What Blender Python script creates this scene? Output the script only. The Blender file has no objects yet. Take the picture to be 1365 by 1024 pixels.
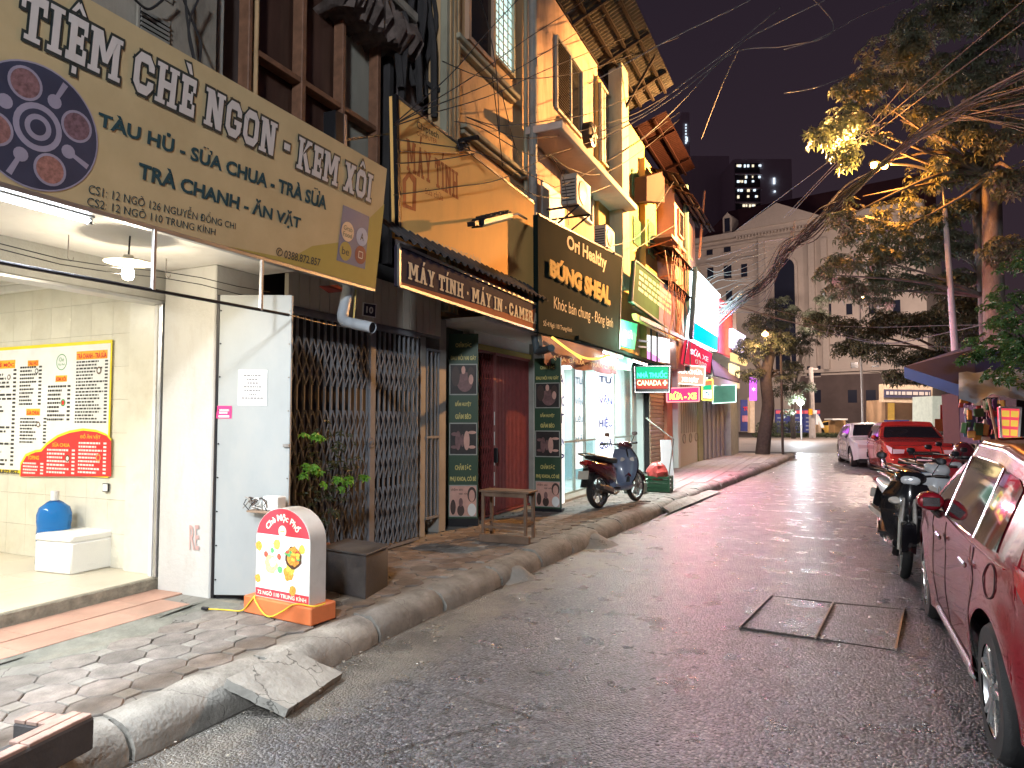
import bpy, bmesh, math, random
from mathutils import Vector, Matrix
R = math.radians
S = bpy.context.scene
random.seed(7)
# ---------------------------------------------------------------- camera
FPX, YAW, PIT, CH = 910.0, R(24.6), R(2.894), 1.6
cd = bpy.data.cameras.new('camera'); cam = bpy.data.objects.new('camera', cd); S.collection.objects.link(cam)
cam.location = (0, 0, CH); cam.rotation_euler = (R(90) + PIT, 0, YAW)
cd.sensor_width = 36; cd.lens = 24.0; cd.clip_start = .05; cd.clip_end = 3000
S.camera = cam
# ---------------------------------------------------------------- world: a hazy city night sky
W = bpy.data.worlds.new('World'); S.world = W; W.use_nodes = True
_n = W.node_tree.nodes; _l = W.node_tree.links; _bg = _n['Background']
_tc = _n.new('ShaderNodeTexCoord'); _sp = _n.new('ShaderNodeSeparateXYZ'); _l.new(_tc.outputs['Generated'], _sp.inputs[0])
_no = _n.new('ShaderNodeTexNoise'); _no.inputs['Scale'].default_value = 1.6; _no.inputs['Detail'].default_value = 3
_l.new(_tc.outputs['Generated'], _no.inputs['Vector'])
_ma = _n.new('ShaderNodeMath'); _ma.operation = 'MULTIPLY_ADD'; _ma.inputs[1].default_value = .12; _l.new(_no.outputs['Fac'], _ma.inputs[0]); _l.new(_sp.outputs['Z'], _ma.inputs[2])
_cr = _n.new('ShaderNodeValToRGB'); _l.new(_ma.outputs[0], _cr.inputs[0]); _l.new(_cr.outputs[0], _bg.inputs[0])
_e = _cr.color_ramp.elements; _e[0].position = .0; _e[0].color = (.052, .030, .034, 1); _e[1].position = .75; _e[1].color = (.016, .011, .018, 1)
_x = _cr.color_ramp.elements.new(.28); _x.color = (.028, .018, .025, 1)
_bg.inputs[1].default_value = .8
S.view_settings.view_transform = 'Standard'; S.view_settings.look = 'None'
S.view_settings.exposure = 0.5; S.view_settings.gamma = 1; S.view_settings.use_curve_mapping = False
S.render.engine = 'CYCLES'; C_ = S.cycles
C_.use_denoising = True; C_.max_bounces = 6; C_.diffuse_bounces = 3; C_.glossy_bounces = 3; C_.transmission_bounces = 5
C_.transparent_max_bounces = 8; C_.caustics_reflective = False; C_.caustics_refractive = False; C_.sample_clamp_indirect = 4; C_.sample_clamp_direct = 0
C_.use_adaptive_sampling = True; C_.adaptive_threshold = .02
# ---------------------------------------------------------------- projection of photo pixels onto planes of the place
FW = Vector((-math.sin(YAW), math.cos(YAW), 0)); RT = Vector((math.cos(YAW), math.sin(YAW), 0))
def ray(u, v):
    b = (512 - v) / FPX; f = math.cos(PIT) - b * math.sin(PIT); z = math.sin(PIT) + b * math.cos(PIT)
    return FW * f + RT * ((u - 682.5) / FPX) + Vector((0, 0, z))
O_ = Vector((0, 0, CH))
def PX(u, v, x): d = ray(u, v); return O_ + d * (x / d.x)
def PY(u, v, y): d = ray(u, v); return O_ + d * (y / d.y)
def PZ(u, v, z): d = ray(u, v); return O_ + d * ((z - CH) / d.z)
def PD(u, v, dep): d = ray(u, v); return O_ + d * (dep / (d.x * FW.x + d.y * FW.y))
def qx(x, *p): return [PX(u, v, x) for u, v in p]
def qy(y, *p): return [PY(u, v, y) for u, v in p]
def qd(dep, *p): return [PD(u, v, dep) for u, v in p]
# ---------------------------------------------------------------- materials
MATS = {}
def lin(c): return tuple(((x / 255) / 12.92 if x / 255 <= .04045 else ((x / 255 + .055) / 1.055) ** 2.4) for x in c)
def M(name, col, rough=.6, metal=0., var=.18, scale=4., bump=0., bs=60., dirt=0., dcol=(.05, .042, .035), dscale=2.5, emit=None, es=0., coat=0., rnd=0., trans=0., ior=1.45, alpha=1., streak=0., detail=5, spec=None):
    if name in MATS: return MATS[name]
    m = bpy.data.materials.new(name); m.use_nodes = True; t = m.node_tree; n = t.nodes; l = t.links; b = n['Principled BSDF']
    b.inputs['Roughness'].default_value = rough; b.inputs['Metallic'].default_value = metal
    b.inputs['IOR'].default_value = ior
    if spec is None and emit: spec = 0.
    if spec is not None: b.inputs['Specular IOR Level'].default_value = spec
    if coat: b.inputs['Coat Weight'].default_value = coat; b.inputs['Coat Roughness'].default_value = .06
    if trans: b.inputs['Transmission Weight'].default_value = trans
    if alpha < 1: b.inputs['Alpha'].default_value = alpha
    g = n.new('ShaderNodeNewGeometry'); pos = g.outputs['Position']
    col = tuple(col[:3])
    last = None
    if var or dirt:
        no = n.new('ShaderNodeTexNoise'); no.inputs['Scale'].default_value = scale; no.inputs['Detail'].default_value = detail; no.inputs['Roughness'].default_value = .6
        if streak:
            mp = n.new('ShaderNodeMapping'); mp.inputs['Scale'].default_value = (1, 1, 1 - streak); l.new(pos, mp.inputs[0]); l.new(mp.outputs[0], no.inputs['Vector'])
        else: l.new(pos, no.inputs['Vector'])
        r = n.new('ShaderNodeMapRange'); r.inputs[1].default_value = .3; r.inputs[2].default_value = .7; r.inputs[3].default_value = 1 - var; r.inputs[4].default_value = 1 + var * .7
        l.new(no.outputs['Fac'], r.inputs[0])
        hs = n.new('ShaderNodeHueSaturation'); hs.inputs['Color'].default_value = col + (1,); l.new(r.outputs[0], hs.inputs['Value'])
        last = hs.outputs[0]
        if rnd:
            oi = n.new('ShaderNodeObjectInfo'); r2 = n.new('ShaderNodeMapRange'); r2.inputs[3].default_value = 1 - rnd; r2.inputs[4].default_value = 1 + rnd
            l.new(oi.outputs['Random'], r2.inputs[0]); mu = n.new('ShaderNodeMath'); mu.operation = 'MULTIPLY'; l.new(r.outputs[0], mu.inputs[0]); l.new(r2.outputs[0], mu.inputs[1]); l.new(mu.outputs[0], hs.inputs['Value'])
        if dirt:
            n2 = n.new('ShaderNodeTexNoise'); n2.inputs['Scale'].default_value = dscale; n2.inputs['Detail'].default_value = 8; n2.inputs['Roughness'].default_value = .7
            if streak: l.new(mp.outputs[0], n2.inputs['Vector'])
            else: l.new(pos, n2.inputs['Vector'])
            r3 = n.new('ShaderNodeMapRange'); r3.inputs[1].default_value = .5; r3.inputs[2].default_value = .72; r3.inputs[4].default_value = dirt; l.new(n2.outputs['Fac'], r3.inputs[0])
            mx = n.new('ShaderNodeMix'); mx.data_type = 'RGBA'; mx.inputs[7].default_value = tuple(dcol) + (1,); l.new(r3.outputs[0], mx.inputs[0]); l.new(last, mx.inputs[6]); last = mx.outputs[2]
        l.new(last, b.inputs['Base Color'])
        rr = n.new('ShaderNodeMapRange'); rr.inputs[3].default_value = max(.02, rough - .08); rr.inputs[4].default_value = min(1, rough + .12); l.new(no.outputs['Fac'], rr.inputs[0]); l.new(rr.outputs[0], b.inputs['Roughness'])
    else: b.inputs['Base Color'].default_value = col + (1,)
    if bump:
        n3 = n.new('ShaderNodeTexNoise'); n3.inputs['Scale'].default_value = bs; n3.inputs['Detail'].default_value = 4; l.new(pos, n3.inputs['Vector'])
        bp = n.new('ShaderNodeBump'); bp.inputs['Strength'].default_value = bump; bp.inputs['Distance'].default_value = .01; l.new(n3.outputs['Fac'], bp.inputs['Height']); l.new(bp.outputs[0], b.inputs['Normal'])
    if emit: b.inputs['Emission Color'].default_value = tuple(emit) + (1,); b.inputs['Emission Strength'].default_value = es
    MATS[name] = m; return m
def cracks(m, scale, w=.012, col=(.03, .028, .025, 1)):
    t = m.node_tree; n = t.nodes; l = t.links; b = n['Principled BSDF']; src = b.inputs['Base Color'].links[0].from_socket
    g = n.new('ShaderNodeNewGeometry'); no = n.new('ShaderNodeTexNoise'); no.inputs['Scale'].default_value = scale * 2.5; no.inputs['Detail'].default_value = 5; l.new(g.outputs['Position'], no.inputs['Vector'])
    a = n.new('ShaderNodeVectorMath'); a.operation = 'MULTIPLY_ADD'; k = .6 / scale; a.inputs[1].default_value = (k, k, k); l.new(no.outputs['Color'], a.inputs[0]); l.new(g.outputs['Position'], a.inputs[2])
    v = n.new('ShaderNodeTexVoronoi'); v.feature = 'DISTANCE_TO_EDGE'; v.inputs['Scale'].default_value = scale; l.new(a.outputs[0], v.inputs['Vector'])
    r = n.new('ShaderNodeMapRange'); r.inputs[1].default_value = 0; r.inputs[2].default_value = w; r.inputs[3].default_value = .85; r.inputs[4].default_value = 0; l.new(v.outputs['Distance'], r.inputs[0])
    x = n.new('ShaderNodeMix'); x.data_type = 'RGBA'; x.inputs[7].default_value = col; l.new(r.outputs[0], x.inputs[0]); l.new(src, x.inputs[6]); l.new(x.outputs[2], b.inputs['Base Color'])
    return m
def E(name, col, s):
    return M(name, (.02, .02, .02), .5, var=0, emit=col, es=s)
def flat(name, c255, rough=.5, **k): return M(name, lin(c255), rough, **dict(dict(var=.08, scale=6), **k))
# ---------------------------------------------------------------- objects
ORG = {}
COL = S.collection
def props(o, label=None, cat=None, group=None, kind=None):
    if label: o['label'] = label
    if cat: o['category'] = cat
    if group: o['group'] = group
    if kind: o['kind'] = kind
    return o
def thing(name, label, cat, loc=(0, 0, 0), group=None, rz=0):
    o = bpy.data.objects.new(name, None); COL.objects.link(o); o.empty_display_size = .1
    o.location = loc; o.rotation_euler = (0, 0, rz); ORG[o.name] = Vector(loc); return props(o, label, cat, group)
def org(p): return ORG.get(p.name, Vector((0, 0, 0))) if p else Vector((0, 0, 0))
class MB:
    def __init__(s): s.v = []; s.f = []
    def add(s, vs, fs):
        b = len(s.v); s.v += [tuple(p) for p in vs]; s.f += [tuple(i + b for i in f) for f in fs]; return s
    def box(s, x0, x1, y0, y1, z0, z1):
        return s.add([(x0, y0, z0), (x1, y0, z0), (x1, y1, z0), (x0, y1, z0), (x0, y0, z1), (x1, y0, z1), (x1, y1, z1), (x0, y1, z1)],
                     [(0, 3, 2, 1), (4, 5, 6, 7), (0, 1, 5, 4), (1, 2, 6, 5), (2, 3, 7, 6), (3, 0, 4, 7)])
    def cbox(s, c, d, rz=0, rx=0, ry=0):
        m = Matrix.Rotation(rz, 3, 'Z') @ Matrix.Rotation(ry, 3, 'Y') @ Matrix.Rotation(rx, 3, 'X'); c = Vector(c); b = MB().box(-d[0] / 2, d[0] / 2, -d[1] / 2, d[1] / 2, -d[2] / 2, d[2] / 2)
        return s.add([c + m @ Vector(p) for p in b.v], b.f)
    def slab(s, q, t, n=None):
        """a plate whose front is the polygon q and which reaches t back along -n"""
        q = [Vector(p) for p in q]
        if n is None:
            n = nrm(q)
        k = len(q); back = [p - n * t for p in q]
        return s.add(q + back, [tuple(range(k)), tuple(reversed(range(k, 2 * k)))] + [(i, i + k, (i + 1) % k + k, (i + 1) % k) for i in range(k)])
    def bar(s, a, b, w, h=None, up=(0, 0, 1)):
        a = Vector(a); b = Vector(b); h = h or w; d = (b - a).normalized(); u = Vector(up)
        if abs(d.dot(u)) > .95: u = Vector((1, 0, 0))
        x = d.cross(u).normalized() * w / 2; y = x.cross(d).normalized() * h / 2
        return s.add([a - x - y, a + x - y, a + x + y, a - x + y, b - x - y, b + x - y, b + x + y, b - x + y], [(0, 3, 2, 1), (4, 5, 6, 7), (0, 1, 5, 4), (1, 2, 6, 5), (2, 3, 7, 6), (3, 0, 4, 7)])
    def tube(s, path, r, n=8, cap=True, closed=False):
        P = [Vector(p) for p in path]; k = len(P); rr = r if isinstance(r, (list, tuple)) else [r] * k
        vs = []; u = None
        for i, p in enumerate(P):
            if closed: d = (P[(i + 1) % k] - P[i - 1])
            else: d = P[min(i + 1, k - 1)] - P[max(i - 1, 0)]
            d = d.normalized() if d.length > 1e-9 else Vector((0, 0, 1))
            if u is None: u = d.orthogonal().normalized()
            else:
                u = u - d * u.dot(d); u = u.normalized() if u.length > 1e-6 else d.orthogonal().normalized()
            w = d.cross(u)
            for j in range(n):
                a = 2 * math.pi * j / n; vs.append(p + (u * math.cos(a) + w * math.sin(a)) * rr[i])
        fs = []
        for i in range(k if closed else k - 1):
            a = i * n; b = ((i + 1) % k) * n
            for j in range(n): fs.append((a + j, a + (j + 1) % n, b + (j + 1) % n, b + j))
        if cap and not closed: fs += [tuple(reversed(range(n))), tuple(range((k - 1) * n, k * n))]
        return s.add(vs, fs)
    def lathe(s, c, prof, n=20, axis='Z', cap=True):
        c = Vector(c); vs = []; fs = []
        for r, h in prof:
            for j in range(n):
                a = 2 * math.pi * j / n; p = (r * math.cos(a), r * math.sin(a), h)
                if axis == 'X': p = (h, p[0], p[1])
                if axis == 'Y': p = (p[0], h, p[1])
                vs.append(c + Vector(p))
        for i in range(len(prof) - 1):
            for j in range(n): fs.append((i * n + j, i * n + (j + 1) % n, (i + 1) * n + (j + 1) % n, (i + 1) * n + j))
        if cap: fs += [tuple(range(n)), tuple(range((len(prof) - 1) * n, len(prof) * n))]
        return s.add(vs, fs)
    def grid(s, rows, closed=False):
        m = len(rows[0]); vs = [p for r in rows for p in r]; fs = []
        for i in range(len(rows) - 1):
            for j in range(m if closed else m - 1): fs.append((i * m + j, i * m + (j + 1) % m, (i + 1) * m + (j + 1) % m, (i + 1) * m + j))
        return s.add(vs, fs)
    def loft(s, secs, n=14, e=1.0):
        """secs: (centre, rx, rz[, pitch]) rounded sections along Y"""
        rows = []
        for sc in secs:
            c = Vector(sc[0]); rx, rz = sc[1], sc[2]; pt = sc[3] if len(sc) > 3 else 0; row = []
            for j in range(n):
                a = 2 * math.pi * j / n; ca, sa = math.cos(a), math.sin(a)
                x = rx * math.copysign(abs(ca) ** e, ca); z = rz * math.copysign(abs(sa) ** e, sa)
                row.append(c + Vector((x, -math.sin(pt) * z, math.cos(pt) * z)))
            rows.append(row)
        b = len(s.v); s.grid(rows, True); k = len(rows)
        s.f += [tuple(b + i for i in reversed(range(n))), tuple(b + (k - 1) * n + i for i in range(n))]
        return s
    def build(s, name, mat=None, parent=None, smooth=False, bev=0, loc=None, ang=35, seg=1, fix=True):
        L = org(parent) if parent else (Vector(loc) if loc is not None else Vector((0, 0, 0)))
        me = bpy.data.meshes.new(name)
        me.from_pydata([tuple(Vector(p) - L) for p in s.v], [], s.f)
        if fix or bev:
            bm = bmesh.new(); bm.from_mesh(me)
            if fix: bmesh.ops.recalc_face_normals(bm, faces=bm.faces)
            if bev:
                ed = [e for e in bm.edges if len(e.link_faces) == 2 and e.calc_face_angle(0) > .5]
                bmesh.ops.bevel(bm, geom=ed, offset=bev, segments=seg, affect='EDGES', profile=.6, clamp_overlap=True)
            bm.to_mesh(me); bm.free()
        if smooth or bev:
            me.polygons.foreach_set('use_smooth', [True] * len(me.polygons)); me.set_sharp_from_angle(angle=R(ang))
        if mat: me.materials.append(mat)
        o = bpy.data.objects.new(name, me); COL.objects.link(o)
        if parent: o.parent = parent; ORG[o.name] = L
        else: o.location = L; ORG[o.name] = L
        return o
def nrm(q):
    q = [Vector(p) for p in q]; n = Vector((0, 0, 0))
    for i in range(len(q)): n += q[i].cross(q[(i + 1) % len(q)])
    n.normalize(); c = sum(q, Vector((0, 0, 0))) / len(q)
    return n if n.dot(O_ - c) > 0 else -n
def one(name, mb, mat, label, cat, group=None, kind=None, **k):
    """a thing that is one mesh; its origin goes to the bottom centre"""
    v = mb.v; L = ((min(p[0] for p in v) + max(p[0] for p in v)) / 2, (min(p[1] for p in v) + max(p[1] for p in v)) / 2, min(p[2] for p in v))
    return props(mb.build(name, mat, None, loc=L, **k), label, cat, group, kind)
def struct(name, mb, mat, parent=None, kind='structure', **k):
    o = mb.build(name, mat, parent, **k)
    if not parent: o['kind'] = kind
    return o
def copyobj(o, parent=None, loc=None, name=None):
    c = o.copy(); COL.objects.link(c); c.parent = parent
    if loc is not None: c.location = loc
    if name: c.name = name
    return c
def copytree(root, loc, rz, label, group=None):
    r = root.copy(); COL.objects.link(r); r.location = loc; r.rotation_euler = (0, 0, rz); r['label'] = label
    if group: r['group'] = group
    for ch in list(root.children):
        c = ch.copy(); COL.objects.link(c); c.parent = r
        for g in list(ch.children):
            d = g.copy(); COL.objects.link(d); d.parent = c
    return r
# ---------------------------------------------------------------- lettering
_TC = {}
def text_raw(st, bold=0., sp=1.):
    k = (st, bold, sp)
    if k in _TC: return _TC[k]
    cu = bpy.data.curves.new('t', 'FONT'); cu.body = st; cu.size = 1; cu.offset = bold; cu.space_character = sp; cu.fill_mode = 'FRONT'; cu.resolution_u = 3; cu.align_x = 'LEFT'
    ob = bpy.data.objects.new('t', cu); COL.objects.link(ob)
    dg = bpy.context.evaluated_depsgraph_get(); dg.update(); me = bpy.data.meshes.new_from_object(ob.evaluated_get(dg))
    vs = [(v.co.x, v.co.y) for v in me.vertices]; fs = [tuple(p.vertices) for p in me.polygons]
    bpy.data.objects.remove(ob); bpy.data.curves.remove(cu); bpy.data.meshes.remove(me)
    _TC[k] = (vs, fs); return _TC[k]
def _st(x): return [(x, 0, x + 2.2, 10)]
def rc(x0, y0, x1, y1): return [(x0, y0), (x1, y0), (x1, y1), (x0, y1)]
def O8(x0, w, t=2.3, gap=None):
    x1 = x0 + w; c = 2.2; i = 1.1
    out = [(x0 + c, 0), (x1 - c, 0), (x1, c), (x1, 10 - c), (x1 - c, 10), (x0 + c, 10), (x0, 10 - c), (x0, c)]
    inn = [(x0 + t + i * .3, t), (x1 - t - i * .3, t), (x1 - t, t + i), (x1 - t, 10 - t - i), (x1 - t - i * .3, 10 - t), (x0 + t + i * .3, 10 - t), (x0 + t, 10 - t - i), (x0 + t, t + i)]
    return [[out[k], out[(k + 1) % 8], inn[(k + 1) % 8], inn[k]] for k in range(8) if k not in (gap or ())]
SL = 1.0
def slabglyph(ch):
    """block slab-serif capitals as convex pieces on a 10-high grid: (pieces, width)"""
    f = lambda *a: rc(*a)
    T = 2.4; s = SL
    foot = lambda x, w=4.2: f(x - w / 2, 0, x + w / 2, s * 1.1); cap = lambda x, w=4.2: f(x - w / 2, 10 - s * 1.1, x + w / 2, 10)
    stem = lambda x: f(x - T / 2, 0, x + T / 2, 10)
    if ch == 'T': return [stem(4), foot(4, 5), f(0, 7.9, 8, 10), f(0, 6.3, 1.3, 8), f(6.7, 6.3, 8, 8)], 8
    if ch == 'I': return [stem(2.4), foot(2.4, 4.8), cap(2.4, 4.8)], 4.8
    if ch in 'EÊÈỆ': return [stem(2.6), f(.5, 8.1, 7.4, 10), f(.5, 0, 7.4, 1.9), f(3, 4.1, 5.8, 5.9), f(6.1, 6.6, 7.4, 8.2), f(6.1, 1.8, 7.4, 3.4), f(5.2, 3.4, 6.2, 6.6)], 7.6
    if ch == 'M': return [stem(2.2), stem(9.8), foot(2.2, 4.4), foot(9.8, 4.4), f(0, 8.9, 3.4, 10), f(8.6, 8.9, 12, 10), [(1.6, 10), (4.3, 10), (6.9, 3), (5.1, 3)], [(7.7, 10), (10.4, 10), (6.9, 3), (5.1, 3)]], 12
    if ch == 'N': return [stem(2.2), stem(7.8), foot(2.2, 4.4), cap(7.8, 4.4), f(0, 8.9, 3.4, 10), [(1.2, 10), (4.2, 10), (9, 0), (6.2, 0)]], 10
    if ch == 'H': return [stem(2.2), stem(7.6), foot(2.2, 4.4), foot(7.6, 4.4), cap(2.2, 4.4), cap(7.6, 4.4), f(3, 4.1, 7, 6)], 9.8
    if ch == 'K': return [stem(2.2), foot(2.2, 4.4), cap(2.2, 4.4), [(2.8, 4), (4.8, 6.4), (9.2, 10), (6.2, 10)], [(3.6, 4.9), (5.6, 6.1), (9.6, 0), (6.6, 0)], foot(8, 3.6), cap(7.6, 3.6)], 9.8
    if ch == 'X': return [[(.8, 0), (3.6, 0), (8.6, 10), (5.8, 10)], [(5.8, 0), (8.6, 0), (3.6, 10), (.8, 10)], foot(2.1, 4), foot(7.3, 4), cap(2.1, 4), cap(7.3, 4)], 9.4
    if ch in 'AÁ': return [[(1, 0), (3.4, 0), (6, 10), (3.8, 10)], [(6.2, 0), (8.8, 0), (6, 10), (3.8, 10)], foot(2, 4), foot(7.6, 4), f(3, 2.6, 6.6, 4.2)], 9.6
    if ch == 'Y': return [f(3.4, 0, 5.8, 4.6), foot(4.6, 5), [(3.4, 4.4), (5.2, 4.4), (3.4, 10), (.7, 10)], [(4, 4.4), (5.8, 4.4), (8.5, 10), (5.8, 10)], cap(2, 3.8), cap(7.2, 3.8)], 9.2
    if ch in 'OÔ': return O8(.3, 8.6), 9.2
    if ch == 'C': return O8(.3, 8.2, gap=(2,)) + [f(6.2, 6.2, 8.5, 7.8), f(6.2, 2.2, 8.5, 3.7)], 8.9
    if ch == 'G': return O8(.3, 8.4, gap=(2,)) + [f(6.3, 6.3, 8.7, 7.8), f(6.3, 2.2, 8.7, 4.9), f(4.9, 3.7, 9, 5.1)], 9.2
    if ch == 'R': return [stem(2.2), foot(2.2, 4.4), f(.4, 8.4, 6, 10), f(2, 4.2, 6, 5.7), [(5.6, 4.4), (8, 5.4), (8, 8.8), (5.6, 9.9)], [(4, 5), (6.4, 5), (9, 0), (6.2, 0)], foot(8, 3)], 9.6
    if ch == '-': return [f(.4, 3.8, 4.4, 5.8)], 5
    if ch == '.': return [f(.4, 3.6, 2.4, 5.6)], 3
    if ch == ' ': return [], 3.4
    return [stem(2)], 4
def slabacc(ch, w):
    c = w / 2
    if ch == 'Ệ': return slabacc('Ê', w) + [rc(c - .8, -2.6, c + .8, -1)]
    if ch in 'ÊÔ': return [[(c - 2.6, 10.9), (c - 1.2, 10.9), (c + .3, 12.4), (c - .5, 13.4)], [(c + 2.6, 10.9), (c + 1.2, 10.9), (c - .5, 12.5), (c + .3, 13.4)]]
    if ch == 'È': return [[(c - 2.2, 13.4), (c + .2, 13.4), (c + 1.4, 10.9), (c, 10.9)]]
    if ch in 'ÁÍ': return [[(c - .6, 11), (c + .9, 11), (c + 2.6, 13.6), (c + .3, 13.6)]]
    return []
def slab_raw(st, sp=.7):
    ps = []; x = 0
    for ch in st:
        if ch == 'Í': p, w = slabglyph('I')
        else: p, w = slabglyph(ch)
        for pc in p + slabacc(ch, w): ps.append([(a + x, b) for a, b in pc])
        x += w + sp
    return ps, x - sp
def grow(pc, d):
    k = len(pc); A = sum(pc[i][0] * pc[(i + 1) % k][1] - pc[(i + 1) % k][0] * pc[i][1] for i in range(k)); sg = 1 if A > 0 else -1; ln = []
    for i in range(k):
        x0, y0 = pc[i]; x1, y1 = pc[(i + 1) % k]; L = math.hypot(x1 - x0, y1 - y0) or 1; nx, ny = sg * (y1 - y0) / L, -sg * (x1 - x0) / L
        ln.append((x0 + nx * d, y0 + ny * d, x1 - x0, y1 - y0))
    out = []
    for i in range(k):
        ax, ay, adx, ady = ln[i - 1]; bx, by, bdx, bdy = ln[i]; D = adx * bdy - ady * bdx
        if abs(D) < 1e-6: out.append((bx, by)); continue
        t = ((bx - ax) * bdy - (by - ay) * bdx) / D; px, py = ax + adx * t, ay + ady * t; ox, oy = pc[i]; L = math.hypot(px - ox, py - oy)
        if L > 1.5 * d: px = ox + (px - ox) * 1.5 * d / L; py = oy + (py - oy) * 1.5 * d / L
        out.append((px, py))
    return out
class Q:
    """a sign face: corners top-left, top-right, bottom-right, bottom-left as seen by the reader"""
    def __init__(s, q): s.q = [Vector(p) for p in q]; s.n = nrm(s.q)
    def P(s, a, b, off=0.):
        tl, tr, br, bl = s.q
        return (bl * (1 - a) + br * a) * (1 - b) + (tl * (1 - a) + tr * a) * b + s.n * off
    def W(s): return ((s.q[1] - s.q[0]).length + (s.q[2] - s.q[3]).length) / 2
    def H(s): return ((s.q[3] - s.q[0]).length + (s.q[2] - s.q[1]).length) / 2
    def board(s, name, mat, parent, t=.05, bev=0, off=0): return MB().slab([p + s.n * off for p in s.q], t, s.n).build(name, mat, parent, bev=bev)
    def rect(s, mb, a0, b0, a1, b1, off): mb.add([s.P(a0, b0, off), s.P(a1, b0, off), s.P(a1, b1, off), s.P(a0, b1, off)], [(0, 1, 2, 3)]); return mb
    def poly(s, mb, pts, off): mb.add([s.P(a, b, off) for a, b in pts], [tuple(range(len(pts)))]); return mb
    def disc(s, mb, a, b, r, off, n=20, r2=0., ar=None):
        k = s.H() / s.W() if ar is None else ar
        if r2: 
            vs = [s.P(a + k * rr * math.cos(2 * math.pi * j / n), b + rr * math.sin(2 * math.pi * j / n), off) for rr in (r, r2) for j in range(n)]
            mb.add(vs, [(j, (j + 1) % n, n + (j + 1) % n, n + j) for j in range(n)])
        else: mb.add([s.P(a + k * r * math.cos(2 * math.pi * j / n), b + r * math.sin(2 * math.pi * j / n), off) for j in range(n)], [tuple(range(n))])
        return mb
    def text(s, st, a0, a1, b0, b1, mat, parent, off=.006, bold=.02, name='lettering', sp=1., rot=0, base=True, warp=None):
        vs, fs = text_raw(st, bold, sp)
        if not vs: return
        x0 = min(v[0] for v in vs); x1 = max(v[0] for v in vs); y0 = min(v[1] for v in vs); y1 = max(v[1] for v in vs)
        mb = MB(); P = []
        for x, y in vs:
            a = (x - x0) / (x1 - x0); b = (y - y0) / (y1 - y0)
            if warp: a, b = warp(a, b)
            P.append(s.P(a0 + (a1 - a0) * a, b0 + (b1 - b0) * b, off))
        mb.add(P, fs); return mb.build(name, mat, parent, fix=False)
    def slabtext(s, st, a0, a1, b0, b1, mat, parent, off=.006, outline=None, og=.7, name='lettering'):
        ps, w = slab_raw(st)
        for mt, gr, base in ((outline, og, off - .003), (mat, 0, off)):
            if not mt: continue
            mb = MB()
            for i, pc in enumerate(ps):
                pp = grow(pc, gr) if gr else pc
                mb.add([s.P(a0 + (a1 - a0) * x / w, b0 + (b1 - b0) * y / 10, base + (i % 9) * .00025) for x, y in pp], [tuple(range(len(pp)))])
            mb.build(name if not gr else 'letter_outline', mt, parent, fix=False)
    def lines(s, mb, a0, a1, b0, b1, n, off, rs, fill=.5, jag=.35):
        """rows of small illegible print"""
        for i in range(n):
            y = b1 - (b1 - b0) * (i + .5) / n; h = (b1 - b0) / n * fill / 2; x = a0; end = a1 - (a1 - a0) * rs.random() * jag
            while x < end:
                w = (a1 - a0) * rs.uniform(.05, .13); s.rect(mb, x, y - h, min(x + w, end), y + h, off); x += w + (a1 - a0) * .025
        return mb
# ================================================================ LIGHTS (most sit at lamps or signs of the place, some are added)
def lamp(name, kind, loc, power, col, size=.1, rot=None, spread=None, sy=None):
    d = bpy.data.lights.new(name, kind); d.energy = power; d.color = col
    if kind == 'AREA':
        d.shape = 'RECTANGLE' if sy else 'SQUARE'; d.size = size
        if sy: d.size_y = sy
        if spread: d.spread = spread
    else: d.shadow_soft_size = size
    o = bpy.data.objects.new(name, d); COL.objects.link(o); o.location = loc
    if rot: o.rotation_euler = rot
    return o
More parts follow.
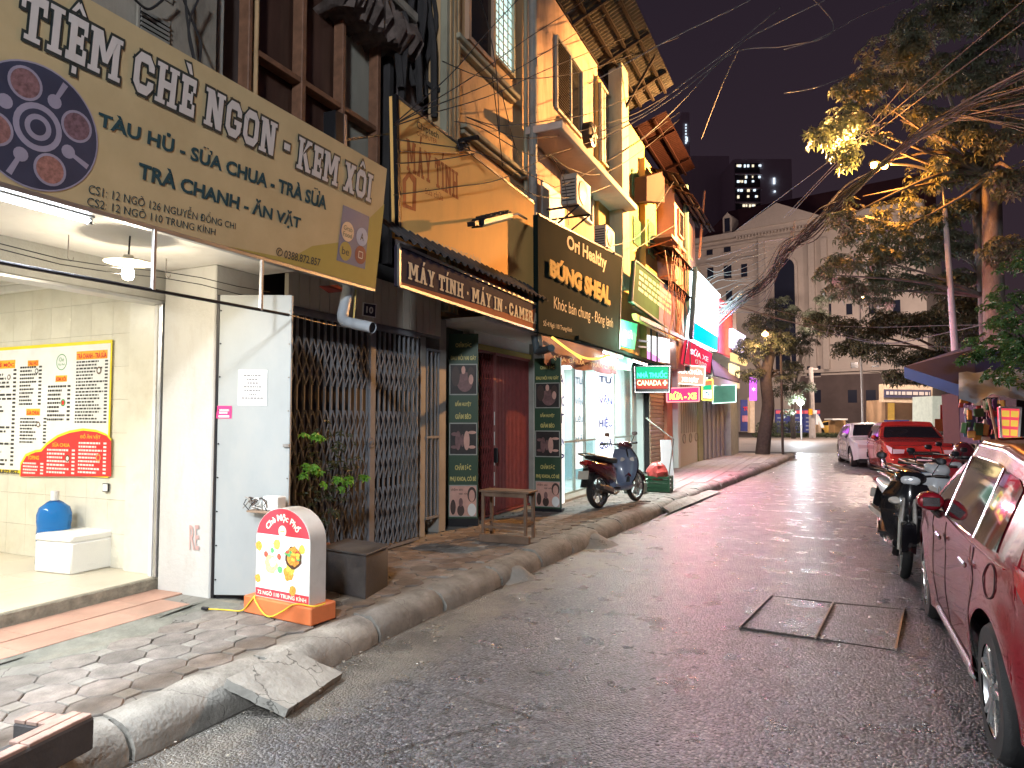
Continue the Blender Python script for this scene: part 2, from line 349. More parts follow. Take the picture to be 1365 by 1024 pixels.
# ================================================================ GROUND
def smooth(t): t = max(0, min(1, t)); return t * t * (3 - 2 * t)
KP = [(-12, -3.0), (2, -3.0), (4.5, -2.96), (6.1, -2.88), (8.5, -2.76), (11.6, -2.55), (16, -2.24), (21.4, -1.8), (30.5, -1.15)]
def KX(y):
    for (a, xa), (b, xb) in zip(KP, KP[1:]):
        if y <= b: return xa + (xb - xa) * (y - a) / (b - a)
    return KP[-1][1]
def asphalt(name, edge=True):
    m = bpy.data.materials.new(name); m.use_nodes = True; t = m.node_tree; n = t.nodes; l = t.links; b = n['Principled BSDF']
    def N(ty, **k):
        x = n.new(ty)
        for a, c in k.items(): setattr(x, a, c)
        return x
    g = N('ShaderNodeNewGeometry'); pos = g.outputs['Position']
    def noise(sc, det=5, ro=.6):
        x = N('ShaderNodeTexNoise'); x.inputs['Scale'].default_value = sc; x.inputs['Detail'].default_value = det; x.inputs['Roughness'].default_value = ro; l.new(pos, x.inputs['Vector']); return x.outputs['Fac']
    def mr(inp, a, c, d, e):
        x = N('ShaderNodeMapRange'); l.new(inp, x.inputs[0])
        for i, q in enumerate((a, c, d, e)): x.inputs[i + 1].default_value = q
        return x.outputs[0]
    def mix(f, a, c, mode='MIX'):
        x = N('ShaderNodeMix', data_type='RGBA', blend_type=mode)
        for i, q in ((0, f), (6, a), (7, c)):
            if isinstance(q, (tuple, float, int)): x.inputs[i].default_value = q
            else: l.new(q, x.inputs[i])
        return x.outputs[2]
    vo = N('ShaderNodeTexVoronoi'); vo.inputs['Scale'].default_value = 62; l.new(pos, vo.inputs['Vector'])
    vo2 = N('ShaderNodeTexVoronoi'); vo2.inputs['Scale'].default_value = 140; l.new(pos, vo2.inputs['Vector'])
    hs = N('ShaderNodeSeparateColor'); l.new(vo.outputs['Color'], hs.inputs[0])
    stone = mr(hs.outputs[0], .0, 1., .25, 2.4); light = mr(hs.outputs[1], .82, .93, 0, .85)
    base = mix(1., (.078, .080, .092, 1), stone, 'MULTIPLY'); base = mix(light, base, (.34, .33, .33, 1))
    gap = mr(vo.outputs['Distance'], .25, .75, 0, .6); base = mix(gap, base, (.022, .021, .022, 1))
    big = mr(noise(.55, 6, .65), .35, .68, .68, 1.32); base = mix(1., base, big, 'MULTIPLY')
    stain = mr(noise(.9, 5, .6), .58, .70, 0, .45); base = mix(stain, base, (.035, .033, .034, 1))
    dust = mr(noise(2.3, 8, .72), .50, .72, 0, .35); base = mix(dust, base, (.17, .165, .16, 1))
    if edge:
        sp = N('ShaderNodeSeparateXYZ'); l.new(pos, sp.inputs[0])
        yy = mr(sp.outputs['Y'], 2, 21, 0, 1.25)
        s1 = N('ShaderNodeMath', operation='SUBTRACT'); l.new(sp.outputs['X'], s1.inputs[0]); l.new(yy, s1.inputs[1])
        s2 = N('ShaderNodeMath', operation='MULTIPLY_ADD'); l.new(noise(1.1, 6, .65), s2.inputs[0]); s2.inputs[1].default_value = 1.7; l.new(s1.outputs[0], s2.inputs[2])
        em = mr(s2.outputs[0], -1.95, -1.55, .82, 0)
        sand = mix(mr(noise(9, 8, .75), .35, .65, 0, 1), (.12, .11, .095, 1), (.24, .22, .19, 1))
        sand = mix(mr(noise(2.2, 5, .6), .5, .62, 0, .6), sand, (.06, .055, .048, 1))
        base = mix(em, base, sand)
    cv = N('ShaderNodeTexVoronoi', feature='DISTANCE_TO_EDGE'); cv.inputs['Scale'].default_value = .42
    wn = N('ShaderNodeVectorMath', operation='MULTIPLY_ADD'); wx = N('ShaderNodeTexNoise'); wx.inputs['Scale'].default_value = 2.2; wx.inputs['Detail'].default_value = 3; l.new(pos, wx.inputs['Vector']); l.new(wx.outputs['Color'], wn.inputs[0]); wn.inputs[1].default_value = (.22, .22, 0); l.new(pos, wn.inputs[2]); l.new(wn.outputs[0], cv.inputs['Vector'])
    ck = mr(cv.outputs['Distance'], .003, .010, .75, 0); cm = mr(noise(.35, 1), .50, .56, 0, 1); cc = N('ShaderNodeMath', operation='MULTIPLY'); l.new(ck, cc.inputs[0]); l.new(cm, cc.inputs[1])
    base = mix(cc.outputs[0], base, (.012, .012, .012, 1))
    pv = N('ShaderNodeTexVoronoi', distance='CHEBYCHEV'); pv.inputs['Scale'].default_value = .28; l.new(pos, pv.inputs['Vector']); ps = N('ShaderNodeSeparateColor'); l.new(pv.outputs['Color'], ps.inputs[0]); base = mix(1., base, mr(ps.outputs[0], 0, 1, .78, 1.22), 'MULTIPLY')
    l.new(base, b.inputs['Base Color'])
    rg = mr(noise(3, 4), .3, .7, .22, .42); l.new(rg, b.inputs['Roughness']); b.inputs['Specular IOR Level'].default_value = .55
    h = N('ShaderNodeMath', operation='MULTIPLY_ADD'); l.new(vo.outputs['Distance'], h.inputs[0]); h.inputs[1].default_value = -1.0
    h2 = N('ShaderNodeMath', operation='MULTIPLY'); l.new(vo2.outputs['Distance'], h2.inputs[0]); h2.inputs[1].default_value = -.35; l.new(h2.outputs[0], h.inputs[2])
    bp = N('ShaderNodeBump'); bp.inputs['Strength'].default_value = .8; bp.inputs['Distance'].default_value = .014; l.new(h.outputs[0], bp.inputs['Height'])
    bn = N('ShaderNodeBump'); bn.inputs['Strength'].default_value = .25; bn.inputs['Distance'].default_value = .05; l.new(noise(1.2, 2), bn.inputs['Height']); l.new(bp.outputs[0], bn.inputs['Normal'])
    l.new(bn.outputs[0], b.inputs['Normal'])
    return m
mA = asphalt('asphalt'); mA2 = asphalt('asphalt_far', False)
struct('ground', MB().add([(-400, -60, -.03), (500, -60, -.03), (500, 900, -.03), (-400, 900, -.03)], [(0, 1, 2, 3)]), M('far_ground', (.06, .05, .05), .9))
rows = []
for i in range(90):
    y = -9 + i * .5; x0 = KX(y) - .12; row = []
    for j in range(24):
        t = j / 23; x = x0 + (3.15 - x0) * t
        row.append((x, y, .03 * math.sin(math.pi * t) ** .8 - .03 + .004 * math.sin(x * 3.1 + y * 2.3)))
    rows.append(row)
struct('road', MB().grid(rows), mA, smooth=True, ang=180)
mA3 = M('asphalt_cross_road', (.20, .16, .14), .55, var=.3, scale=.8, bump=.4, bs=30, dirt=.5, dcol=(.10, .08, .07))
struct('cross_road', MB().add([(-80, 35.5, -.01), (90, 35.5, -.01), (90, 61, -.01), (-80, 61, -.01)], [(0, 1, 2, 3)]), mA3)
# ---- sidewalk, left
mCem = M('old_cement', (.25, .24, .22), .85, var=.3, scale=3, bump=.6, bs=35, dirt=.7, dcol=(.10, .095, .08), dscale=3)
mKerb = M('kerb_concrete', (.27, .26, .235), .85, var=.35, scale=5, bump=.9, bs=45, dirt=.9, dcol=(.10, .095, .085), dscale=4, rnd=.15)
b = MB()
ys = [-9 + i * .75 for i in range(54)]; ys = [y for y in ys if y < 30.6]
b.grid([[(-7.0, y, .14), (-4.4, y, .14), (KX(y) - .2, y, .14), (KX(y) - .2, y, -.05)] for y in ys])
walk = struct('sidewalk', b, mCem, fix=True)
mPav = M('octagon_paver', (.21, .185, .168), .82, var=.35, scale=9, bump=.55, bs=70, dirt=.7, dcol=(.12, .115, .10), dscale=5, rnd=.2)
mPav2 = M('square_paver', (.27, .25, .225), .8, var=.28, scale=9, bump=.5, bs=70, dirt=.45, dcol=(.13, .12, .10), dscale=5, rnd=.18)
a_ = .105; p_ = a_ * (1 + 2 ** .5)
def prism(n, r, rot, t=.03, ch=.005):
    lo = [(r * math.cos(rot + 2 * math.pi * k / n), r * math.sin(rot + 2 * math.pi * k / n)) for k in range(n)]
    mb = MB(); vs = [(x, y, -t) for x, y in lo] + [(x, y, -ch) for x, y in lo] + [(x * (1 - ch / r), y * (1 - ch / r), 0) for x, y in lo]
    fs = [tuple(range(2 * n, 3 * n))]
    for k in range(n): fs += [(k, (k + 1) % n, n + (k + 1) % n, n + k), (n + k, n + (k + 1) % n, 2 * n + (k + 1) % n, 2 * n + k)]
    return mb.add(vs, fs)
ro = (p_ - .007) / 2 / math.cos(math.pi / 8); po = None; pq = None; rs = random.Random(3)
def place(o, proto, x, y):
    q = o if o else copyobj(proto, walk)
    q.location = (x, y, .153 + rs.uniform(-.003, .0025)); q.rotation_euler = (rs.uniform(-.012, .012), rs.uniform(-.012, .012), rs.uniform(-.01, .01)); return q
no_ = 0
for i in range(-60, 90):
    for j in range(-60, 90):
        x = (i - j) * p_ / 2 ** .5 + .02; y = (i + j) * p_ / 2 ** .5
        gx = -4.12 if y < 4.3 else -4.33
        if y < .7 or y > 13.2: continue
        if gx < x < KX(y) - .25 - .08:
            if po is None: po = prism(8, ro, math.pi / 8).build('paver', mPav, walk); place(po, None, x, y)
            else: place(None, po, x, y)
            no_ += 1
        x2, y2 = x + p_ / 2 ** .5, y
        if gx - .05 < x2 < KX(y2) - .29:
            if pq is None: pq = prism(4, (a_ - .006) / 2 * 2 ** .5, math.pi / 4).build('filler_paver', mPav2, walk); place(pq, None, x2, y2)
            else: place(None, pq, x2, y2)
# far pavement, joints only
b = MB(); y = 13.3
while y < 30.2:
    x = -4.3
    while x < KX(y) - .55:
        b.box(x + .006, x + .294, y + .006, y + .294, .12, .15); x += .3
    y += .3
b.build('paving_slabs', mPav2, walk)['kind'] = 'stuff'
# kerb stones
kerb = thing('kerb', None, None, (-3, 0, 0)); kerb['kind'] = 'structure'; rs = random.Random(11)
prof = [(0, -.05), (.0, .035), (.022, .09), (.055, .128), (.105, .152), (.17, .162), (.25, .16), (.25, -.05)]
y = -.6; k = 0
while y < 30:
    L = rs.uniform(.86, 1.02)
    if 3.05 < y + L * .5 < 3.55: y += L; continue
    n = 7; rows = []; jx = rs.uniform(-.012, .012); jz = rs.uniform(-.012, .008); sk = rs.uniform(-.012, .012)
    for i in range(n):
        t = i / (n - 1); yy = y + .014 + (L - .028) * t; e = .012 if i in (0, n - 1) else 0
        rows.append([(KX(yy) - px + jx + sk * (t - .5) + (-e if px < .1 else 0) + rs.uniform(-.004, .004), yy, pz + jz - (e if pz > .05 else 0) + rs.uniform(-.008, .008)) for px, pz in prof])
    b = MB().grid(rows); b.f += [tuple(range(len(prof))), tuple(range(len(b.v) - len(prof), len(b.v)))]
    b.build('kerb_stone', mKerb, kerb, smooth=True, ang=50); y += L
cracks(mKerb, .8, .003); cracks(mCem, 2.2, .012)
# ramps and cement lumps
def noisyslab(q, t, n=7, amp=.008, seed=1):
    r = random.Random(seed); tl, tr, br, bl = [Vector(p) for p in q]; nn = (tr - tl).cross(bl - tl).normalized()
    if nn.z < 0: nn = -nn
    top = [[(tl * (1 - i / n) + tr * (i / n)) * (1 - j / n) + (bl * (1 - i / n) + br * (i / n)) * (j / n) + Vector((r.uniform(-amp, amp), r.uniform(-amp, amp), r.uniform(-amp, amp))) for i in range(n + 1)] for j in range(n + 1)]
    b = MB().grid(top); per = [j for j in range(n + 1)] + [(i * (n + 1) + n) for i in range(1, n + 1)] + [n * (n + 1) + j for j in range(n - 1, -1, -1)] + [i * (n + 1) for i in range(n - 1, 0, -1)]
    base = len(b.v); b.v += [tuple(Vector(b.v[i]) - nn * t) for i in per]; k = len(per)
    b.f += [(per[i], per[(i + 1) % k], base + (i + 1) % k, base + i) for i in range(k)] + [tuple(range(base, base + k))]
    return b
mRamp = M('ramp_concrete', (.33, .32, .29), .85, var=.25, scale=6, bump=.8, bs=30, dirt=.6, dcol=(.15, .14, .12), dscale=5)
cracks(mRamp, 3.2, .016)
one('concrete_ramp', noisyslab([PZ(302, 905, .172), PZ(384, 864, .172), PZ(457, 897, .016), PZ(384, 945, .03)], .055, 9, .003), mRamp, 'cracked grey concrete slab leaning on the kerb as a ramp beside the orange based sign', 'ramp', smooth=True, ang=40)
one('concrete_ramp', noisyslab([PZ(884, 676, .12), PZ(925, 651, .12), PZ(962, 655, .01), PZ(893, 683, .01)], .04, 5, .006, 3), mRamp, 'pale flat concrete ramp at the kerb beyond the parked scooter', 'ramp', smooth=True, ang=40)
def mound(u, v, rx, ry, h, seed, label, mat):
    c = PZ(u, v, 0); r = random.Random(seed); rows = []
    for i in range(7):
        t = i / 6; row = []
        for j in range(18):
            a = 2 * math.pi * j / 18; q = 1 + .18 * math.sin(3 * a + seed) + r.uniform(-.08, .08)
            row.append((c.x + rx * (1 - t) * q * math.cos(a), c.y + ry * (1 - t) * q * math.sin(a), -.03 + h * smooth(t * 1.1) + r.uniform(-.006, .006)))
        rows.append(row)
    one('cement_lump', MB().grid(rows, True), mat, label, 'cement lump', smooth=True, ang=60)
mound(688, 768, .2, .28, .13, 1, 'grey lump of cement spilled against the kerb near the wooden bench', mCem)
mound(790, 722, .3, .5, .13, 2, 'crumbling cement mound sloping from the kerb in front of the parked scooter', mCem)
mound(1035, 612, 1.2, .6, .12, 5, 'low patch of soil and rubble round the street corner tree', M('soil', (.12, .095, .075), .95, bump=.8, bs=20))
# litter: small twigs and pale flecks near the gutter
rs = random.Random(5); b = MB()
for i in range(240):
    y = rs.uniform(1.8, 14); x = KX(y) + abs(rs.gauss(0, .25)) + .03; s = rs.uniform(.004, .016)
    b.cbox((x, y, .006 + s * .2), (s, s * rs.uniform(.6, 2), s * .4), rs.uniform(0, 3), rs.uniform(-.4, .4))
for i in range(90):
    y = rs.uniform(2.5, 16); x = rs.uniform(-2.3, 2.0); s = rs.uniform(.003, .010)
    b.cbox((x, y, .006), (s, s * 1.6, s * .4), rs.uniform(0, 3))
struct('gutter_litter', b, M('litter', (.33, .3, .25), .8, var=.5, scale=40), kind='stuff')
for i, (u, v, lb) in enumerate(((742, 853, 'small white paper scrap lying on the asphalt in mid road'), (1150, 612, 'crumpled white scrap on the road in front of the white car'), (926, 660, 'small pale scrap by the kerb beyond the ramp'))):
    c = PZ(u, v, .01); r_ = random.Random(i); one('paper_scrap', MB().add([c + Vector((x * s_ + r_.uniform(-.01, .01), y * s_, r_.uniform(0, .02))) for x, y in ((-1, -.5), (0, -.7), (1, -.4), (.9, .6), (0, .4), (-1, .7)) for s_ in (.022 + .05 * (i == 1),)], [(0, 1, 4, 5), (1, 2, 3, 4)]), M('paper', (.7, .7, .68), .7), lb, 'litter')
# cover slabs set in the road
cov = thing('manhole_cover', 'pair of rectangular slabs of a drain cover set in the asphalt beside the red car', 'drain cover', PZ(1095, 835, 0))
q = [PZ(1029, 794, .006), PZ(1205, 812, .006), PZ(1194, 867, .006), PZ(987, 836, .006)]; m0 = PZ(1111, 804, .006); m1 = PZ(1087, 851, .006)
mCov = M('cover_slab', (.085, .075, .072), .6, var=.35, scale=10, bump=.5, bs=90, dirt=.4, dcol=(.14, .12, .1))
up = Vector((0, 0, 1)); g_ = .012
def inset(q, d):
    c = sum(q, Vector()) / len(q); return [p + (c - p).normalized() * d for p in q]
MB().slab(inset([q[0], m0, m1, q[3]], .02), .05, up).build('cover_slab', mA, cov, bev=.003)
MB().slab(inset([m0, q[1], q[2], m1], .02), .05, up).build('cover_slab', mA, cov, bev=.003)
mSt = M('worn_steel', (.30, .28, .26), .45, .8, var=.3, scale=15, dirt=.5, dcol=(.1, .06, .04))
b = MB()
for a, c in ((q[0], q[3]), (m0, m1), (q[1], q[2])): b.bar(a + up * .003, c + up * .003, .012, .02)
b.build('steel_edging', mSt, cov)['kind'] = 'stuff'
MB().slab([p + (p - sum(q, Vector()) / 4).normalized() * .014 - up * .003 for p in q], .01, up).build('surround', M('cover_joint', (.025, .024, .024), .9), cov)
# right pavement
b = MB().box(3.15, 9, -6, 33, -.05, .13); struct('right_pavement', b, mCem)
b = thing('right_kerb', None, None, (3, 0, 0)); b['kind'] = 'structure'
for i in range(34): MB().box(2.95, 3.15, -2 + i * 1.0, -1.012 + i * 1.0, -.05, .14).build('kerb_stone', mKerb, b, bev=.02)
# ================================================================ SHOP ON THE LEFT
mTileW = M('cream_wall_tile', (.68, .66, .56), .22, var=.08, scale=3, dirt=.3, dcol=(.4, .34, .22), rnd=.03, spec=.5)
mTileF = M('cream_floor_tile', (.55, .50, .40), .3, var=.1, scale=2, dirt=.4, dcol=(.35, .29, .2), rnd=.03)
mGrout = M('grout', (.42, .38, .28), .9)
mWhite = M('white_paint', (.72, .72, .70), .55, var=.08, dirt=.2, dcol=(.45, .43, .38))
mPlast = M('grey_plaster', (.30, .30, .28), .85, var=.2, scale=2, dirt=.5, dcol=(.2, .18, .15), bump=.3)
mPier = M('pier_paint', (.55, .55, .53), .7, var=.12, scale=3, dirt=.5, dcol=(.36, .33, .29), dscale=6, bump=.3, bs=30, streak=.7)
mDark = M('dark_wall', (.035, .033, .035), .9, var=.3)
mBlk = M('black_metal', (.02, .02, .024), .4, .4)
mAlu = M('aluminium', (.55, .56, .58), .35, .9, var=.1)
XS = -5.12; YW = 4.12
shop = thing('dessert_shop', 'bright cream tiled shop room open to the street under the yellow signboard', 'shop', (-6, 2, .14))
b = MB().box(-9.2, XS - .03, -1.2, 4.25, .14, .262); b.build('floor_base', mGrout, shop)
MB().box(XS - .028, XS, -1.2, 4.2, .14, .268).build('sill', M('sill_cement', (.24, .22, .17), .8, var=.4, scale=14, bump=.8, bs=40, dirt=.6, dcol=(.10, .09, .06)), shop, bev=.006)
tp = None
for i in range(7):
    for j in range(9):
        x1 = XS - .035 - i * .6; y1 = YW - j * .6
        if y1 < 0: continue
        if tp is None: tp = MB().box(-.597, 0, -.597, 0, -.01, 0).build('floor_tile', mTileF, shop, loc=None, bev=.002); o = tp
        else: o = copyobj(tp, shop)
        # parented mesh was stored relative to the shop's base: move by the difference
        o.location = (x1 - 0, y1 - 0, .272)
MB().box(-9.2, -5.08, 4.135, 4.25, .14, 3.4).build('side_wall', mGrout, shop)
tw = None
for i in range(13):
    for j in range(9):
        x1 = -5.60 - i * .3
        if tw is None: tw = MB().box(-.298, 0, -.012, 0, 0, .298 * 1.0).build('wall_tile', mTileW, shop); o = tw
        else: o = copyobj(tw, shop)
        o.location = (x1, 4.135, .272 + j * .3)
MB().box(-5.60, XS - .03, 4.07, 4.135, .27, 2.97).build('pilaster', mTileW, shop, bev=.004)
MB().box(-9.3, -9.2, -1.2, 4.25, .14, 3.3).build('back_wall', mTileW, shop)
MB().box(-9.3, XS, -1.3, -1.2, .14, 3.3).build('far_side_wall', mTileW, shop)
MB().box(-9.3, XS - .12, -1.2, 4.25, 3.0, 3.1).build('ceiling', mWhite, shop)
b = MB().box(-9.2, -5.6, 4.06, 4.12, 2.86, 2.93).box(-9.2, -5.6, 4.02, 4.12, 2.93, 3.0); b.build('cornice', mWhite, shop, bev=.008)
MB().box(XS - .12, XS, -1.3, 4.25, 2.60, 3.5).build('lintel', mPlast, shop, bev=.01)
b = MB().box(XS - .16, XS + .005, -1.25, 4.1, 2.575, 2.60); b.build('shutter_rail', mAlu, shop, bev=.004)
for x in (-5.2, -5.145): MB().box(x - .02, x + .02, 4.02, 4.068, .27, 2.575).build('door_jamb', mAlu if x > -5.17 else mWhite, shop, bev=.004)
MB().box(-5.10, -4.50, 4.02, 4.5, .14, 2.86).build('pier', mPier, shop, bev=.01)
MB().box(XS + .003, -3.9, -1.3, 4.5, 2.86, 2.90).build('soffit', M('soffit_board', (.74, .74, .72), .6, var=.06, dirt=.3, dcol=(.5, .42, .3)), shop)
MB().box(-9.3, XS - .12, -1.3, 4.5, 3.11, 3.5).build('upper_floor', mDark, shop)
# print on the pier
q = Q(qy(4.018, (253, 700), (266, 700), (266, 733), (253, 733)))
q.text('RE', 0, 1, 0, 1, M('faded_stencil', (.5, .33, .31), .8), shop, bold=.01)
# door step of red tiles
st = thing('doorstep', None, None, (-4.8, 2, .14)); st['kind'] = 'structure'
MB().box(XS, -4.47, -1.2, 4.03, .10, .166).build('step_base', mCem, st)
mRed = M('red_clay_tile', (.42, .25, .19), .6, var=.18, scale=4, dirt=.35, dcol=(.3, .25, .2), rnd=.07, bump=.2)
for j in range(14):
    for i in range(2):
        y1 = 4.02 - j * .40 - (.2 if i else 0)
        MB().box(XS + .004 + i * .322, XS + .320 + i * .322, y1 - .396, y1, .15, .178 - .004 * i).build('clay_tile', mRed, st, bev=.002)
# moss and dark band beside the step
rs = random.Random(4); rows = []
for i in range(30):
    y = -.8 + i * .17; w0 = -4.47; w1 = -4.33 + .12 * math.sin(i * .9) + rs.uniform(-.05, .08)
    rows.append([(w0, y, .172), (w0 + .03, y, .166 + rs.uniform(-.006, .006)), ((w0 + w1) / 2, y, .160 + rs.uniform(-.004, .004)), (w1, y, .150 + rs.uniform(0, .004)), (w1 + .1, y + rs.uniform(-.03, .03), .141)])
b = MB().grid(rows); struct('cement_fillet', b, M('mossy_cement', (.22, .22, .19), .9, var=.35, scale=5, bump=.8, bs=30, dirt=.75, dcol=(.085, .09, .05), dscale=3), smooth=True, ang=60)
# ---- ceiling tubes inside the shop
def tube_light(p0, p1, label, power_s, parent_name='tube_light', house=True, group=None, r=.016, col=(.9, .96, 1)):
    p0 = Vector(p0); p1 = Vector(p1); t = thing(parent_name, label, 'tube light', (p0 + p1) / 2, group)
    MB().tube([p0, p1], r, 10).build('tube', E('tube_glow_%g' % power_s + str(col[2]), col, power_s), t, smooth=True)
    if house:
        d = (p1 - p0).normalized(); MB().bar(p0 - d * .02 + Vector((0, 0, .035)), p1 + d * .02 + Vector((0, 0, .035)), .05, .035).build('housing', mWhite, t, bev=.004)
        for p in (p0, p1): MB().bar(p - d * .012, p + d * .012, .03, .045).build('end_cap', mWhite, t, bev=.003)
    return t
tube_light((-6.6, 1.2, 2.95), (-6.6, 2.4, 2.95), 'white tube light on the shop ceiling nearer the street', 14)
tube_light((-7.9, 1.2, 2.95), (-7.9, 2.4, 2.95), 'white tube light on the shop ceiling deeper inside the room', 14)
lamp('tube_lamp', 'AREA', (-6.6, 1.8, 2.9), 92, (1, .95, .84), 1.2, sy=.1)
lamp('tube_lamp', 'AREA', (-7.9, 1.8, 2.9), 50, (1, .95, .84), 1.2, sy=.1)
# ---- menu poster
a0 = PY(152, 453, YW); a1 = PY(152, 637, YW); ww = 1.75; xr = a0.x
pst = thing('menu_poster', 'large yellow edged menu poster with a red lower corner on the tiled shop wall', 'poster', (xr - ww / 2, YW - .02, a1.z))
q = Q([(xr - ww, YW - .018, a0.z), (xr, YW - .018, a0.z), (xr, YW - .018, a1.z), (xr - ww, YW - .018, a1.z)])
mPY = flat('print_yellow', (238, 214, 40)); mPW = flat('print_white', (226, 228, 226), .35); mPR = flat('print_red', (205, 40, 42)); mPK = flat('print_black', (40, 40, 44)); mPO = flat('print_orange', (240, 170, 40))
mPG = flat('print_green', (70, 150, 90)); mPB = flat('print_brown', (90, 60, 40)); mFood = flat('print_food', (205, 150, 80), var=.6, scale=60)
q.board('border', mPY, pst, .006)
mb = MB(); q.rect(mb, .012, .022, .99, .975, .001); mb.build('sheet', mPW, pst, fix=False)
# pixel -> poster coordinate
def pp(u, v): p = PY(u, v, YW); return ((p.x - (xr - ww)) / ww, (p.z - a1.z) / (a0.z - a1.z))
def prect(mb, u0, v0, u1, v1, off): x0, y1 = pp(u0, v0); x1, y0 = pp(u1, v1); q.rect(mb, x0, y0, x1, y1, off)
def ppoly(pts, mat, off, name): mb = MB(); q.poly(mb, [pp(u, v) for u, v in pts], off); return mb.build(name, mat, pst, fix=False)
arc = [(30, 635), (31, 620), (38, 608), (50, 603), (58, 602), (66, 593), (80, 583), (96, 577), (114, 574), (132, 576), (145, 581), (151, 588), (151, 635)]
ppoly([(u - 1 if u < 150 else u, v - 3 if v < 630 else v) for u, v in arc], mPY, .0018, 'yellow_curve'); ppoly(arc, mPR, .0024, 'red_panel')
def ptext(s, u0, v0, u1, v1, mat, off=.004, bold=.03): x0, y1 = pp(u0, v0); x1, y0 = pp(u1, v1); q.text(s, x0, x1, y0, y1, mat, pst, off, bold)
mb = MB()
for r in ((40, 481, 54, 488), (77, 501, 92, 509), (105, 469, 146, 478), (38, 545, 56, 554), (-30, 483, 23, 491)): prect(mb, *r, .0022)
mb.build('heading_bands', mPO, pst, fix=False)['kind'] = 'stuff'
ptext('TÀU HỦ', 41, 481, 53, 487, mPR); ptext('KEM XÔI', 78, 502, 91, 508, mPR); ptext('TRÀ CHANH - TRÀ SỮA', 106, 470, 145, 477, mPR); ptext('SỮA CHUA', 39, 546, 55, 553, mPR)
ptext('CHÈ MỘC', -6, 484, 22, 490, mPR)
ptext('ĐỒ ĂN VẶT', 110, 578, 137, 586, mPO); ptext('SỮA CHUA', 73, 589, 96, 596, mPO); ptext('TOPING', 40, 607, 55, 613, mPO); ptext('0388.872.857', -8, 625, 27, 632, mPK)
rs = random.Random(9); mb = MB()
for u0, u1, v0, v1, n in ((105, 140, 481, 565, 19), (67, 90, 513, 562, 9), (30, 52, 488, 541, 11), (30, 58, 556, 592, 8), (-40, 18, 494, 622, 24)):
    x0, y1 = pp(u0, v0); x1, y0 = pp(u1, v1); q.lines(mb, x0, x1, y0, y1, n, .003, rs, .5, .45)
    xa, _ = pp(u1 + 3, v0); xb, _ = pp(u1 + 7, v0)
    for i in range(n): yy = y1 - (y1 - y0) * (i + .5) / n; hh = (y1 - y0) / n * .25; q.rect(mb, xa, yy - hh, xb, yy + hh, .003)
mb.build('small_print', mPK, pst, fix=False)['kind'] = 'stuff'
mb = MB()
for u0, u1, v0, v1, n in ((108, 138, 588, 633, 9), (66, 96, 597, 633, 7), (34, 54, 615, 633, 4)):
    x0, y1 = pp(u0, v0); x1, y0 = pp(u1, v1); q.lines(mb, x0, x1, y0, y1, n, .0035, rs, .5, .35)
    xa, _ = pp(u1 + 3, v0); xb, _ = pp(u1 + 7, v0)
    for i in range(n): yy = y1 - (y1 - y0) * (i + .5) / n; hh = (y1 - y0) / n * .25; q.rect(mb, xa, yy - hh, xb, yy + hh, .0035)
mb.build('small_white_print', mPW, pst, fix=False)['kind'] = 'stuff'
for (u, v, r, mt) in ((15, 503, .022, mPB), (52, 495, .022, mPK), (54, 566, .022, mPB), (93, 611, .026, mPB), (134, 610, .028, mFood), (135, 494, .028, mPB), (87, 537, .028, mPG)):
    a, c = pp(u, v); mb = MB(); q.disc(mb, a, c, r, .0042, 14); mb.build('food_picture', mt, pst, fix=False); mb = MB(); q.disc(mb, a, c, r * .62, .0048, 12); mb.build('food_picture', mPW if mt in (mPB, mPK) else mPR, pst, fix=False)
a, c = pp(85, 483); mb = MB(); q.disc(mb, a, c, .062, .003, 28, .056); mb.build('logo_ring', mPG, pst, fix=False)
q.text('Chè', a - .02, a + .02, c + .005, c + .035, mPG, pst, .004, .0); q.text('Mộc Phố', a - .028, a + .028, c - .03, c - .005, mPG, pst, .004, .0)
# socket
c = PY(141, 650, YW - .015); sk = thing('wall_socket', 'small white wall socket with dark edge on the tiles under the menu poster', 'socket', c)
MB().cbox(c, (.075, .02, .075)).build('plate', mPK, sk, bev=.003); MB().cbox(c + Vector((.006, -.006, 0)), (.062, .02, .062)).build('face', mPW, sk, bev=.003)
# hooks sticker on pilaster
one('wall_hook', MB().tube([PY(214, 514, 4.06), PY(216, 520, 4.05), PY(218, 526, 4.06), PY(214, 528, 4.05), PY(213, 521, 4.05)], .004, 6), mSt, 'small metal hook on the cream tiled pilaster', 'hook', smooth=True)
# ---- foam box + bottle
c = PZ(100, 766, .275)
c0 = PZ(94, 767, .272); c1 = PZ(158, 754, .272); c2 = PZ(45, 762, .272); ex = (c1 - c0); ey = (c2 - c0)
mFoam = M('white_foam', (.80, .79, .75), .65, var=.04, bump=.25, bs=150)
fb = thing('foam_box', 'white foam cool box standing on the shop floor under the menu poster', 'foam box', c0)
cc = c0 + ex; H = .33
qq = [c0, c0 + ex, c0 + ex + ey, c0 + ey]
MB().slab([p + Vector((0, 0, H * .8)) for p in qq], H * .8, up).build('box_body', mFoam, fb, bev=.012)
cen = sum(qq, Vector()) / 4
MB().slab([cen + (p - cen) * 1.012 + Vector((0, 0, H)) for p in qq], H * .195, up).build('lid', mFoam, fb, bev=.014)
rows = []; bc = PY(72, 694, 3.98); bc = Vector((PZ(72, 700, .272).x, 0, 0)); bc = PY(72, 700, 3.93); s_ = .17
bz = PY(72, 655, 3.93).z; bt = bz - .40
mBot = M('blue_bottle', (.03, .25, .80), .12, var=0, trans=.7, ior=1.3, emit=None)
bo = thing('water_bottle', 'blue plastic water cooler bottle with white cap behind the foam box', 'bottle', (bc.x, bc.y, .272))
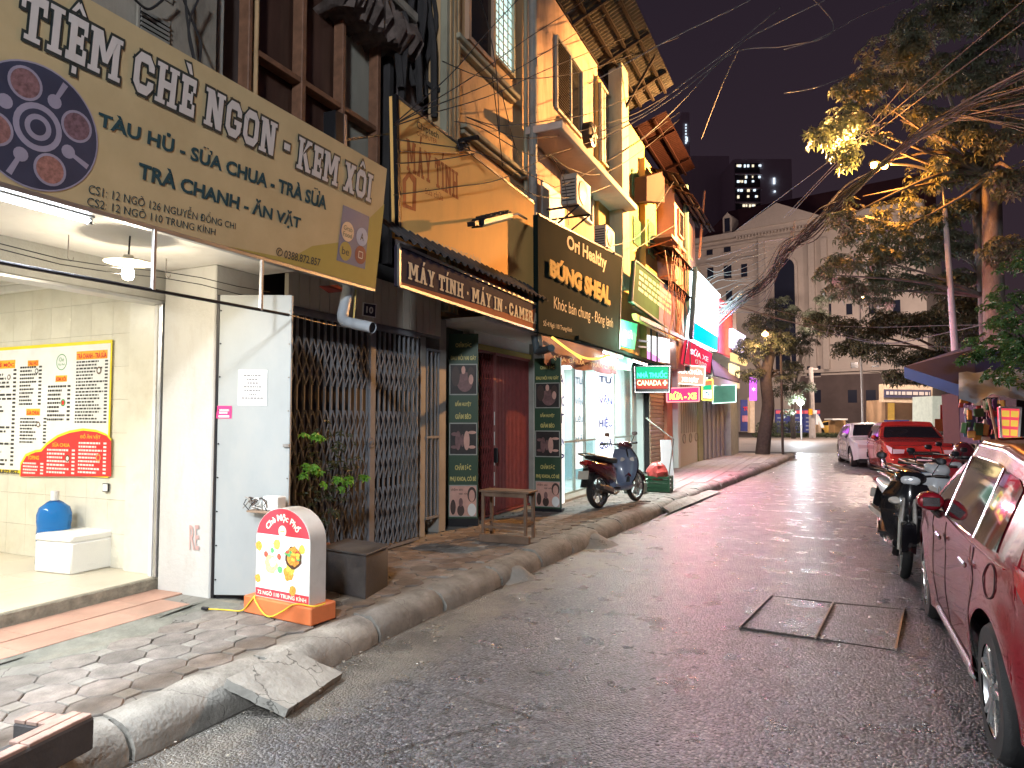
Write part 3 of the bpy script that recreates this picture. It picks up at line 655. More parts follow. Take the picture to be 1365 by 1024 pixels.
prof = [(.0, 0), (.125, .0), (.135, .03), (.13, .10), (.136, .13), (.13, .16), (.136, .19), (.13, .25), (.137, .29), (.137, .33), (.12, .37), (.06, .405), (.032, .415), (.03, .44)]
h_ = bz - .272
MB().lathe((bc.x, bc.y, .272), [(r, z * h_ / .47) for r, z in prof], 28).build('bottle_body', mBot, bo, smooth=True, ang=60)
MB().lathe((bc.x, bc.y, .272), [(.033, .415 * h_ / .47), (.034, .47 * h_ / .47), (.03, .475 * h_ / .47)], 16).build('cap', mPW, bo, smooth=True)
# ================================================================ YELLOW SIGN
mYel = M('yellow_banner', lin((190, 172, 134)), .6, spec=.25, var=.10, scale=3, dirt=.15, dcol=(.35, .22, .08))
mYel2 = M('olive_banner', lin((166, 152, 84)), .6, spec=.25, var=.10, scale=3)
ys = thing('yellow_signboard', 'long yellow dessert shop signboard with white block letters over the open shop', 'signboard', (-3.9, 2.5, 2.8))
XT = -3.72; XB = -3.86; y0s = -.6
pr0 = PX(516, 223, XT); pr1 = PX(500, 386, XB)
zT = 3.96; zB = pr1.z
q = Q([(XT, y0s, zT), (XT, pr0.y, zT), (XB, pr1.y, zB), (XB, y0s, zB)])
q.board('banner', mYel, ys, .03)
def inv(q, u, v):
    d = ray(u, v); t = (q.q[0] - O_).dot(q.n) / d.dot(q.n); p = O_ + d * t
    tl, tr, br, bl = q.q; a = .5; b = .5
    for _ in range(12):
        e = q.P(a, b) - p; da = (br - bl) * (1 - b) + (tr - tl) * b; db = (tl - bl) * (1 - a) + (tr - br) * a
        A = da.dot(da); B = da.dot(db); Cc = db.dot(db); r1 = e.dot(da); r2 = e.dot(db); D = A * Cc - B * B
        a -= (r1 * Cc - r2 * B) / D; b -= (A * r2 - B * r1) / D
    return a, b
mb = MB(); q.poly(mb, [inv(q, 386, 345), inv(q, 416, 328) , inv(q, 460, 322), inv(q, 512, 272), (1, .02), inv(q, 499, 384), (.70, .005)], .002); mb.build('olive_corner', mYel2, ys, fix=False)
def fit(q, st, ul, vl, ur, vr, h0, h1, mat, par, **k):
    """text running between two photo pixels of its baseline; heights in pixels give its size"""
    a0, b0 = inv(q, ul, vl); a1, b1 = inv(q, ur, vr); _, c0 = inv(q, ul, vl - h0); _, c1 = inv(q, ur, vr - h1)
    k.setdefault('bold', .02); off = k.pop('off', .005); name = k.pop('name', 'lettering')
    if k.pop('slab', False):
        ol = k.pop('outline', None); og = k.pop('og', .7); k.pop('bold'); hh = ((c0 - b0) + (c1 - b1)) / 2
        return q.slabtext(st, a0, a1, (b0 + b1) / 2, (b0 + b1) / 2 + hh, mat, par, off, ol, og)
    vs, fs = text_raw(st, k['bold']); x0 = min(v[0] for v in vs); x1 = max(v[0] for v in vs); y0 = min(v[1] for v in vs); y1 = max(v[1] for v in vs)
    mb = MB(); P = []
    for x, y in vs:
        a = (x - x0) / (x1 - x0); t = y / .729
        P.append(q.P(a0 + (a1 - a0) * a, (b0 + (b1 - b0) * a) + ((c0 - b0) * (1 - a) + (c1 - b1) * a) * t, off))
    return mb.add(P, fs).build(name, mat, par, fix=False)
mLW = M('letter_white', (.60, .57, .56), .7, var=.05, spec=.2); mLO = M('letter_outline', (.03, .04, .04), .5); mLB = M('letter_teal', (.03, .07, .085), .8, spec=.1, var=.05)
a0_, b0_ = inv(q, 22, 62); a1_, b1_ = inv(q, 494, 263)
_, ct = inv(q, 100, 48); _, cb = inv(q, 100, 105)
q.slabtext('TIỆM CHÈ NGON - KEM XÔI', a0_, a1_, (inv(q, 150, 115)[1] + inv(q, 490, 264)[1]) / 2, (inv(q, 135, 55)[1] + inv(q, 490, 222)[1]) / 2, mLW, ys, .008, outline=mLO, og=.75)
def hgt(q, u, v): return inv(q, u, v)[1]
def tline(q, st, ul, ur, vtl, vbl, vtr, vbr, mat, par, bold=.02, off=.005, name='lettering', slab=False, **k):
    """capitals whose box has left pixel edge (ul, vtl..vbl) and right edge (ur, vtr..vbr)"""
    al, bt0 = inv(q, ul, vtl); _, bb0 = inv(q, ul, vbl); ar, bt1 = inv(q, ur, vtr); _, bb1 = inv(q, ur, vbr)
    if slab: return q.slabtext(st, al, ar, (bb0 + bb1) / 2, (bt0 + bt1) / 2, mat, par, off, **k)
    vs, fs = text_raw(st, bold); x0 = min(v[0] for v in vs); x1 = max(v[0] for v in vs)
    P = [];
    for x, y in vs:
        a = (x - x0) / (x1 - x0); t = y / .729; P.append(q.P(al + (ar - al) * a, (bb0 + (bb1 - bb0) * a) * (1 - t) + (bt0 + (bt1 - bt0) * a) * t, off))
    return MB().add(P, fs).build(name, mat, par, fix=False)
tline(q, 'TÀU HỦ - SỮA CHUA - TRÀ SỮA', 131, 436, 149, 167, 262, 280, mLB, ys, bold=.035)
tline(q, 'TRÀ CHANH - ĂN VẶT', 185, 401, 216, 237, 291, 305, mLB, ys, bold=.035)
tline(q, 'CS1: 12 NGÕ 126 NGUYỄN ĐỔNG CHI', 118, 314, 245, 258, 297, 306, mLB, ys, bold=.0)
tline(q, 'CS2: 12 NGÕ 110 TRUNG KÍNH', 116, 287, 262, 274, 305, 314, mLB, ys, bold=.0)
tline(q, '0388.872.857', 379, 427, 333, 344, 345, 355, mLO, ys, bold=.015)
mb = MB(); a, c = inv(q, 372, 336); q.disc(mb, a, c, .03, .004, 14, .024); mb.build('phone_mark', mLO, ys, fix=False); q.text('✆', a - .006, a + .006, c - .02, c + .02, mLO, ys, .004, .0)
# delivery marks
mDel = flat('delivery_panel', (128, 118, 140)); mDel2 = flat('delivery_panel_blue', (88, 104, 140))
mb = MB(); q.poly(mb, [inv(q, 457, 273), inv(q, 492, 289), inv(q, 486, 359), inv(q, 448, 347)], .0035); mb.build('delivery_panel', mDel2, ys, fix=False)
def mark(u, v, r, mt, st, ml, w=.7, h=.25):
    a, c = inv(q, u, v); mb = MB(); q.disc(mb, a, c, r, .005, 20); mb.build('delivery_mark', mt, ys, fix=False)
    k = q.H() / q.W()
    for i, s in enumerate(st): q.text(s, a - k * r * w, a + k * r * w, c - r * h + (len(st) - 1 - 2 * i) * r * h * 1.3, c + r * h + (len(st) - 1 - 2 * i) * r * h * 1.3, ml, ys, .0065, .01)
mark(463, 309, .075, flat('pale_peach', (214, 190, 160)), ['Grab', 'Food'], flat('mark_green', (120, 120, 96)))
mark(482, 316, .072, flat('pale_blue', (150, 170, 200)), ['A'], mLO, .3, .4)
mark(460, 335, .072, mYel2, ['be'], mLO, .6, .4)
mark(480, 340, .072, flat('mark_red', (110, 40, 50)), ['▢'], mLW, .4, .4)
# dish picture on a dark blue disc
a, c = inv(q, 50, 170); mDisc = flat('dish_disc', (54, 60, 84), var=.2); mPale = flat('dish_pale', (150, 146, 168), var=.12)
k = q.H() / q.W(); RR = .29
def dd(a, c, r, m, o, nm='dish_picture', n=26, **kk): mb = MB(); q.disc(mb, a, c, r, o, n, **kk); mb.build(nm, m, ys, fix=False)
dd(a, c, RR, mDisc, .003, n=48); dd(a, c, RR, mPale, .0036, n=48, r2=RR * .975)
for j, mt in zip(range(8), (mFood, mPale, mFood, mPale, mFood, mPale, flat('dish_violet', (120, 80, 120), var=.5, scale=30), mPale)):
    t = 2 * math.pi * j / 8 + .39; aa, cc_ = a + k * .19 * math.cos(t), c + .19 * math.sin(t)
    if j % 2 == 0: dd(aa, cc_, .076, mPale, .0042); dd(aa, cc_, .064, flat('dish_mix%d' % j, (118 + 6 * j, 92 + 3 * j, 104), var=.5, scale=40), .0048)
    else:
        mb = MB(); q.disc(mb, a + k * .16 * math.cos(t), c + .16 * math.sin(t), .033, .0042, 14); q.poly(mb, [(a + k * .15 * math.cos(t - .06), c + .15 * math.sin(t - .06)), (a + k * .27 * math.cos(t - .05), c + .27 * math.sin(t - .05)), (a + k * .27 * math.cos(t + .05), c + .27 * math.sin(t + .05)), (a + k * .15 * math.cos(t + .06), c + .15 * math.sin(t + .06))], .0045); mb.build('dish_picture', mPale, ys, fix=False)
dd(a, c, .11, mPale, .0052); dd(a, c, .083, mDisc, .0058, r2=.06); dd(a, c, .036, mDisc, .0058)
# frame, brackets
b = MB().bar((XB - .02, y0s, zB - .012), (XB - .02, pr1.y, zB - .012), .05, .03); b.build('bottom_rail', mAlu, ys, bev=.004)
MB().bar((XT - .04, y0s, zT - .02), (XT - .04, pr0.y, zT - .02), .04).build('frame_bar', mBlk, ys)
MB().bar((XT - .05, pr0.y - .02, zT - .03), (XB - .05, pr1.y - .02, zB), .04).build('frame_bar', mBlk, ys)
for y in (0., 1.3, 2.6, 3.9, 5.0):
    MB().bar((XT - .06, y, zT - .03), (XB - .06, y, zB), .03).build('frame_bar', mBlk, ys); MB().bar((XT - .06, y, zT - .1), (-5.0, y, zT - .1), .03).build('bracket', mBlk, ys)
# tube light along the sign's foot (the white streak under the banner)
zt = zB - .05
for i, (ya, yb) in enumerate(((-1.2, .0), (.1, 1.3), (1.4, 2.6))):
    tube_light((XB - .10, ya, zt), (XB - .10, yb, zt), ('tube light under the yellow signboard, at its open end', 'tube light under the yellow signboard, beside the hanging bulb on the near side', 'tube light under the yellow signboard, from the hanging bulb to the rail rod')[i], 16, house=True)
    lamp('sign_tube_lamp', 'AREA', (XB - .06, (ya + yb) / 2, zt - .03), 85, (.86, .93, 1), .04, rot=(0, R(-42), 0), sy=1.15)
# ---- hanging bulb with shade
c = PX(171, 352, -4.35); bl = thing('hanging_bulb', 'lit bulb with a flat pale shade hanging under the yellow signboard', 'lamp', c)
MB().lathe(c + Vector((0, 0, .01)), [(.03, .05), (.035, .03), (.15, .005), (.155, 0), (.15, -.004), (.03, .02)], 28).build('lamp_shade', M('enamel_shade', (.85, .8, .65), .4, var=.03), bl, smooth=True)
MB().lathe(c + Vector((0, 0, -.075)), [(.005, -.04), (.03, -.03), (.04, 0), (.036, .03), (.02, .06), (.016, .08)], 18).build('bulb', E('bulb_glow', (1, .88, .66), 40), bl, smooth=True)
MB().tube([c + Vector((0, 0, .05)), c + Vector((.01, 0, .2)), Vector((c.x + .02, c.y, 2.87))], .006, 6).build('cord', mBlk, bl)
lamp('bulb_lamp', 'POINT', c + Vector((0, 0, -.14)), 24, (1, .84, .6), .05)
# ---- awning rail and its rods
rl = thing('awning_rail', 'thin black rail hung on rods below the yellow signboard', 'rail', (-3.85, 2.5, 2.4))
p1 = PX(385, 420, -3.85); p2 = PX(470, 438, -3.85)
MB().tube([(-3.85, -.5, 2.41), (-3.85, 2.2, 2.405), p1], .012, 8).build('rail', mBlk, rl, smooth=True)
MB().tube([p1, (p1 + p2) / 2 + Vector((0, 0, -.01)), p2], .004, 6).build('wire_end', mSt, rl)
for y in (.8, 2.95, PX(348, 400, -3.85).y): MB().box(-3.862, -3.838, y - .012, y + .012, 2.41, 2.8).build('rod', mAlu, rl, bev=.003)
for (u, v, l) in ((92, 300, .16), (222, 335, .13)):
    c = PX(u, v, -4.7); c.z = 2.86; one('ceiling_hook', MB().tube([c, c + Vector((0, 0, -l)), c + Vector((.01, .012, -l - .02)), c + Vector((.01, .03, -l - .01)), c + Vector((.01, .032, -l + .01))], .004, 6), mSt, 'wire hook hanging from the shop soffit %s' % ('on the near side of the bulb' if u < 100 else 'between the bulb and the pier'), 'hook')
for i, (z, s) in enumerate(((2.70, .10), (2.63, .06))):
    one('slack_wire', MB().tube([(-4.3, y, z - s * math.sin(math.pi * (y + .5) / 4.9) + .02 * math.sin(y * 4)) for y in [-.5 + .35 * j for j in range(15)]], .0035, 5), mBlk, ('upper' if i == 0 else 'lower') + ' of two slack wires strung under the shop soffit', 'wire')
# ---- drain pipe
pp_ = thing('drain_pipe', 'grey plastic drain pipe with elbow jutting under the end of the yellow signboard', 'pipe', PX(465, 400, -3.95))
mPVC = M('pvc_grey', (.42, .47, .52), .35, var=.08); A = PX(464, 386, -4.0); B = PX(455, 428, -3.98); Cc = PX(497, 437, -3.62)
MB().tube([A + Vector((0, 0, .1)), A, B + (A - B) * .2, B + (A - B) * .08 + (Cc - B) * .03, B + (Cc - B) * .12, B + (Cc - B) * .2], .052, 16).build('pipe', mPVC, pp_, smooth=True, ang=60)
MB().tube([B + (Cc - B) * .18, Cc], .050, 16, cap=False).build('spout', mPVC, pp_, smooth=True); MB().tube([Cc - (Cc - B) * .03, Cc - (Cc - B) * .031], .045, 16).build('mouth', mBlk, pp_)
MB().tube([A + Vector((.05, .05, 0)), B + Vector((.06, .1, .03))], .008, 6).build('strap', flat('strap', (190, 180, 110)), pp_)
one('ceiling_scrap', MB().slab([PX(427, 381, -4.1), PX(450, 380, -4.1), PX(461, 388, -4.05), PX(440, 390, -4.1)], .02), flat('scrap_red', (150, 60, 50)), 'red and white scrap of board tucked under the end of the yellow signboard', 'board')
# ---- white metal door leaf with papers
dl = PD(284, 790, 5.5); dr = PD(383, 787, 5.46); z0 = .20; zt1 = PD(284, 393, 5.5).z
A = Vector((dl.x, dl.y, 0)); B = Vector((dr.x, dr.y, 0))
dq = Q([A + up * zt1, B + up * (zt1 - .01), B + up * z0, A + up * z0])
mDoor = M('white_metal_door', (.38, .41, .42), .45, var=.12, scale=2, bump=.25, bs=4, dirt=.5, dcol=(.42, .42, .40), dscale=4, streak=.5)
door = thing('metal_door_leaf', 'pale grey metal door leaf folded open beside the shop pier with papers stuck on it', 'door', (A.x, A.y, z0))
dq.board('leaf', mDoor, door, .03, bev=.004)
MB().slab([dq.P(-.03, 1, .004), dq.P(.012, 1, .004), dq.P(.012, -.01, .004), dq.P(-.03, -.01, .004)], .05, dq.n).build('hinge_post', mBlk, door, bev=.003)
for i in range(9): p = dq.P(.03, .05 + i * .112, .002); MB().lathe(p, [(.007, -.004), (.006, .004)], 8, 'Y').build('rivet', mBlk, door)
for i in range(9): p = dq.P(.975, .05 + i * .112, .002); MB().lathe(p, [(.006, -.004), (.005, .004)], 8, 'Y').build('rivet', mSt, door)
ad, bd = inv(dq, 318, 493); a2, b2 = inv(dq, 356, 541)
mb = MB(); dq.rect(mb, ad, b2, a2, bd, .002); o = one('paper_notice', MB().slab([dq.P(ad, bd, .004), dq.P(a2, bd, .004), dq.P(a2, b2, .004), dq.P(ad, b2, .004)], .0015), mPW, 'white printed paper notice taped on the open metal door leaf', 'notice')
nq = Q([dq.P(ad, bd, .0045), dq.P(a2, bd, .0045), dq.P(a2, b2, .0045), dq.P(ad, b2, .0045)]); mGrey = flat('print_grey', (130, 130, 134))
mb = MB(); rs = random.Random(2)
for i in range(7):
    w = (.62, .4, .36, .6, .56, .26, .74)[i]; x = .5 - w / 2; yy = .84 - i * .105
    while x < .5 + w / 2: ww_ = rs.uniform(.04, .10); nq.rect(mb, x, yy - .02, min(x + ww_, .5 + w / 2), yy + .02, .0015); x += ww_ + .025
x = mb.build('print', mGrey, o, fix=False); x['kind'] = 'stuff'
sa, sb = inv(dq, 289, 541); sa2, sb2 = inv(dq, 309, 558)
o = one('pink_sticker', MB().slab([dq.P(sa, sb, .004), dq.P(sa2, sb, .004), dq.P(sa2, sb2, .004), dq.P(sa, sb2, .004)], .0015), flat('hot_pink', (225, 60, 130)), 'small pink sticker on the metal door leaf beside its hinge post', 'sticker')
sq = Q([dq.P(sa, sb, .0045), dq.P(sa2, sb, .0045), dq.P(sa2, sb2, .0045), dq.P(sa, sb2, .0045)]); mb = MB(); sq.lines(mb, .2, .85, .35, .75, 2, .0015, random.Random(1), .8, .2); sq.rect(mb, .15, .08, .85, .25, .0015); mb.build('white_band', mPW, o, fix=False)
MB().slab([dq.P(.92, .5, .02), dq.P(1.0, .5, .02), dq.P(1.0, .49, .02), dq.P(.92, .49, .02)], .02, dq.n).build('bolt', mSt, door)
# power unit on a little shelf, in front of the door leaf
c = dq.P(.77, inv(dq, 360, 680)[1], .06)
sh = thing('meter_shelf', 'small wooden shelf on the open metal door leaf', 'shelf', c)
MB().cbox(c, (.30, .16, .015)).build('board', M('raw_wood', (.30, .21, .15), .7, var=.25, scale=12), sh, bev=.002); MB().bar(c + Vector((.1, .05, -.02)), c + Vector((.0, .08, -.12)), .012).build('brace', mSt, sh)
pb = thing('junction_box', 'white plastic electric box with tangled wires on the small wooden shelf', 'electric box', c + Vector((.05, 0, .01)))
MB().cbox(c + Vector((.06, 0, .065)), (.15, .10, .11)).build('case', mPW, pb, bev=.008)
for i in range(7):
    r = random.Random(i); MB().tube([c + Vector((-.10 + r.uniform(-.03, .06), -.06 + r.uniform(-.02, .02), .01 + .10 * abs(math.sin(t * 1.3 + i)))) + Vector((t * .05 * math.cos(i), 0, 0)) for t in [j * .35 for j in range(8)]], .004, 5).build('wire', (mPK, mPW, mPB, mSt)[i % 4], pb, smooth=True)
# cardboard and dark step under door
one('door_ramp', MB().slab([PZ(284, 800, .155) + up * .04, PZ(352, 797, .155) + up * .04, PZ(352, 789, .155) + up * .04, PZ(300, 789, .155) + up * .04], .04, up), mBlk, 'low dark metal ramp under the open white door leaf', 'ramp')
# ================================================================ HOUSE NUMBER 10
XF = -4.45
def ypx(u, x): d = ray(u, 512); return d.y * (x / d.x)
mGate = M('gate_grey', (.19, .205, .23), .7, .0, var=.15, scale=8, dirt=.3, dcol=(.12, .10, .08))
mHead = M('header_panel', (.50, .47, .40), .6, var=.08, scale=3, dirt=.25, dcol=(.25, .22, .17), streak=.6, rnd=.04)
h10 = thing('house_ten', 'dark fronted house numbered 10 behind the grey folding gate', 'house', (-4.7, 6, .14))
y0h, y1h = 4.5, 7.75
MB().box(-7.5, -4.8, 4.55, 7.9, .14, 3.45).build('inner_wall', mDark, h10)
hp0 = PX(384, 405, XF); hp1 = PX(588, 449, XF); zt = PX(588, 412, XF).z; zb_ = (hp0.z + hp1.z) / 2
n = 19; bw = (hp1.y - hp0.y) / n; hbo = None
for i in range(n):
    if not hbo: hbo = MB().box(XF - .05, XF, hp0.y + .004, hp0.y + bw - .004, zb_, zt + .14).build('header_board', mHead, h10, bev=.003)
    else: copyobj(hbo, h10, (0, i * bw, 0))
MB().box(XF - .08, XF - .02, hp0.y, hp1.y, zb_ - .03, zb_).build('header_rail', mGate, h10)
yp0 = ypx(560, XF); 
MB().box(-4.8, XF - .06, 7.15, 7.28, .14, zb_ - .03).build('post', mPlast, h10, bev=.01)
MB().box(-4.8, XF - .06, 7.60, 7.78, .14, 2.9).build('post', mPlast, h10, bev=.01)
MB().box(-4.8, XF - .03, 4.5, 4.62, .14, zb_).build('post', mDark, h10)
# side window beside the gate
b = MB()
for y in (7.30, 7.40, 7.50, 7.58): MB().box(XF - .07, XF - .05, y, y + .014, .35, 2.45).build('window_bar', mGate, h10)
for z in (.35, 1.35, 2.45): MB().box(XF - .075, XF - .045, 7.28, 7.60, z, z + .03).build('cross_rail', mGate, h10)
MB().box(XF - .3, XF - .29, 7.28, 7.6, .14, 2.6).build('window_glass', M('dark_glass', (.02, .022, .025), .08, var=0), h10)
# number plate
npq = Q(qx(XF + .012, (484, 403), (502, 405.5), (501, 424), (483, 421)))
npl = thing('number_plate', 'small navy house number plate reading 10 on the header boards', 'number plate', npq.P(.5, 0))
npq.board('plate_rim', mPW, npl, .006); mb = MB(); npq.rect(mb, .07, .07, .93, .93, .0015); mb.build('plate_field', flat('navy', (30, 36, 62)), npl, fix=False)
npq.text('10', .24, .76, .25, .75, mPW, npl, .003, .035)
# folding gates
def gate(y0, y1, x, z0, z1, pitch, mat, label, posts=(), rows_=((1.95, 2.42), (1.05, 1.62), (.3, 1.0)), cell=.235, th=.016, solid=()):
    g = thing('folding_gate', label, 'gate', (x, (y0 + y1) / 2, z0)); n = int(round((y1 - y0) / pitch)); pb_ = None; lt = None
    for i in range(n + 1):
        y = y0 + (y1 - y0) * i / n
        if pb_ is None: pb_ = MB().box(x - .012, x + .012, y - th / 2, y + th / 2, z0 + .04, z1 - .04).build('upright', mat, g)
        else: copyobj(pb_, g, (0, y - y0, 0))
        if i < n and not any(a <= i < c for a, c in solid):
            if lt is None:
                b = MB(); d = (y1 - y0) / n
                for za, zc in rows_:
                    m = max(1, int(round((zc - za) / cell))); h = (zc - za) / m
                    for k in range(m):
                        b.bar((x + .018, y, za + k * h), (x + .018, y + d, za + (k + 1) * h), .005, .014, up=(1, 0, 0)); b.bar((x + .024, y, za + (k + 1) * h), (x + .024, y + d, za + k * h), .005, .014, up=(1, 0, 0))
                lt = b.build('lattice', mat, g); lt['kind'] = 'stuff'
            else: copyobj(lt, g, (0, y - y0, 0))
    MB().box(x - .02, x + .03, y0 - .02, y1 + .02, z1 - .04, z1).build('top_track', mat, g); MB().box(x - .02, x + .03, y0 - .02, y1 + .02, z0, z0 + .03).build('bottom_track', mat, g)
    for y in posts: MB().box(x - .02, x + .035, y - .05, y + .05, z0 + .03, z1 - .04).build('lock_stile', mat, g, bev=.006)
    return g
yg0, ygm, yg1 = 4.72, ypx(494, XF), ypx(556, XF)
g = gate(yg0, ygm - .06, XF, .16, zb_ - .04, .098, mGate, 'grey folding lattice gate of house 10, its near leaf beside the white door', rows_=((1.92, 2.36), (.95, 1.68), (.22, .85)))
g = gate(ygm + .06, yg1, XF, .16, zb_ - .04, .098, mGate, 'grey folding lattice gate of house 10, its far leaf with the lock stile', posts=(ygm,), rows_=((1.92, 2.36), (.95, 1.68), (.22, .85)))
c = PX(494, 590, XF + .045); b = MB().lathe(c, [(.055, 0), (.06, .006), (.05, .012), (.045, .008)], 24, 'X'); b.build('lock_disc', mGate, g, smooth=True)
MB().lathe(c + Vector((.012, 0, 0)), [(.02, 0), (.015, .012)], 12, 'X').build('lock', mGate, g)
yp = thing('potted_shrub', 'thin leafy shrub with bright young tips in front of the grey folding gate', 'plant', PX(440, 740, -4.15))
PLANT = True
# raised dark board block in front
mBlkB = M('black_board', (.055, .055, .06), .7, var=.3, scale=6, dirt=.35, dcol=(.16, .15, .13), bump=.2)
Z = .155
f0, f1, f2 = PZ(516, 781, Z), PZ(432, 775, Z), PZ(516 + 36, 770, Z)
zt_ = Z + .33
ed = PZ(487, 799, Z); el = PZ(430, 786, Z); er = PZ(517, 781, Z)
topw = MB().slab([p + up * .34 for p in (ed, er, er + (el - ed), el)], .34, up)
bb = thing('black_box', 'low black painted wooden box behind the arched sign', 'box', ed); topw.build('body', mBlkB, bb, bev=.004)
MB().slab([p + up * .355 for p in (ed + Vector((.01, -.01, 0)), er + Vector((.03, 0, 0)), er + (el - ed), el - Vector((.02, 0.02, 0)))], .014, up).build('top_board', mBlkB, bb, bev=.003)
# ---- arched pavement sign
mOr = M('orange_base', (.72, .20, .07), .6, var=.12, scale=8, dirt=.2, dcol=(.3, .12, .06))
Z = .155
fb0, fb1, fb2 = PZ(324, 816, Z), PZ(414, 836, Z), PZ(448, 824, Z)
asg = thing('arched_sign', 'arched red and white dessert sign standing on an orange base on the pavement', 'sign', (fb0 + fb2) / 2)
e1 = (fb1 - fb0); e2 = (fb2 - fb1); th_ = .125
base4 = [fb0, fb1, fb1 + e2, fb0 + e2]
MB().slab([p + up * th_ for p in base4], th_, up).build('orange_base', mOr, asg, bev=.008)
# face plane: inset on the base
u1 = e1.normalized(); nf = Vector((u1.y, -u1.x, 0)); nf = nf if nf.y < 0 else -nf
pf0 = base4[0] + e1 * .13 - nf * .05 + up * th_; pf1 = base4[0] + e1 * .99 - nf * .05 + up * th_
wA = e1.length * .80; HA = .665; thk = .15
C0 = base4[0] + e1 * .12 - nf * (.04) + up * th_
fq = Q([C0 + up * HA, C0 + u1 * wA + up * HA, C0 + u1 * wA, C0]); fq.n = nf
hs = wA / HA; arch = [(0, 0), (1, 0)] ; r0 = .5
ah = 1 - .5 * hs * .80
for j in range(21): t = math.pi * j / 20; arch.append((.5 + .5 * math.cos(t), ah + (1 - ah) * math.sin(t)))
mShell = M('sign_shell', (.60, .60, .58), .5, var=.08, dirt=.25, dcol=(.35, .33, .3), dscale=10)
MB().slab([fq.P(a, c, 0) for a, c in arch], thk, nf).build('shell', mShell, asg, smooth=True, ang=30)
mSW = M('lit_panel_white', (.80, .80, .78), .35, var=.03, emit=(1, 1, 1), es=.25); mSR = M('lit_panel_red', (.72, .06, .08), .35, var=.04, emit=(.9, .08, .1), es=.22)
mb = MB(); fq.poly(mb, [(a, c) for a, c in [(.01, .01), (.99, .01)] + [(.5 + .49 * math.cos(math.pi * j / 20), ah + (1 - ah) * .985 * math.sin(math.pi * j / 20)) for j in range(21)]], .002); mb.build('face', mSW, asg, fix=False)
mb = MB(); fq.poly(mb, [(.01, .70), (.99, .70)] + [(.5 + .49 * math.cos(math.pi * j / 20), max(.70, ah + (1 - ah) * .985 * math.sin(math.pi * j / 20))) for j in range(21)], .003); mb.build('red_cap', mSR, asg, fix=False)
mb = MB(); fq.rect(mb, .01, .01, .99, .10, .003); mb.build('red_band', mSR, asg, fix=False)
mCr = M('lit_cream', (.8, .78, .66), .4, var=0, emit=(1, .97, .8), es=.25)
def arcwarp(a, b): t = math.pi * (.80 - .60 * a); r = .30 + .13 * b; return .5 + r * math.cos(t) * 1.0, .58 + r * math.sin(t) * hs * 1.02
fq.text('Chè Mộc Phố', 0, 1, 0, 1, mCr, asg, .005, .03, warp=arcwarp); fq.text('72 NGÕ 110 TRUNG KÍNH', .05, .95, .03, .085, mCr, asg, .005, .02)
mb = MB(); fq.disc(mb, .5, .75, .062, .0045, 22, ar=1 / hs); mb.build('round_mark', mCr, asg, fix=False)
mb = MB(); fq.disc(mb, .5, .75, .05, .0055, 22, .046, ar=1 / hs); fq.rect(mb, .46, .745, .54, .755, .0055); mb.build('round_mark', mPO, asg, fix=False)
pal = {k: M('lit_' + k, c, .45, var=.5, scale=70, emit=c, es=.18) for k, c in dict(orange=(.85, .38, .08), yellow=(.8, .65, .12), green=(.15, .5, .18), lime=(.55, .62, .3), redf=(.7, .12, .08), brown=(.12, .07, .05), bowl=(.74, .80, .76)).items()}
def blob(a, c, r, k, off, seed=0, sx=1.): 
    rr = random.Random(seed); mb = MB(); pts = [(a + sx * rr.uniform(.8, 1.1) * r / hs * math.cos(2 * math.pi * j / 18), c + rr.uniform(.85, 1.1) * r * math.sin(2 * math.pi * j / 18)) for j in range(18)]; fq.poly(mb, pts, off); mb.build('food_picture', pal[k], asg, fix=False)
for i, (a, c, r, k) in enumerate(((.06, .56, .055, 'orange'), (.4, .60, .06, 'yellow'), (.62, .30, .08, 'orange'), (.66, .37, .07, 'yellow'), (.05, .2, .05, 'orange'), (.7, .13, .055, 'orange'), (.86, .58, .05, 'yellow'))): blob(a, c, r, k, .0035 + i * .0001, i)
blob(.32, .38, .15, 'bowl', .0045, 21); blob(.30, .38, .105, 'lime', .005, 22); blob(.2, .48, .035, 'redf', .0055, 23); blob(.45, .47, .035, 'redf', .0056, 24); blob(.47, .33, .04, 'green', .0057, 25); blob(.32, .53, .03, 'green', .0058, 26); blob(.33, .40, .05, 'bowl', .006, 30)
blob(.71, .48, .125, 'brown', .0046, 27); blob(.71, .495, .11, 'orange', .0052, 28)
rr = random.Random(6)
for i in range(14): blob(.71 + rr.uniform(-.13, .13), .495 + rr.uniform(-.07, .07), .018, ('redf', 'yellow', 'green')[i % 3], .0056 + i * .0001, 40 + i, 1.8)
# yellow power cable
P = [PZ(278, 812, .16), PZ(300, 813, .162), PZ(322, 814, .165), PZ(333, 803, .24), fb0 + e1 * .18 + up * (th_ + .012), fb0 + e1 * .2 + nf * .012 + up * (th_ - .01), fb0 + e1 * .33 + nf * .02 + up * .04, fb0 + e1 * .45 + nf * .02 + up * .018, fb0 + e1 * .62 + nf * .018 + up * .07, fb0 + e1 * .78 + nf * .0 + up * (th_ + .01), fb0 + e1 * .99 - nf * .04 + up * (th_ + .006), fb1 + e2 * .55 + up * (th_ + .006)]
def spl(P, n=6):
    P = [Vector(p) for p in P]; out = []
    for i in range(len(P) - 1):
        a = P[max(i - 1, 0)]; b = P[i]; c = P[i + 1]; d = P[min(i + 2, len(P) - 1)]
        for j in range(n): t = j / n; out.append(.5 * ((2 * b) + (c - a) * t + (2 * a - 5 * b + 4 * c - d) * t * t + (3 * b - a - 3 * c + d) * t ** 3))
    return out + [P[-1]]
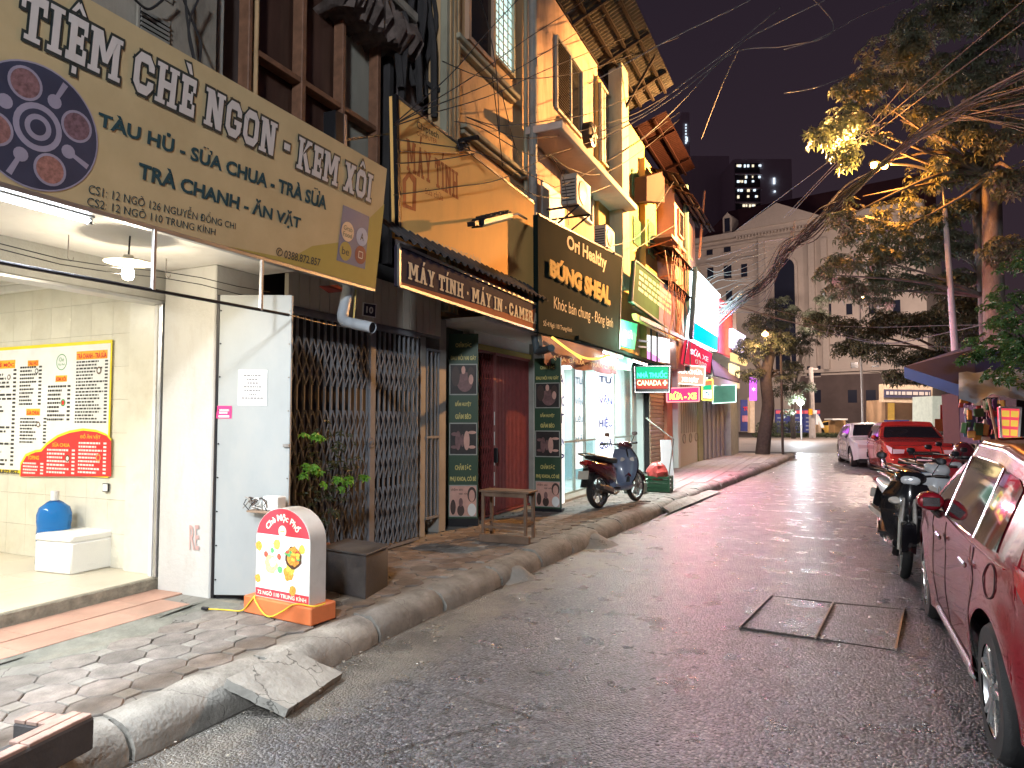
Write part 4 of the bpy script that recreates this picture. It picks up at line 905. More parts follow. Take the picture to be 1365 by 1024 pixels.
yc = thing('power_cable', 'yellow power cable looped over the orange base of the arched sign', 'cable', P[0]); MB().tube(spl(P), .0055, 8).build('cable', flat('cable_yellow', (235, 200, 60)), yc, smooth=True); MB().bar(P[0] + Vector((-.05, -.02, .008)), P[0], .03, .022).build('plug', mBlk, yc, bev=.005)
# ---- curb block bottom left
mBr = M('brick_tile_block', (.34, .22, .18), .8, var=.25, scale=12, dirt=.5, dcol=(.2, .18, .15), bump=.4, rnd=.1); mTar = M('dark_mortar', (.06, .055, .055), .95, var=.3, bump=.6, bs=40)
lb = thing('broken_step', 'broken dark step block edged with clay tiles at the kerb in the near corner', 'step block', PZ(100, 960, .16))
t0, t1, t2 = PZ(127, 952, .30), PZ(-20, 1024, .30), PZ(55, 945, .30)
dirv = (t1 - t0).normalized(); prp = Vector((-dirv.y, dirv.x, 0)); prp = prp if prp.x < 0 else -prp
wB = .12
MB().slab([t0 - up * .01, t0 + dirv * .9 - up * .01, t0 + dirv * .9 + prp * wB - up * .01, t0 + prp * wB - up * .01], .14, up).build('block', mTar, lb, bev=.008)
arm = t0 + dirv * .03 + prp * (wB - .01)
MB().slab([arm - up * .02, arm + dirv * .10 - up * .02, arm + dirv * .10 + prp * .20 - up * .02, arm + prp * .20 - up * .02], .12, up).build('block', mTar, lb, bev=.008)
for i in range(2):
    for j in range(3):
        a = t0 + dirv * (.01 + j * .3) + prp * (.008 + i * .056)
        if (i, j) == (1, 1): continue
        MB().slab([a + up * .006, a + dirv * .292 + up * .006, a + dirv * .292 + prp * .05 + up * .006, a + prp * .05 + up * .006], .018, up).build('tile_strip', mBr, lb, bev=.003)
for j in range(3): a = arm + prp * (.004 + .066 * j); MB().slab([a - up * .004, a + dirv * .096 - up * .004, a + dirv * .096 + prp * .06 - up * .004, a + prp * .06 - up * .004], .018, up).build('tile_strip', mBr, lb, bev=.003)
# ================================================================ COMPUTER SHOP
mNavy = M('navy_board', lin((50, 46, 62)), .8, spec=.12, var=.12, scale=3, dirt=.2, dcol=(.06, .05, .05)); mRustLit = M('rust_light_band', lin((150, 96, 72)), .8, var=.15, spec=.12)
cs = thing('computer_shop', 'closed shop with red folding gate under the navy signboard', 'shop', (-5, 9.2, .14))
y2a, y2b = 7.78, 11.05
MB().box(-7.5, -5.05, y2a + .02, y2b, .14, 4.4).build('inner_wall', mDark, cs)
MB().box(-5.02, -4.72, 7.8, 8.62, .14, 2.86).build('wall_end', M('dark_green_wall', (.06, .075, .065), .8, var=.2), cs, bev=.01)
MB().box(-5.02, -4.45, 10.62, 11.0, .14, 2.9).build('wall_end', mPlast, cs, bev=.01)
MB().box(-5.02, -3.95, 7.80, 11.05, 2.86, 2.92).build('soffit', mWhite, cs)
MB().box(-4.62, -4.5, 8.62, 10.62, 2.60, 2.68).build('gate_beam', mYel2, cs, bev=.006); MB().box(-4.62, -4.54, 8.62, 10.62, 2.68, 2.86).build('beam_face', mWhite, cs)
mRG = M('gate_red', (.26, .06, .06), .45, .4, var=.2, scale=9, dirt=.25, dcol=(.12, .05, .04)); yk = ypx(656, -4.55)
gate(8.66, yk, -4.55, .16, 2.60, .075, mRG, 'dark red folding gate leaf drawn open, beside the near green banner', rows_=((1.3, 2.5), (.25, 1.2)), cell=.2)
g = gate(yk + .07, 10.58, -4.55, .16, 2.60, .052, mRG, 'dark red folding gate leaf packed tight, beside the far green banner', posts=(yk + .02,), rows_=((2.2, 2.5), (.25, .6)), solid=((0, 99),))
for k_ in range(5): MB().box(-4.515, -4.508, yk - .005, yk + .01, .3 + k_ * .3, .5 + k_ * .3).build('worn_edge', mPW, g)
MB().cbox((-4.49, yk + .01, 1.05), (.05, .06, .22)).build('padlock_case', mBlk, g, bev=.01)
# navy sign
q = Q([PX(532, 326, -3.9), PX(720, 408, -3.9), PX(720, 443, -3.9), PX(532, 381, -3.9)])
ms = thing('navy_signboard', 'long navy signboard reading MÁY TÍNH MÁY IN CAMERA below the corrugated strip', 'signboard', q.P(.5, 0))
q.board('panel', mNavy, ms, .06)
mb = MB(); q.poly(mb, [(0, 0), (1, 0), (1, .62), (.97, .92), (.80, .28), (.5, .23), (.25, .16), (0, .10)], .002); mb.build('rust_light_band', mRustLit, ms, fix=False)  # rust-coloured band; its rising corner paints in lamplight up to a shadow edge
for a, c in ((q.q[0], q.q[1]), (q.q[1], q.q[2]), (q.q[2], q.q[3]), (q.q[3], q.q[0])): MB().bar(a, c, .03, .03).build('frame_bar', mAlu, ms)
mCL = M('cream_letter', (.62, .58, .46), .8, var=.1, spec=.1)
q.slabtext('MÁY TÍNH . MÁY IN . CAMERA', .04, .965, .24, .66, mCL, ms, .01)
# corrugated strip
mCor = M('corrugated_steel', (.07, .07, .075), .8, 0, var=.3, scale=6, spec=.1, dirt=.5, dcol=(.12, .07, .05))
ya, yb = q.q[0].y - .15, q.q[1].y + .1; rows = [[], []]
n = 150
for i in range(n + 1):
    y = ya + (yb - ya) * i / n; w = .022 * math.sin(i / n * 2 * math.pi * 26); rows[0].append((-4.12, y, 3.66 + w)); rows[1].append((-3.80, y, 3.40 + w))
one('corrugated_strip', MB().grid(rows), mCor, 'narrow sloping strip of dark corrugated roofing above the navy signboard', 'awning', smooth=True, ang=80, fix=False)
# Chiptech board
mChip = M('blank_board', lin((246, 196, 120)), .75, spec=.2, var=.07, scale=2, dirt=.12, dcol=(.35, .24, .14), streak=.6)
q = Q(qx(-4.1, (527, 127), (712, 271), (712, 384), (531, 316)))
ch = thing('faded_signboard', 'big sunfaded blank signboard glowing orange above the navy signboard', 'signboard', q.P(.5, 0))
q.board('panel', mChip, ch, .08); mFd = M('faded_red', lin((196, 124, 78)), .8, var=.35, scale=14, streak=.7, spec=.1); mFd2 = M('faded_grey', lin((70, 50, 50)), .8)
tline(q, 'MÁY TÍNH', 541, 610, 194, 238, 222, 256, mFd, ch, slab=True); tline(q, 'Chiptech', 555, 584, 160, 170, 176, 185, mFd2, ch, bold=.0); tline(q, 'COMPUTER', 555, 582, 174, 180, 186, 192, mFd, ch, bold=0)
mb = MB(); q.poly(mb, [inv(q, 536, 240), inv(q, 545, 228), inv(q, 555, 238), inv(q, 554, 282), inv(q, 537, 276)], .003); mb.build('faded_mark', mFd, ch, fix=False)
mb = MB(); q.poly(mb, [inv(q, 541, 242), inv(q, 545, 236), inv(q, 550, 244), inv(q, 549, 276), inv(q, 541, 272)], .004); mb.build('faded_mark', mChip, ch, fix=False)
tline(q, 'Sửa chữa', 566, 590, 250, 258, 258, 268, mFd, ch, bold=0)
tline(q, 'ĐC: 10 NGÕ 110 TRUNG KÍNH', 540, 640, 306, 313, 344, 352, mCL, ch, bold=.0)
MB().bar(q.q[0], q.q[3], .05, .05).build('frame_bar', mBlk, ch); MB().bar(q.q[0], q.q[1], .02, .03).build('frame_bar', mSt, ch)
MB().bar(PX(528, 202, -4.09), PX(633, 205, -4.09), .008).build('tie_wire', mSt, ch)
# flood lamp on an arm
c0 = PX(636, 297, -3.55); c1 = PX(676, 287, -3.62); c2 = PX(702, 292, -4.05)
fl = thing('flood_lamp', 'unlit dark flood lamp on an arm in front of the glowing blank signboard', 'lamp', c1)
MB().bar(c0, c1, .16, .09).build('housing', mBlk, fl, bev=.02); MB().bar(c0 - up * .05, c1 - up * .05, .14, .02).build('glass', M('lamp_glass', (.03, .03, .03), .6, spec=.1), fl)
for i in range(6): a = c0 + (c1 - c0) * (.12 + .15 * i) + up * .055; MB().cbox(a, (.14, .008, .03), rz=0).build('cooling_fin', mBlk, fl)
MB().tube([c1, c1 + (c2 - c1) * .5 + up * .05, c2], .016, 8).build('arm', mBlk, fl, smooth=True); c3 = PX(628, 299, -3.55); MB().bar(c3, c0, .1, .05).build('bracket', mBlk, fl)
# green banner stands
mGr = M('green_banner', lin((44, 72, 52)), .45, var=.1); mGL = M('banner_lettering', (.55, .48, .16), .5, var=.1); mGF = M('pale_frame', (.35, .36, .33), .5)
mFl1 = M('photo_skin', lin((120, 88, 88)), .5, var=.45, scale=14); mFl2 = M('photo_dark', lin((42, 36, 36)), .5, var=.5, scale=16); mFl3 = M('photo_pink', lin((206, 160, 146)), .5, var=.15, scale=10); mHair = M('photo_hair', (.06, .035, .03), .5)
def banner(p0, p1, z0, z1, label):
    q = Q([Vector((p0[0], p0[1], z1)), Vector((p1[0], p1[1], z1)), Vector((p1[0], p1[1], z0)), Vector((p0[0], p0[1], z0))]); t = thing('banner_stand', label, 'banner', q.P(.5, 0))
    q.board('panel', mGr, t, .05, bev=.003); MB().slab([q.P(-.02, -.0, -.001), q.P(1.02, 0, -.001), q.P(1.02, -.06, -.001), q.P(-.02, -.06, -.001)], .16, q.n).build('foot', mBlk, t)
    for s, b0, b1 in (('CHĂM SÓC', .925, .955), ('ĐAU MỎI VAI GÁY', .855, .885), ('BẤM HUYỆT', .60, .635), ('GIẢM BÉO', .535, .57), ('CHĂM SÓC', .26, .295), ('PHỤ KHOA, CÔ BÉ', .195, .23)):
        w = .44 if len(s) > 11 else .27; q.text(s, .5 - w, .5 + w, b0, b1, mGL, t, .004, .04)
    for k, (b0, b1) in enumerate(((.665, .835), (.34, .515), (.01, .18))):
        mb = MB(); q.rect(mb, .03, b0, .97, b1, .002); mb.build('picture_border', mGF, t, fix=False)
        mb = MB(); q.rect(mb, .06, b0 + .006, .94, b1 - .006, .003); mb.build('picture', (mFl2, mFl2, mFl3)[k], t, fix=False)
        h = b1 - b0; ar = 1 / 6.2
        def el(x, y, rx, ry, m, o, nm='picture_detail'):
            mb = MB(); q.poly(mb, [(x + rx * math.cos(2 * math.pi * j / 20), b0 + h * (y + ry * math.sin(2 * math.pi * j / 20))) for j in range(20)], o); mb.build(nm, m, t, fix=False)
        if k == 0: el(.55, .42, .27, .32, mFl1, .0035); el(.24, .6, .14, .32, mHair, .004); el(.76, .68, .12, .22, mHair, .0042); el(.76, .5, .08, .16, mFl3, .0044); el(.5, .8, .07, .13, mFl3, .0046)
        if k == 1: 
            for (x, y, rx, ry) in ((.33, .45, .1, .3), (.62, .45, .1, .3), (.2, .65, .1, .06), (.2, .25, .12, .05), (.8, .7, .14, .05), (.8, .25, .12, .05), (.48, .45, .06, .2)): el(x, y, rx, ry, mFl1 if x < .5 else mFl3, .0035 + x * .001)
        if k == 2:
            el(.8, .70, .15, .24, mHair, .0035); el(.8, .66, .10, .19, mFl3, .004); el(.8, .22, .14, .2, mPW, .0038); el(.17, .3, .09, .24, mHair, .0035); el(.43, .2, .12, .18, mHair, .0036); el(.43, .45, .07, .14, mFl1, .004)
            q.text('chăm sóc', .1, .5, b0 + h * .82, b0 + h * .9, mHair, t, .0045, .01); q.text('tại nhà', .36, .7, b0 + h * .68, b0 + h * .76, mHair, t, .0045, .01)
banner((-4.66, 8.10), (-4.29, 8.26), .25, 2.76, 'green massage banner stand on the near side of the red gate')
banner((-4.17, 9.96), (-3.74, 9.99), .20, 2.55, 'green massage banner stand on the far side of the red gate, beside the pharmacy')
# bench
mWd = M('old_wood', (.17, .11, .075), .7, var=.3, scale=10, dirt=.3, dcol=(.08, .06, .05), bump=.3)
bt = [PZ(637, 674, .60), PZ(697, 682, .60), PZ(713, 675, .60), PZ(655, 669, .60)]
zb = .60
L0 = PZ(649, 716, .16); bt0 = L0 + Vector((-.06, -.08, .47)); 
bc = Vector((-4.08, 8.35, .15)); ang = math.atan2(1.0, .28)
bt = thing('wooden_bench', 'low worn wooden bench in front of the red folding gate', 'bench', bc)
d1 = (PZ(700, 718, .16) - PZ(648, 714, .16)).normalized(); d2 = Vector((-d1.y, d1.x, 0)); o_ = PZ(644, 716, .16); Lb = (PZ(703, 719, .16) - PZ(646, 715, .16)).length
zt_ = .16 + 42 / 910 * 8.9
A = [o_ - d1 * .05 - d2 * .03, o_ + d1 * (Lb + .05) - d2 * .03, o_ + d1 * (Lb + .05) + d2 * .28, o_ - d1 * .05 + d2 * .28]
for k in range(2): MB().slab([p + up * zt_ for p in (A[0] + d2 * .157 * k, A[1] + d2 * .157 * k, A[1] + d2 * (.157 * k + .15), A[0] + d2 * (.157 * k + .15))], .025, up).build('seat_board', mWd, bt, bev=.004)
for a in (.0, Lb):
    for c in (0, .24): MB().bar(o_ + d1 * a + d2 * c, o_ + d1 * a + d2 * c + up * (zt_ - .02), .035).build('leg', mWd, bt, bev=.003)
for c in (0, .24): MB().bar(o_ + d2 * c + up * .13, o_ + d1 * Lb + d2 * c + up * .13, .02, .03).build('stretcher', mWd, bt); MB().bar(o_ + d2 * c + up * (zt_ - .05), o_ + d1 * Lb + d2 * c + up * (zt_ - .05), .02, .05).build('apron', mWd, bt)
for a in (0, Lb): MB().bar(o_ + d1 * a + up * .18, o_ + d1 * a + d2 * .24 + up * .18, .02, .03).build('stretcher', mWd, bt)
one('timber_beam', MB().bar(PZ(640, 722, .15) + up * .05, PZ(706, 727, .15) + up * .05, .07, .09), mWd, 'short grey timber lying on the pavement in front of the bench', 'timber', bev=.006)
# ================================================================ ORI HEALTHY SIGN AND BANNER
q = Q(qx(-3.85, (717, 286), (829, 343), (825, 468), (718, 443)))
oh = thing('dark_green_signboard', 'dark green shop signboard reading Ori Healthy with tall yellow letters', 'signboard', q.P(.5, 0))
mDG = M('dark_green_board', lin((20, 30, 29)), .85, var=.15, scale=2, spec=.05); q.board('panel', mDG, oh, .08)
mGold = M('gold_letter', (.50, .36, .13), .8, var=.15, spec=.1)
def gl(u, v): return inv(q, u, v)
tline(q, 'Ori Healthy', 755, 808, 312, 330, 342, 359, mCL, oh, bold=.03, off=.012)
tline(q, 'BÚNG SHEAL', 729, 811, 346, 366, 384, 406, mGold, oh, bold=.06, off=.05); tline(q, 'BÚNG SHEAL', 729, 811, 347, 367, 385, 407, mYel2, oh, bold=.06, off=.035)
tline(q, 'Khóc bán chung - Đông lạnh', 738, 817, 394, 411, 424, 437, mCL, oh, bold=.0); tline(q, 'Số 4 Ngõ 110 Trung Kính', 724, 762, 427, 434, 437, 443, mCL, oh, bold=.0)
MB().bar(q.q[0], q.q[1], .03).build('frame_bar', mBlk, oh); MB().bar(q.q[1], q.q[2], .03).build('frame_bar', mSt, oh)
q = Q(qx(-3.86, (722, 447), (825, 470), (824, 500), (723, 484)))
rb = thing('cloth_banner', 'sagging dull red cloth banner hung below the dark green signboard', 'banner', q.P(.5, 0)); mRB = M('banner_cloth', lin((112, 66, 80)), .7, var=.2, scale=5)
MB().grid([[q.P(a / 20, 1 - j / 5 - (.05 * math.sin(a * .9) if j == 5 else 0), .05 * math.sin(a * 1.1 + j * .5) * j / 5) for a in range(21)] for j in range(6)]).build('cloth', mRB, rb, smooth=True, ang=180, fix=False)
q.text('SỮA CHUA - TRÂN CHÂU', .08, .92, .15, .38, mCL, rb, .06, .0)
cdp = [q.P(a / 14 * .72 + .05, .95 - .75 * math.sin(math.pi * min(1, a / 14 * .9)) * .7, .09) for a in range(15)]
MB().tube(cdp, .02, 6).build('cord', E('cord_glow', (1, .62, .1), 1.6), rb, smooth=True); MB().tube([q.P(.05 + .03 * a, .95 - .055 * a, .08) for a in range(12)], .013, 6).build('cord', E('cord_glow', (1, .62, .1), 1.6), rb, smooth=True)
A = PX(712, 446, -4.0); B = PX(716, 470, -4.0); Cc = PX(735, 464, -3.6)
dp2 = thing('drain_pipe', 'dark drain pipe elbow beside the red cloth banner', 'pipe', B); MB().tube([A + up * .2, A, B, B + (Cc - B) * .15, Cc], .055, 12).build('pipe', M('pvc_dark', (.10, .13, .15), .4), dp2, smooth=True, ang=60)
# ================================================================ PHARMACY
tube_light((-3.86, 12.6, 2.88), (-3.86, 14.0, 2.88), 'added tube light under the pharmacy canopy, nearer the red banner', 16); tube_light((-3.86, 14.8, 2.88), (-3.86, 16.2, 2.88), 'added tube light under the pharmacy canopy, nearer the pharmacy sign', 16)  # canopy tubes and their lamps added to throw white light on the street
lamp('added_pharmacy_lamp', 'AREA', (-3.82, 13.3, 2.86), 130, (.92, 1, .98), .04, rot=(0, R(-40), 0), sy=1.4); lamp('added_pharmacy_lamp', 'AREA', (-3.82, 15.5, 2.86), 130, (.92, 1, .98), .04, rot=(0, R(-40), 0), sy=1.4)
mLit = M('lit_white_wall', (.75, .82, .80), .5, var=.05)
ph = thing('pharmacy', 'brightly lit pharmacy with tall glass front and white lettered panels', 'pharmacy', (-4.5, 14, .14))
XG = -4.35
MB().box(-7.2, XG - .05, 11.1, 18.0, .14, .19).build('floor', M('lit_floor_tile', (.6, .66, .64), .2), ph)
MB().box(-7.3, -7.2, 11.1, 18.0, .14, 3.2).build('back_wall', mLit, ph); MB().box(-7.3, XG - .05, 11.05, 11.1, .14, 3.2).build('side_wall', mLit, ph); MB().box(-7.3, XG - .05, 18.0, 18.1, .14, 3.2).build('side_wall', mLit, ph); MB().box(-7.3, XG - .05, 11.1, 18, 3.0, 3.1).build('ceiling', mLit, ph)
mGl = M('shop_glass', (.85, .95, .93), .03, var=0, trans=1., ior=1.02, alpha=.35)
ye = [ypx(u, XG) for u in (747, 765, 779, 795, 800, 818, 822, 842)]
for a, c in ((11.15, ye[1]), (ye[1] + .03, ye[2]), (ye[2] + .03, ye[3]), (ye[4], ye[5]), (ye[5] + .05, ye[7])): MB().box(XG - .02, XG - .01, a, c, .25, 2.85).build('glass_pane', mGl, ph)
mFr = M('shop_frame', (.45, .52, .50), .35, .6)
for y in (11.12, ye[1], ye[2], ye[3], ye[4], ye[5] + .02, ye[7]): MB().box(XG - .035, XG + .015, y - .02, y + .03, .19, 2.9).build('mullion', mFr, ph, bev=.004)
for z in (.2, 1.15, 2.85): MB().box(XG - .03, XG + .01, 11.15, ye[7], z, z + .04).build('transom', mFr, ph)
mSh = M('shelf_goods', (.45, .60, .70), .5, var=.6, scale=9, rnd=.3)
for i in range(5):
    MB().box(-7.15, -6.85, 11.6, 17.6, .45 + i * .5, .48 + i * .5).build('shelf', mLit, ph)
    rs = random.Random(i)
    for j in range(22): y = 11.7 + j * .265; MB().box(-7.1, -6.9, y, y + rs.uniform(.12, .22), .481 + i * .5, .48 + i * .5 + rs.uniform(.15, .34)).build('goods_box', (mSh, mPW, mPB, mPG, mPR, mPO)[rs.randrange(6)], ph)
cn = MB().box(-5.9, -5.4, 12.2, 16.8, .19, 1.05); cn.build('counter', M('counter_blue', (.25, .5, .62), .3), ph, bev=.01)
# white lettered light panels
mPan = M('light_panel', (.75, .8, .8), .4, var=0, emit=(.93, .98, 1), es=.8); mPL = M('panel_letters', (.03, .06, .35), .5, var=0)
def vpanel(u0, u1, vt, vb, words, label, x=XG + .03, mat=mPL):
    y0, y1 = ypx(u0, x), ypx(u1, x); zt = PX((u0 + u1) / 2, vt, x).z; zb = PX((u0 + u1) / 2, vb, x).z
    q = Q([(x, y0, zt), (x, y1, zt), (x, y1, zb), (x, y0, zb)]); t = thing('lit_sign', label, 'sign', q.P(.5, 0)); q.board('panel', mPan, t, .03)
    for w, b0, b1 in words: q.text(w, .12, .88, b0, b1, mat, t, .006, .03)
vpanel(795, 818, 490, 640, [('TƯ', .86, .93), ('VẤN', .67, .77), ('HIỆU', .45, .56), ('QUẢ', .27, .36)], 'white light panel reading TƯ VẤN HIỆU QUẢ behind the scooter')
vpanel(765, 778, 488, 625, [('TƯ', .82, .9), ('VẤN', .62, .7), ('LIỆU', .44, .52), ('MỠ', .25, .33)], 'narrow white light panel inside the pharmacy glass between two frames', x=XG - .06, mat=M('pale_letters', (.45, .62, .8), .5))
vpanel(744.5, 752, 487, 672, [('A', .86, .93), ('OC', .7, .78), ('T', .58, .65), ('ẤN', .42, .5), ('P', .3, .36)], 'narrow white light panel reading down beside the far green banner', x=-3.95)
lamp('pharmacy_lamp', 'AREA', (-5.6, 13, 2.95), 85, (.86, 1, .97), 1.2, sy=3.2); lamp('pharmacy_lamp', 'AREA', (-5.6, 16.4, 2.95), 85, (.86, 1, .97), 1.2, sy=2.6)
for i, y in enumerate((12.2, 14.2, 16.2)): tube_light((-5.6, y, 2.93), (-5.6, y + 1.2, 2.93), 'tube light on the pharmacy ceiling, %s' % ('nearest the computer shop', 'middle of the three', 'farthest down the street')[i], 14)
MB().box(-4.36, -4.1, 11.1, ye[7], .14, .2).build('step', mPlast, ph, bev=.01)
MB().box(XG - .4, XG - .2, ye[7] + .08, 17.9, .14, 3.0).build('end_pier', mLit, ph, bev=.01); MB().box(-4.6, -3.8, 11.05, 17.95, 2.95, 3.02).build('canopy', mDG, ph)
# ================================================================ UPPER STOREYS
def wall(name, mat, par, x, u0, u1, z0, z1, t=.2, **k):
    y0, y1 = ypx(u0, x), ypx(u1, x); return MB().box(x - t, x, y0, y1, z0, z1).build(name, mat, par, **k)
def pq_(x, *p): return qx(x, *p)
mOld = M('stained_wall', (.30, .28, .24), .85, var=.3, scale=2, dirt=.7, dcol=(.08, .07, .06), bump=.3, streak=.6)
mOr1 = M('ochre_render', (.52, .35, .19), .85, var=.2, scale=1.8, dirt=.85, dcol=(.17, .12, .07), bump=.2, streak=.5)
mOr2 = M('peach_render', (.46, .31, .22), .85, var=.2, scale=1.8, dirt=.85, dcol=(.18, .12, .08), bump=.2, streak=.85)
mYe1 = M('yellow_render', (.40, .29, .10), .85, var=.2, scale=2, dirt=.6, dcol=(.22, .16, .08), bump=.3, streak=.6)
mPk1 = M('pink_render', (.40, .25, .22), .85, var=.2, scale=2, dirt=.5, dcol=(.24, .15, .13), bump=.3, streak=.6)
mPil = M('pilaster_stone', (.34, .33, .25), .8, var=.2, dirt=.5, dcol=(.15, .14, .10), streak=.7)
mGreyP = M('grey_pipe', (.26, .26, .25), .5, var=.2)
mGlD = M('night_glass', (.015, .016, .018), .06, var=0); mBrG = M('brown_curtain_glass', (.075, .04, .03), .12, var=.5, scale=2.5, streak=.8)
mWood = M('window_wood', (.20, .10, .06), .55, var=.3, scale=10); mCur = M('pale_blind', (.30, .30, .26), .6, var=.15, streak=.7)
# --- old dark house over the dessert shop
oldh = thing('old_house', 'old dark house with brown curtained windows above the yellow signboard', 'house', (-5, 4, 3.5)); X1 = -4.9
wall('wall', mOld, oldh, X1, 60, 279, 3.5, 9.6, bev=.01)
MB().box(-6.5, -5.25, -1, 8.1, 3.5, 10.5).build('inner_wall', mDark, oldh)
MB().box(-6.5, X1 - .02, ypx(540, X1), ypx(590, X1) , 3.5, 10.4).build('wall', M('mottled_wall', (.16, .13, .13), .9, var=.6, scale=3, dirt=.8, dcol=(.03, .03, .03), dscale=4), oldh, bev=.01)
sl = None
for (u0, v0, u1, v1, n) in ((185, 10, 222, 48, 6), (214, -60, 226, -8, 8)):
    a = PX(u0, v0, X1); c = PX(u1, v1 + 17, X1); lz0 = PX(u0, v1, X1).z
    MB().box(X1 - .02, X1 + .015, a.y - .02, c.y + .02, lz0 - .03, a.z + .03).build('vent_frame', mOld, oldh, bev=.004); MB().box(X1 + .004, X1 + .017, a.y, c.y, lz0, a.z).build('vent_hole', mDark, oldh)
    for i in range(n): z = lz0 + (a.z - lz0) * (i + .5) / n; MB().cbox((X1 + .03, (a.y + c.y) / 2, z), (.012, c.y - a.y, (a.z - lz0) / n * .55), ry=.5).build('louvre', mPlast, oldh)
def winbay(u0, u1, mat, x=X1 - .22, z0=3.6, z1=9.5): y0, y1 = ypx(u0, x), ypx(u1, x); return MB().box(x - .02, x, y0, y1, z0, z1).build('window_pane', mat, oldh)
winbay(283, 318, M('dark_panel', (.09, .065, .06), .7, var=.4, streak=.7)); winbay(333, 395, mBrG); winbay(396, 450, mBrG); winbay(452, 498, mCur); winbay(500, 516, mPil)
for u, m, w in ((280, mPlast, .07), (321, mWood, .05), (331, mOr1, .03), (395, mWood, .07), (450, mWood, .06), (498, mWood, .07), (515, mDark, .1)):
    y = ypx(u, X1 - .1); MB().box(X1 - .2, X1 - .06, y - w / 2, y + w / 2, 3.55, 9.6).build('window_post', m, oldh, bev=.008)
zr = PX(395, 105, X1 - .1).z; MB().box(X1 - .2, X1 - .07, ypx(332, X1 - .1), ypx(498, X1 - .1), zr - .03, zr + .03).build('transom', mWood, oldh, bev=.005)
ze = PX(500, 65, X1 + .3).z
rows = []; rs = random.Random(8); yE0, yE1 = ypx(430, X1), ypx(562, X1 + .3)
for i in range(36):
    y = yE0 + (yE1 - yE0) * i / 35; f = 1
    rows.append([(X1 - .25, y, 6.2 + rs.uniform(-.05, .05)), (X1 + .02, y, 6.22 + rs.uniform(-.05, .05)), (X1 + .2 + rs.uniform(-.06, .06), y, 6.2 + rs.uniform(-.06, .06)), (X1 + .3 + rs.uniform(-.07, .07), y, 6.38 + rs.uniform(-.05, .05)), (X1 + .25, y, 6.6 + rs.uniform(-.08, .08)), (X1 - .2, y, 6.7)])
MB().grid(rows).build('crumbling_eave', M('crumbled_concrete', (.14, .11, .10), .95, var=.5, scale=6, bump=1, bs=18, dirt=.6, dcol=(.04, .035, .03)), oldh, smooth=True, ang=40)
MB().box(X1 - .2, X1 + .22, yE0 - 4, yE1, 6.72, 6.85).build('slab_edge', mOld, oldh, bev=.02)
for i in range(9):
    r = random.Random(i + 20); y = ypx(520 + i * 5, X1); MB().tube(spl([(X1 + .05 + r.uniform(0, .25), y + r.uniform(-.1, .1), 8.8 - j * .6 + r.uniform(-.2, .2)) for j in range(6)], 4), .03 + .02 * r.random(), 6).build('hanging_root', mDark, oldh, smooth=True)
q = Q(pq_(-4.0, (447, 146), (463, 154), (463, 195), (447, 189))); sp = one('black_lamp_box', MB().slab(q.q, .14, q.n), mBlk, 'black upright lamp box with a pale edge standing on top of the yellow signboard', 'lamp box', bev=.005)  # an unlit lamp box, speaker-like in shape
MB().slab([q.P(.72, 1, .003), q.P(.95, 1, .003), q.P(.95, 0, .003), q.P(.72, 0, .003)], .004, q.n).build('pale_edge', mAlu, sp)
MB().bar(PX(440, 190, -4.0), PX(522, 178, -4.2), .02).build('arm', mBlk, sp)
# --- ochre house
och = thing('ochre_house', 'ochre rendered house with a lit barred window above the faded blank signboard', 'house', (-4.7, 9.3, 3)); X2 = -4.55; zhi = 10.8
wall('wall', mOr1, och, X2, 590, 704, 2.95, zhi, .25)
wall('pilaster', mPil, och, X2 + .09, 593, 612, 3, zhi, .1, bev=.01)
for u in (598, 604, 609): y = ypx(u, X2 + .1); MB().box(X2 + .09, X2 + .105, y, y + .05, 3, zhi).build('flute', mOr1, och, bev=.003)
def window(par, x, u0, vt0, vb0, u1, vb1, mat, frame, bars=0, fw=.05, hbars=0, depth=.06, nm='window'):
    y0, y1 = ypx(u0, x), ypx(u1, x); zt = PX(u0, vt0, x).z; zb = PX(u0, vb0, x).z
    w = MB().box(x - .01, x + .01, y0, y1, zb, zt).build(nm, mat, par)
    b = MB()
    for a, c, d, e in ((y0 - fw, y0, zb - fw, zt + fw), (y1, y1 + fw, zb - fw, zt + fw)): b.box(x - .01, x + depth, a, c, d, e)
    b.box(x - .01, x + depth - .002, y0, y1, zb - fw, zb).box(x - .01, x + depth - .002, y0, y1, zt, zt + fw); b.build('window_frame', frame, w)['kind'] = 'stuff'
    for i in range(bars): y = y0 + (y1 - y0) * (i + 1) / (bars + 1); MB().box(x + .02, x + .03, y - .008, y + .008, zb, zt).build('window_bar', mBlk if mat is not mGlD else frame, w)
    for i in range(hbars): z = zb + (zt - zb) * (i + .5) / hbars; MB().box(x + .032, x + .04, y0, y1, z - .008, z + .008).build('window_bar', frame, w)
    return w
mLitW = M('lit_window', (.6, .75, .72), .4, var=.3, scale=3, streak=.8, emit=(.62, .9, .88), es=.75)
window(och, X2 + .01, 622, -90, 48, 653, 0, mGlD, mOr2, 0, .07); window(och, X2 + .012, 656, -60, 72, 681, 0, mLitW, mPil, 3, .05, 12)
for (u0, v0, u1, v1) in ((613, 55, 694, 128), (622, 172, 703, 232)):
    a, c = PX(u0, v0, X2 + .16), PX(u1, v1, X2 + .16); z = (a.z + c.z) / 2
    MB().box(X2, X2 + .16, a.y, c.y, z, z + .07).box(X2, X2 + .10, a.y + .04, c.y - .04, z - .06, z - .001).build('ledge', mPil, och, bev=.01)
y = ypx(701, X2 + .05); MB().tube([(X2 + .05, y, 3), (X2 + .05, y, zhi)], .035, 8).build('downpipe', mPil, och, smooth=True)
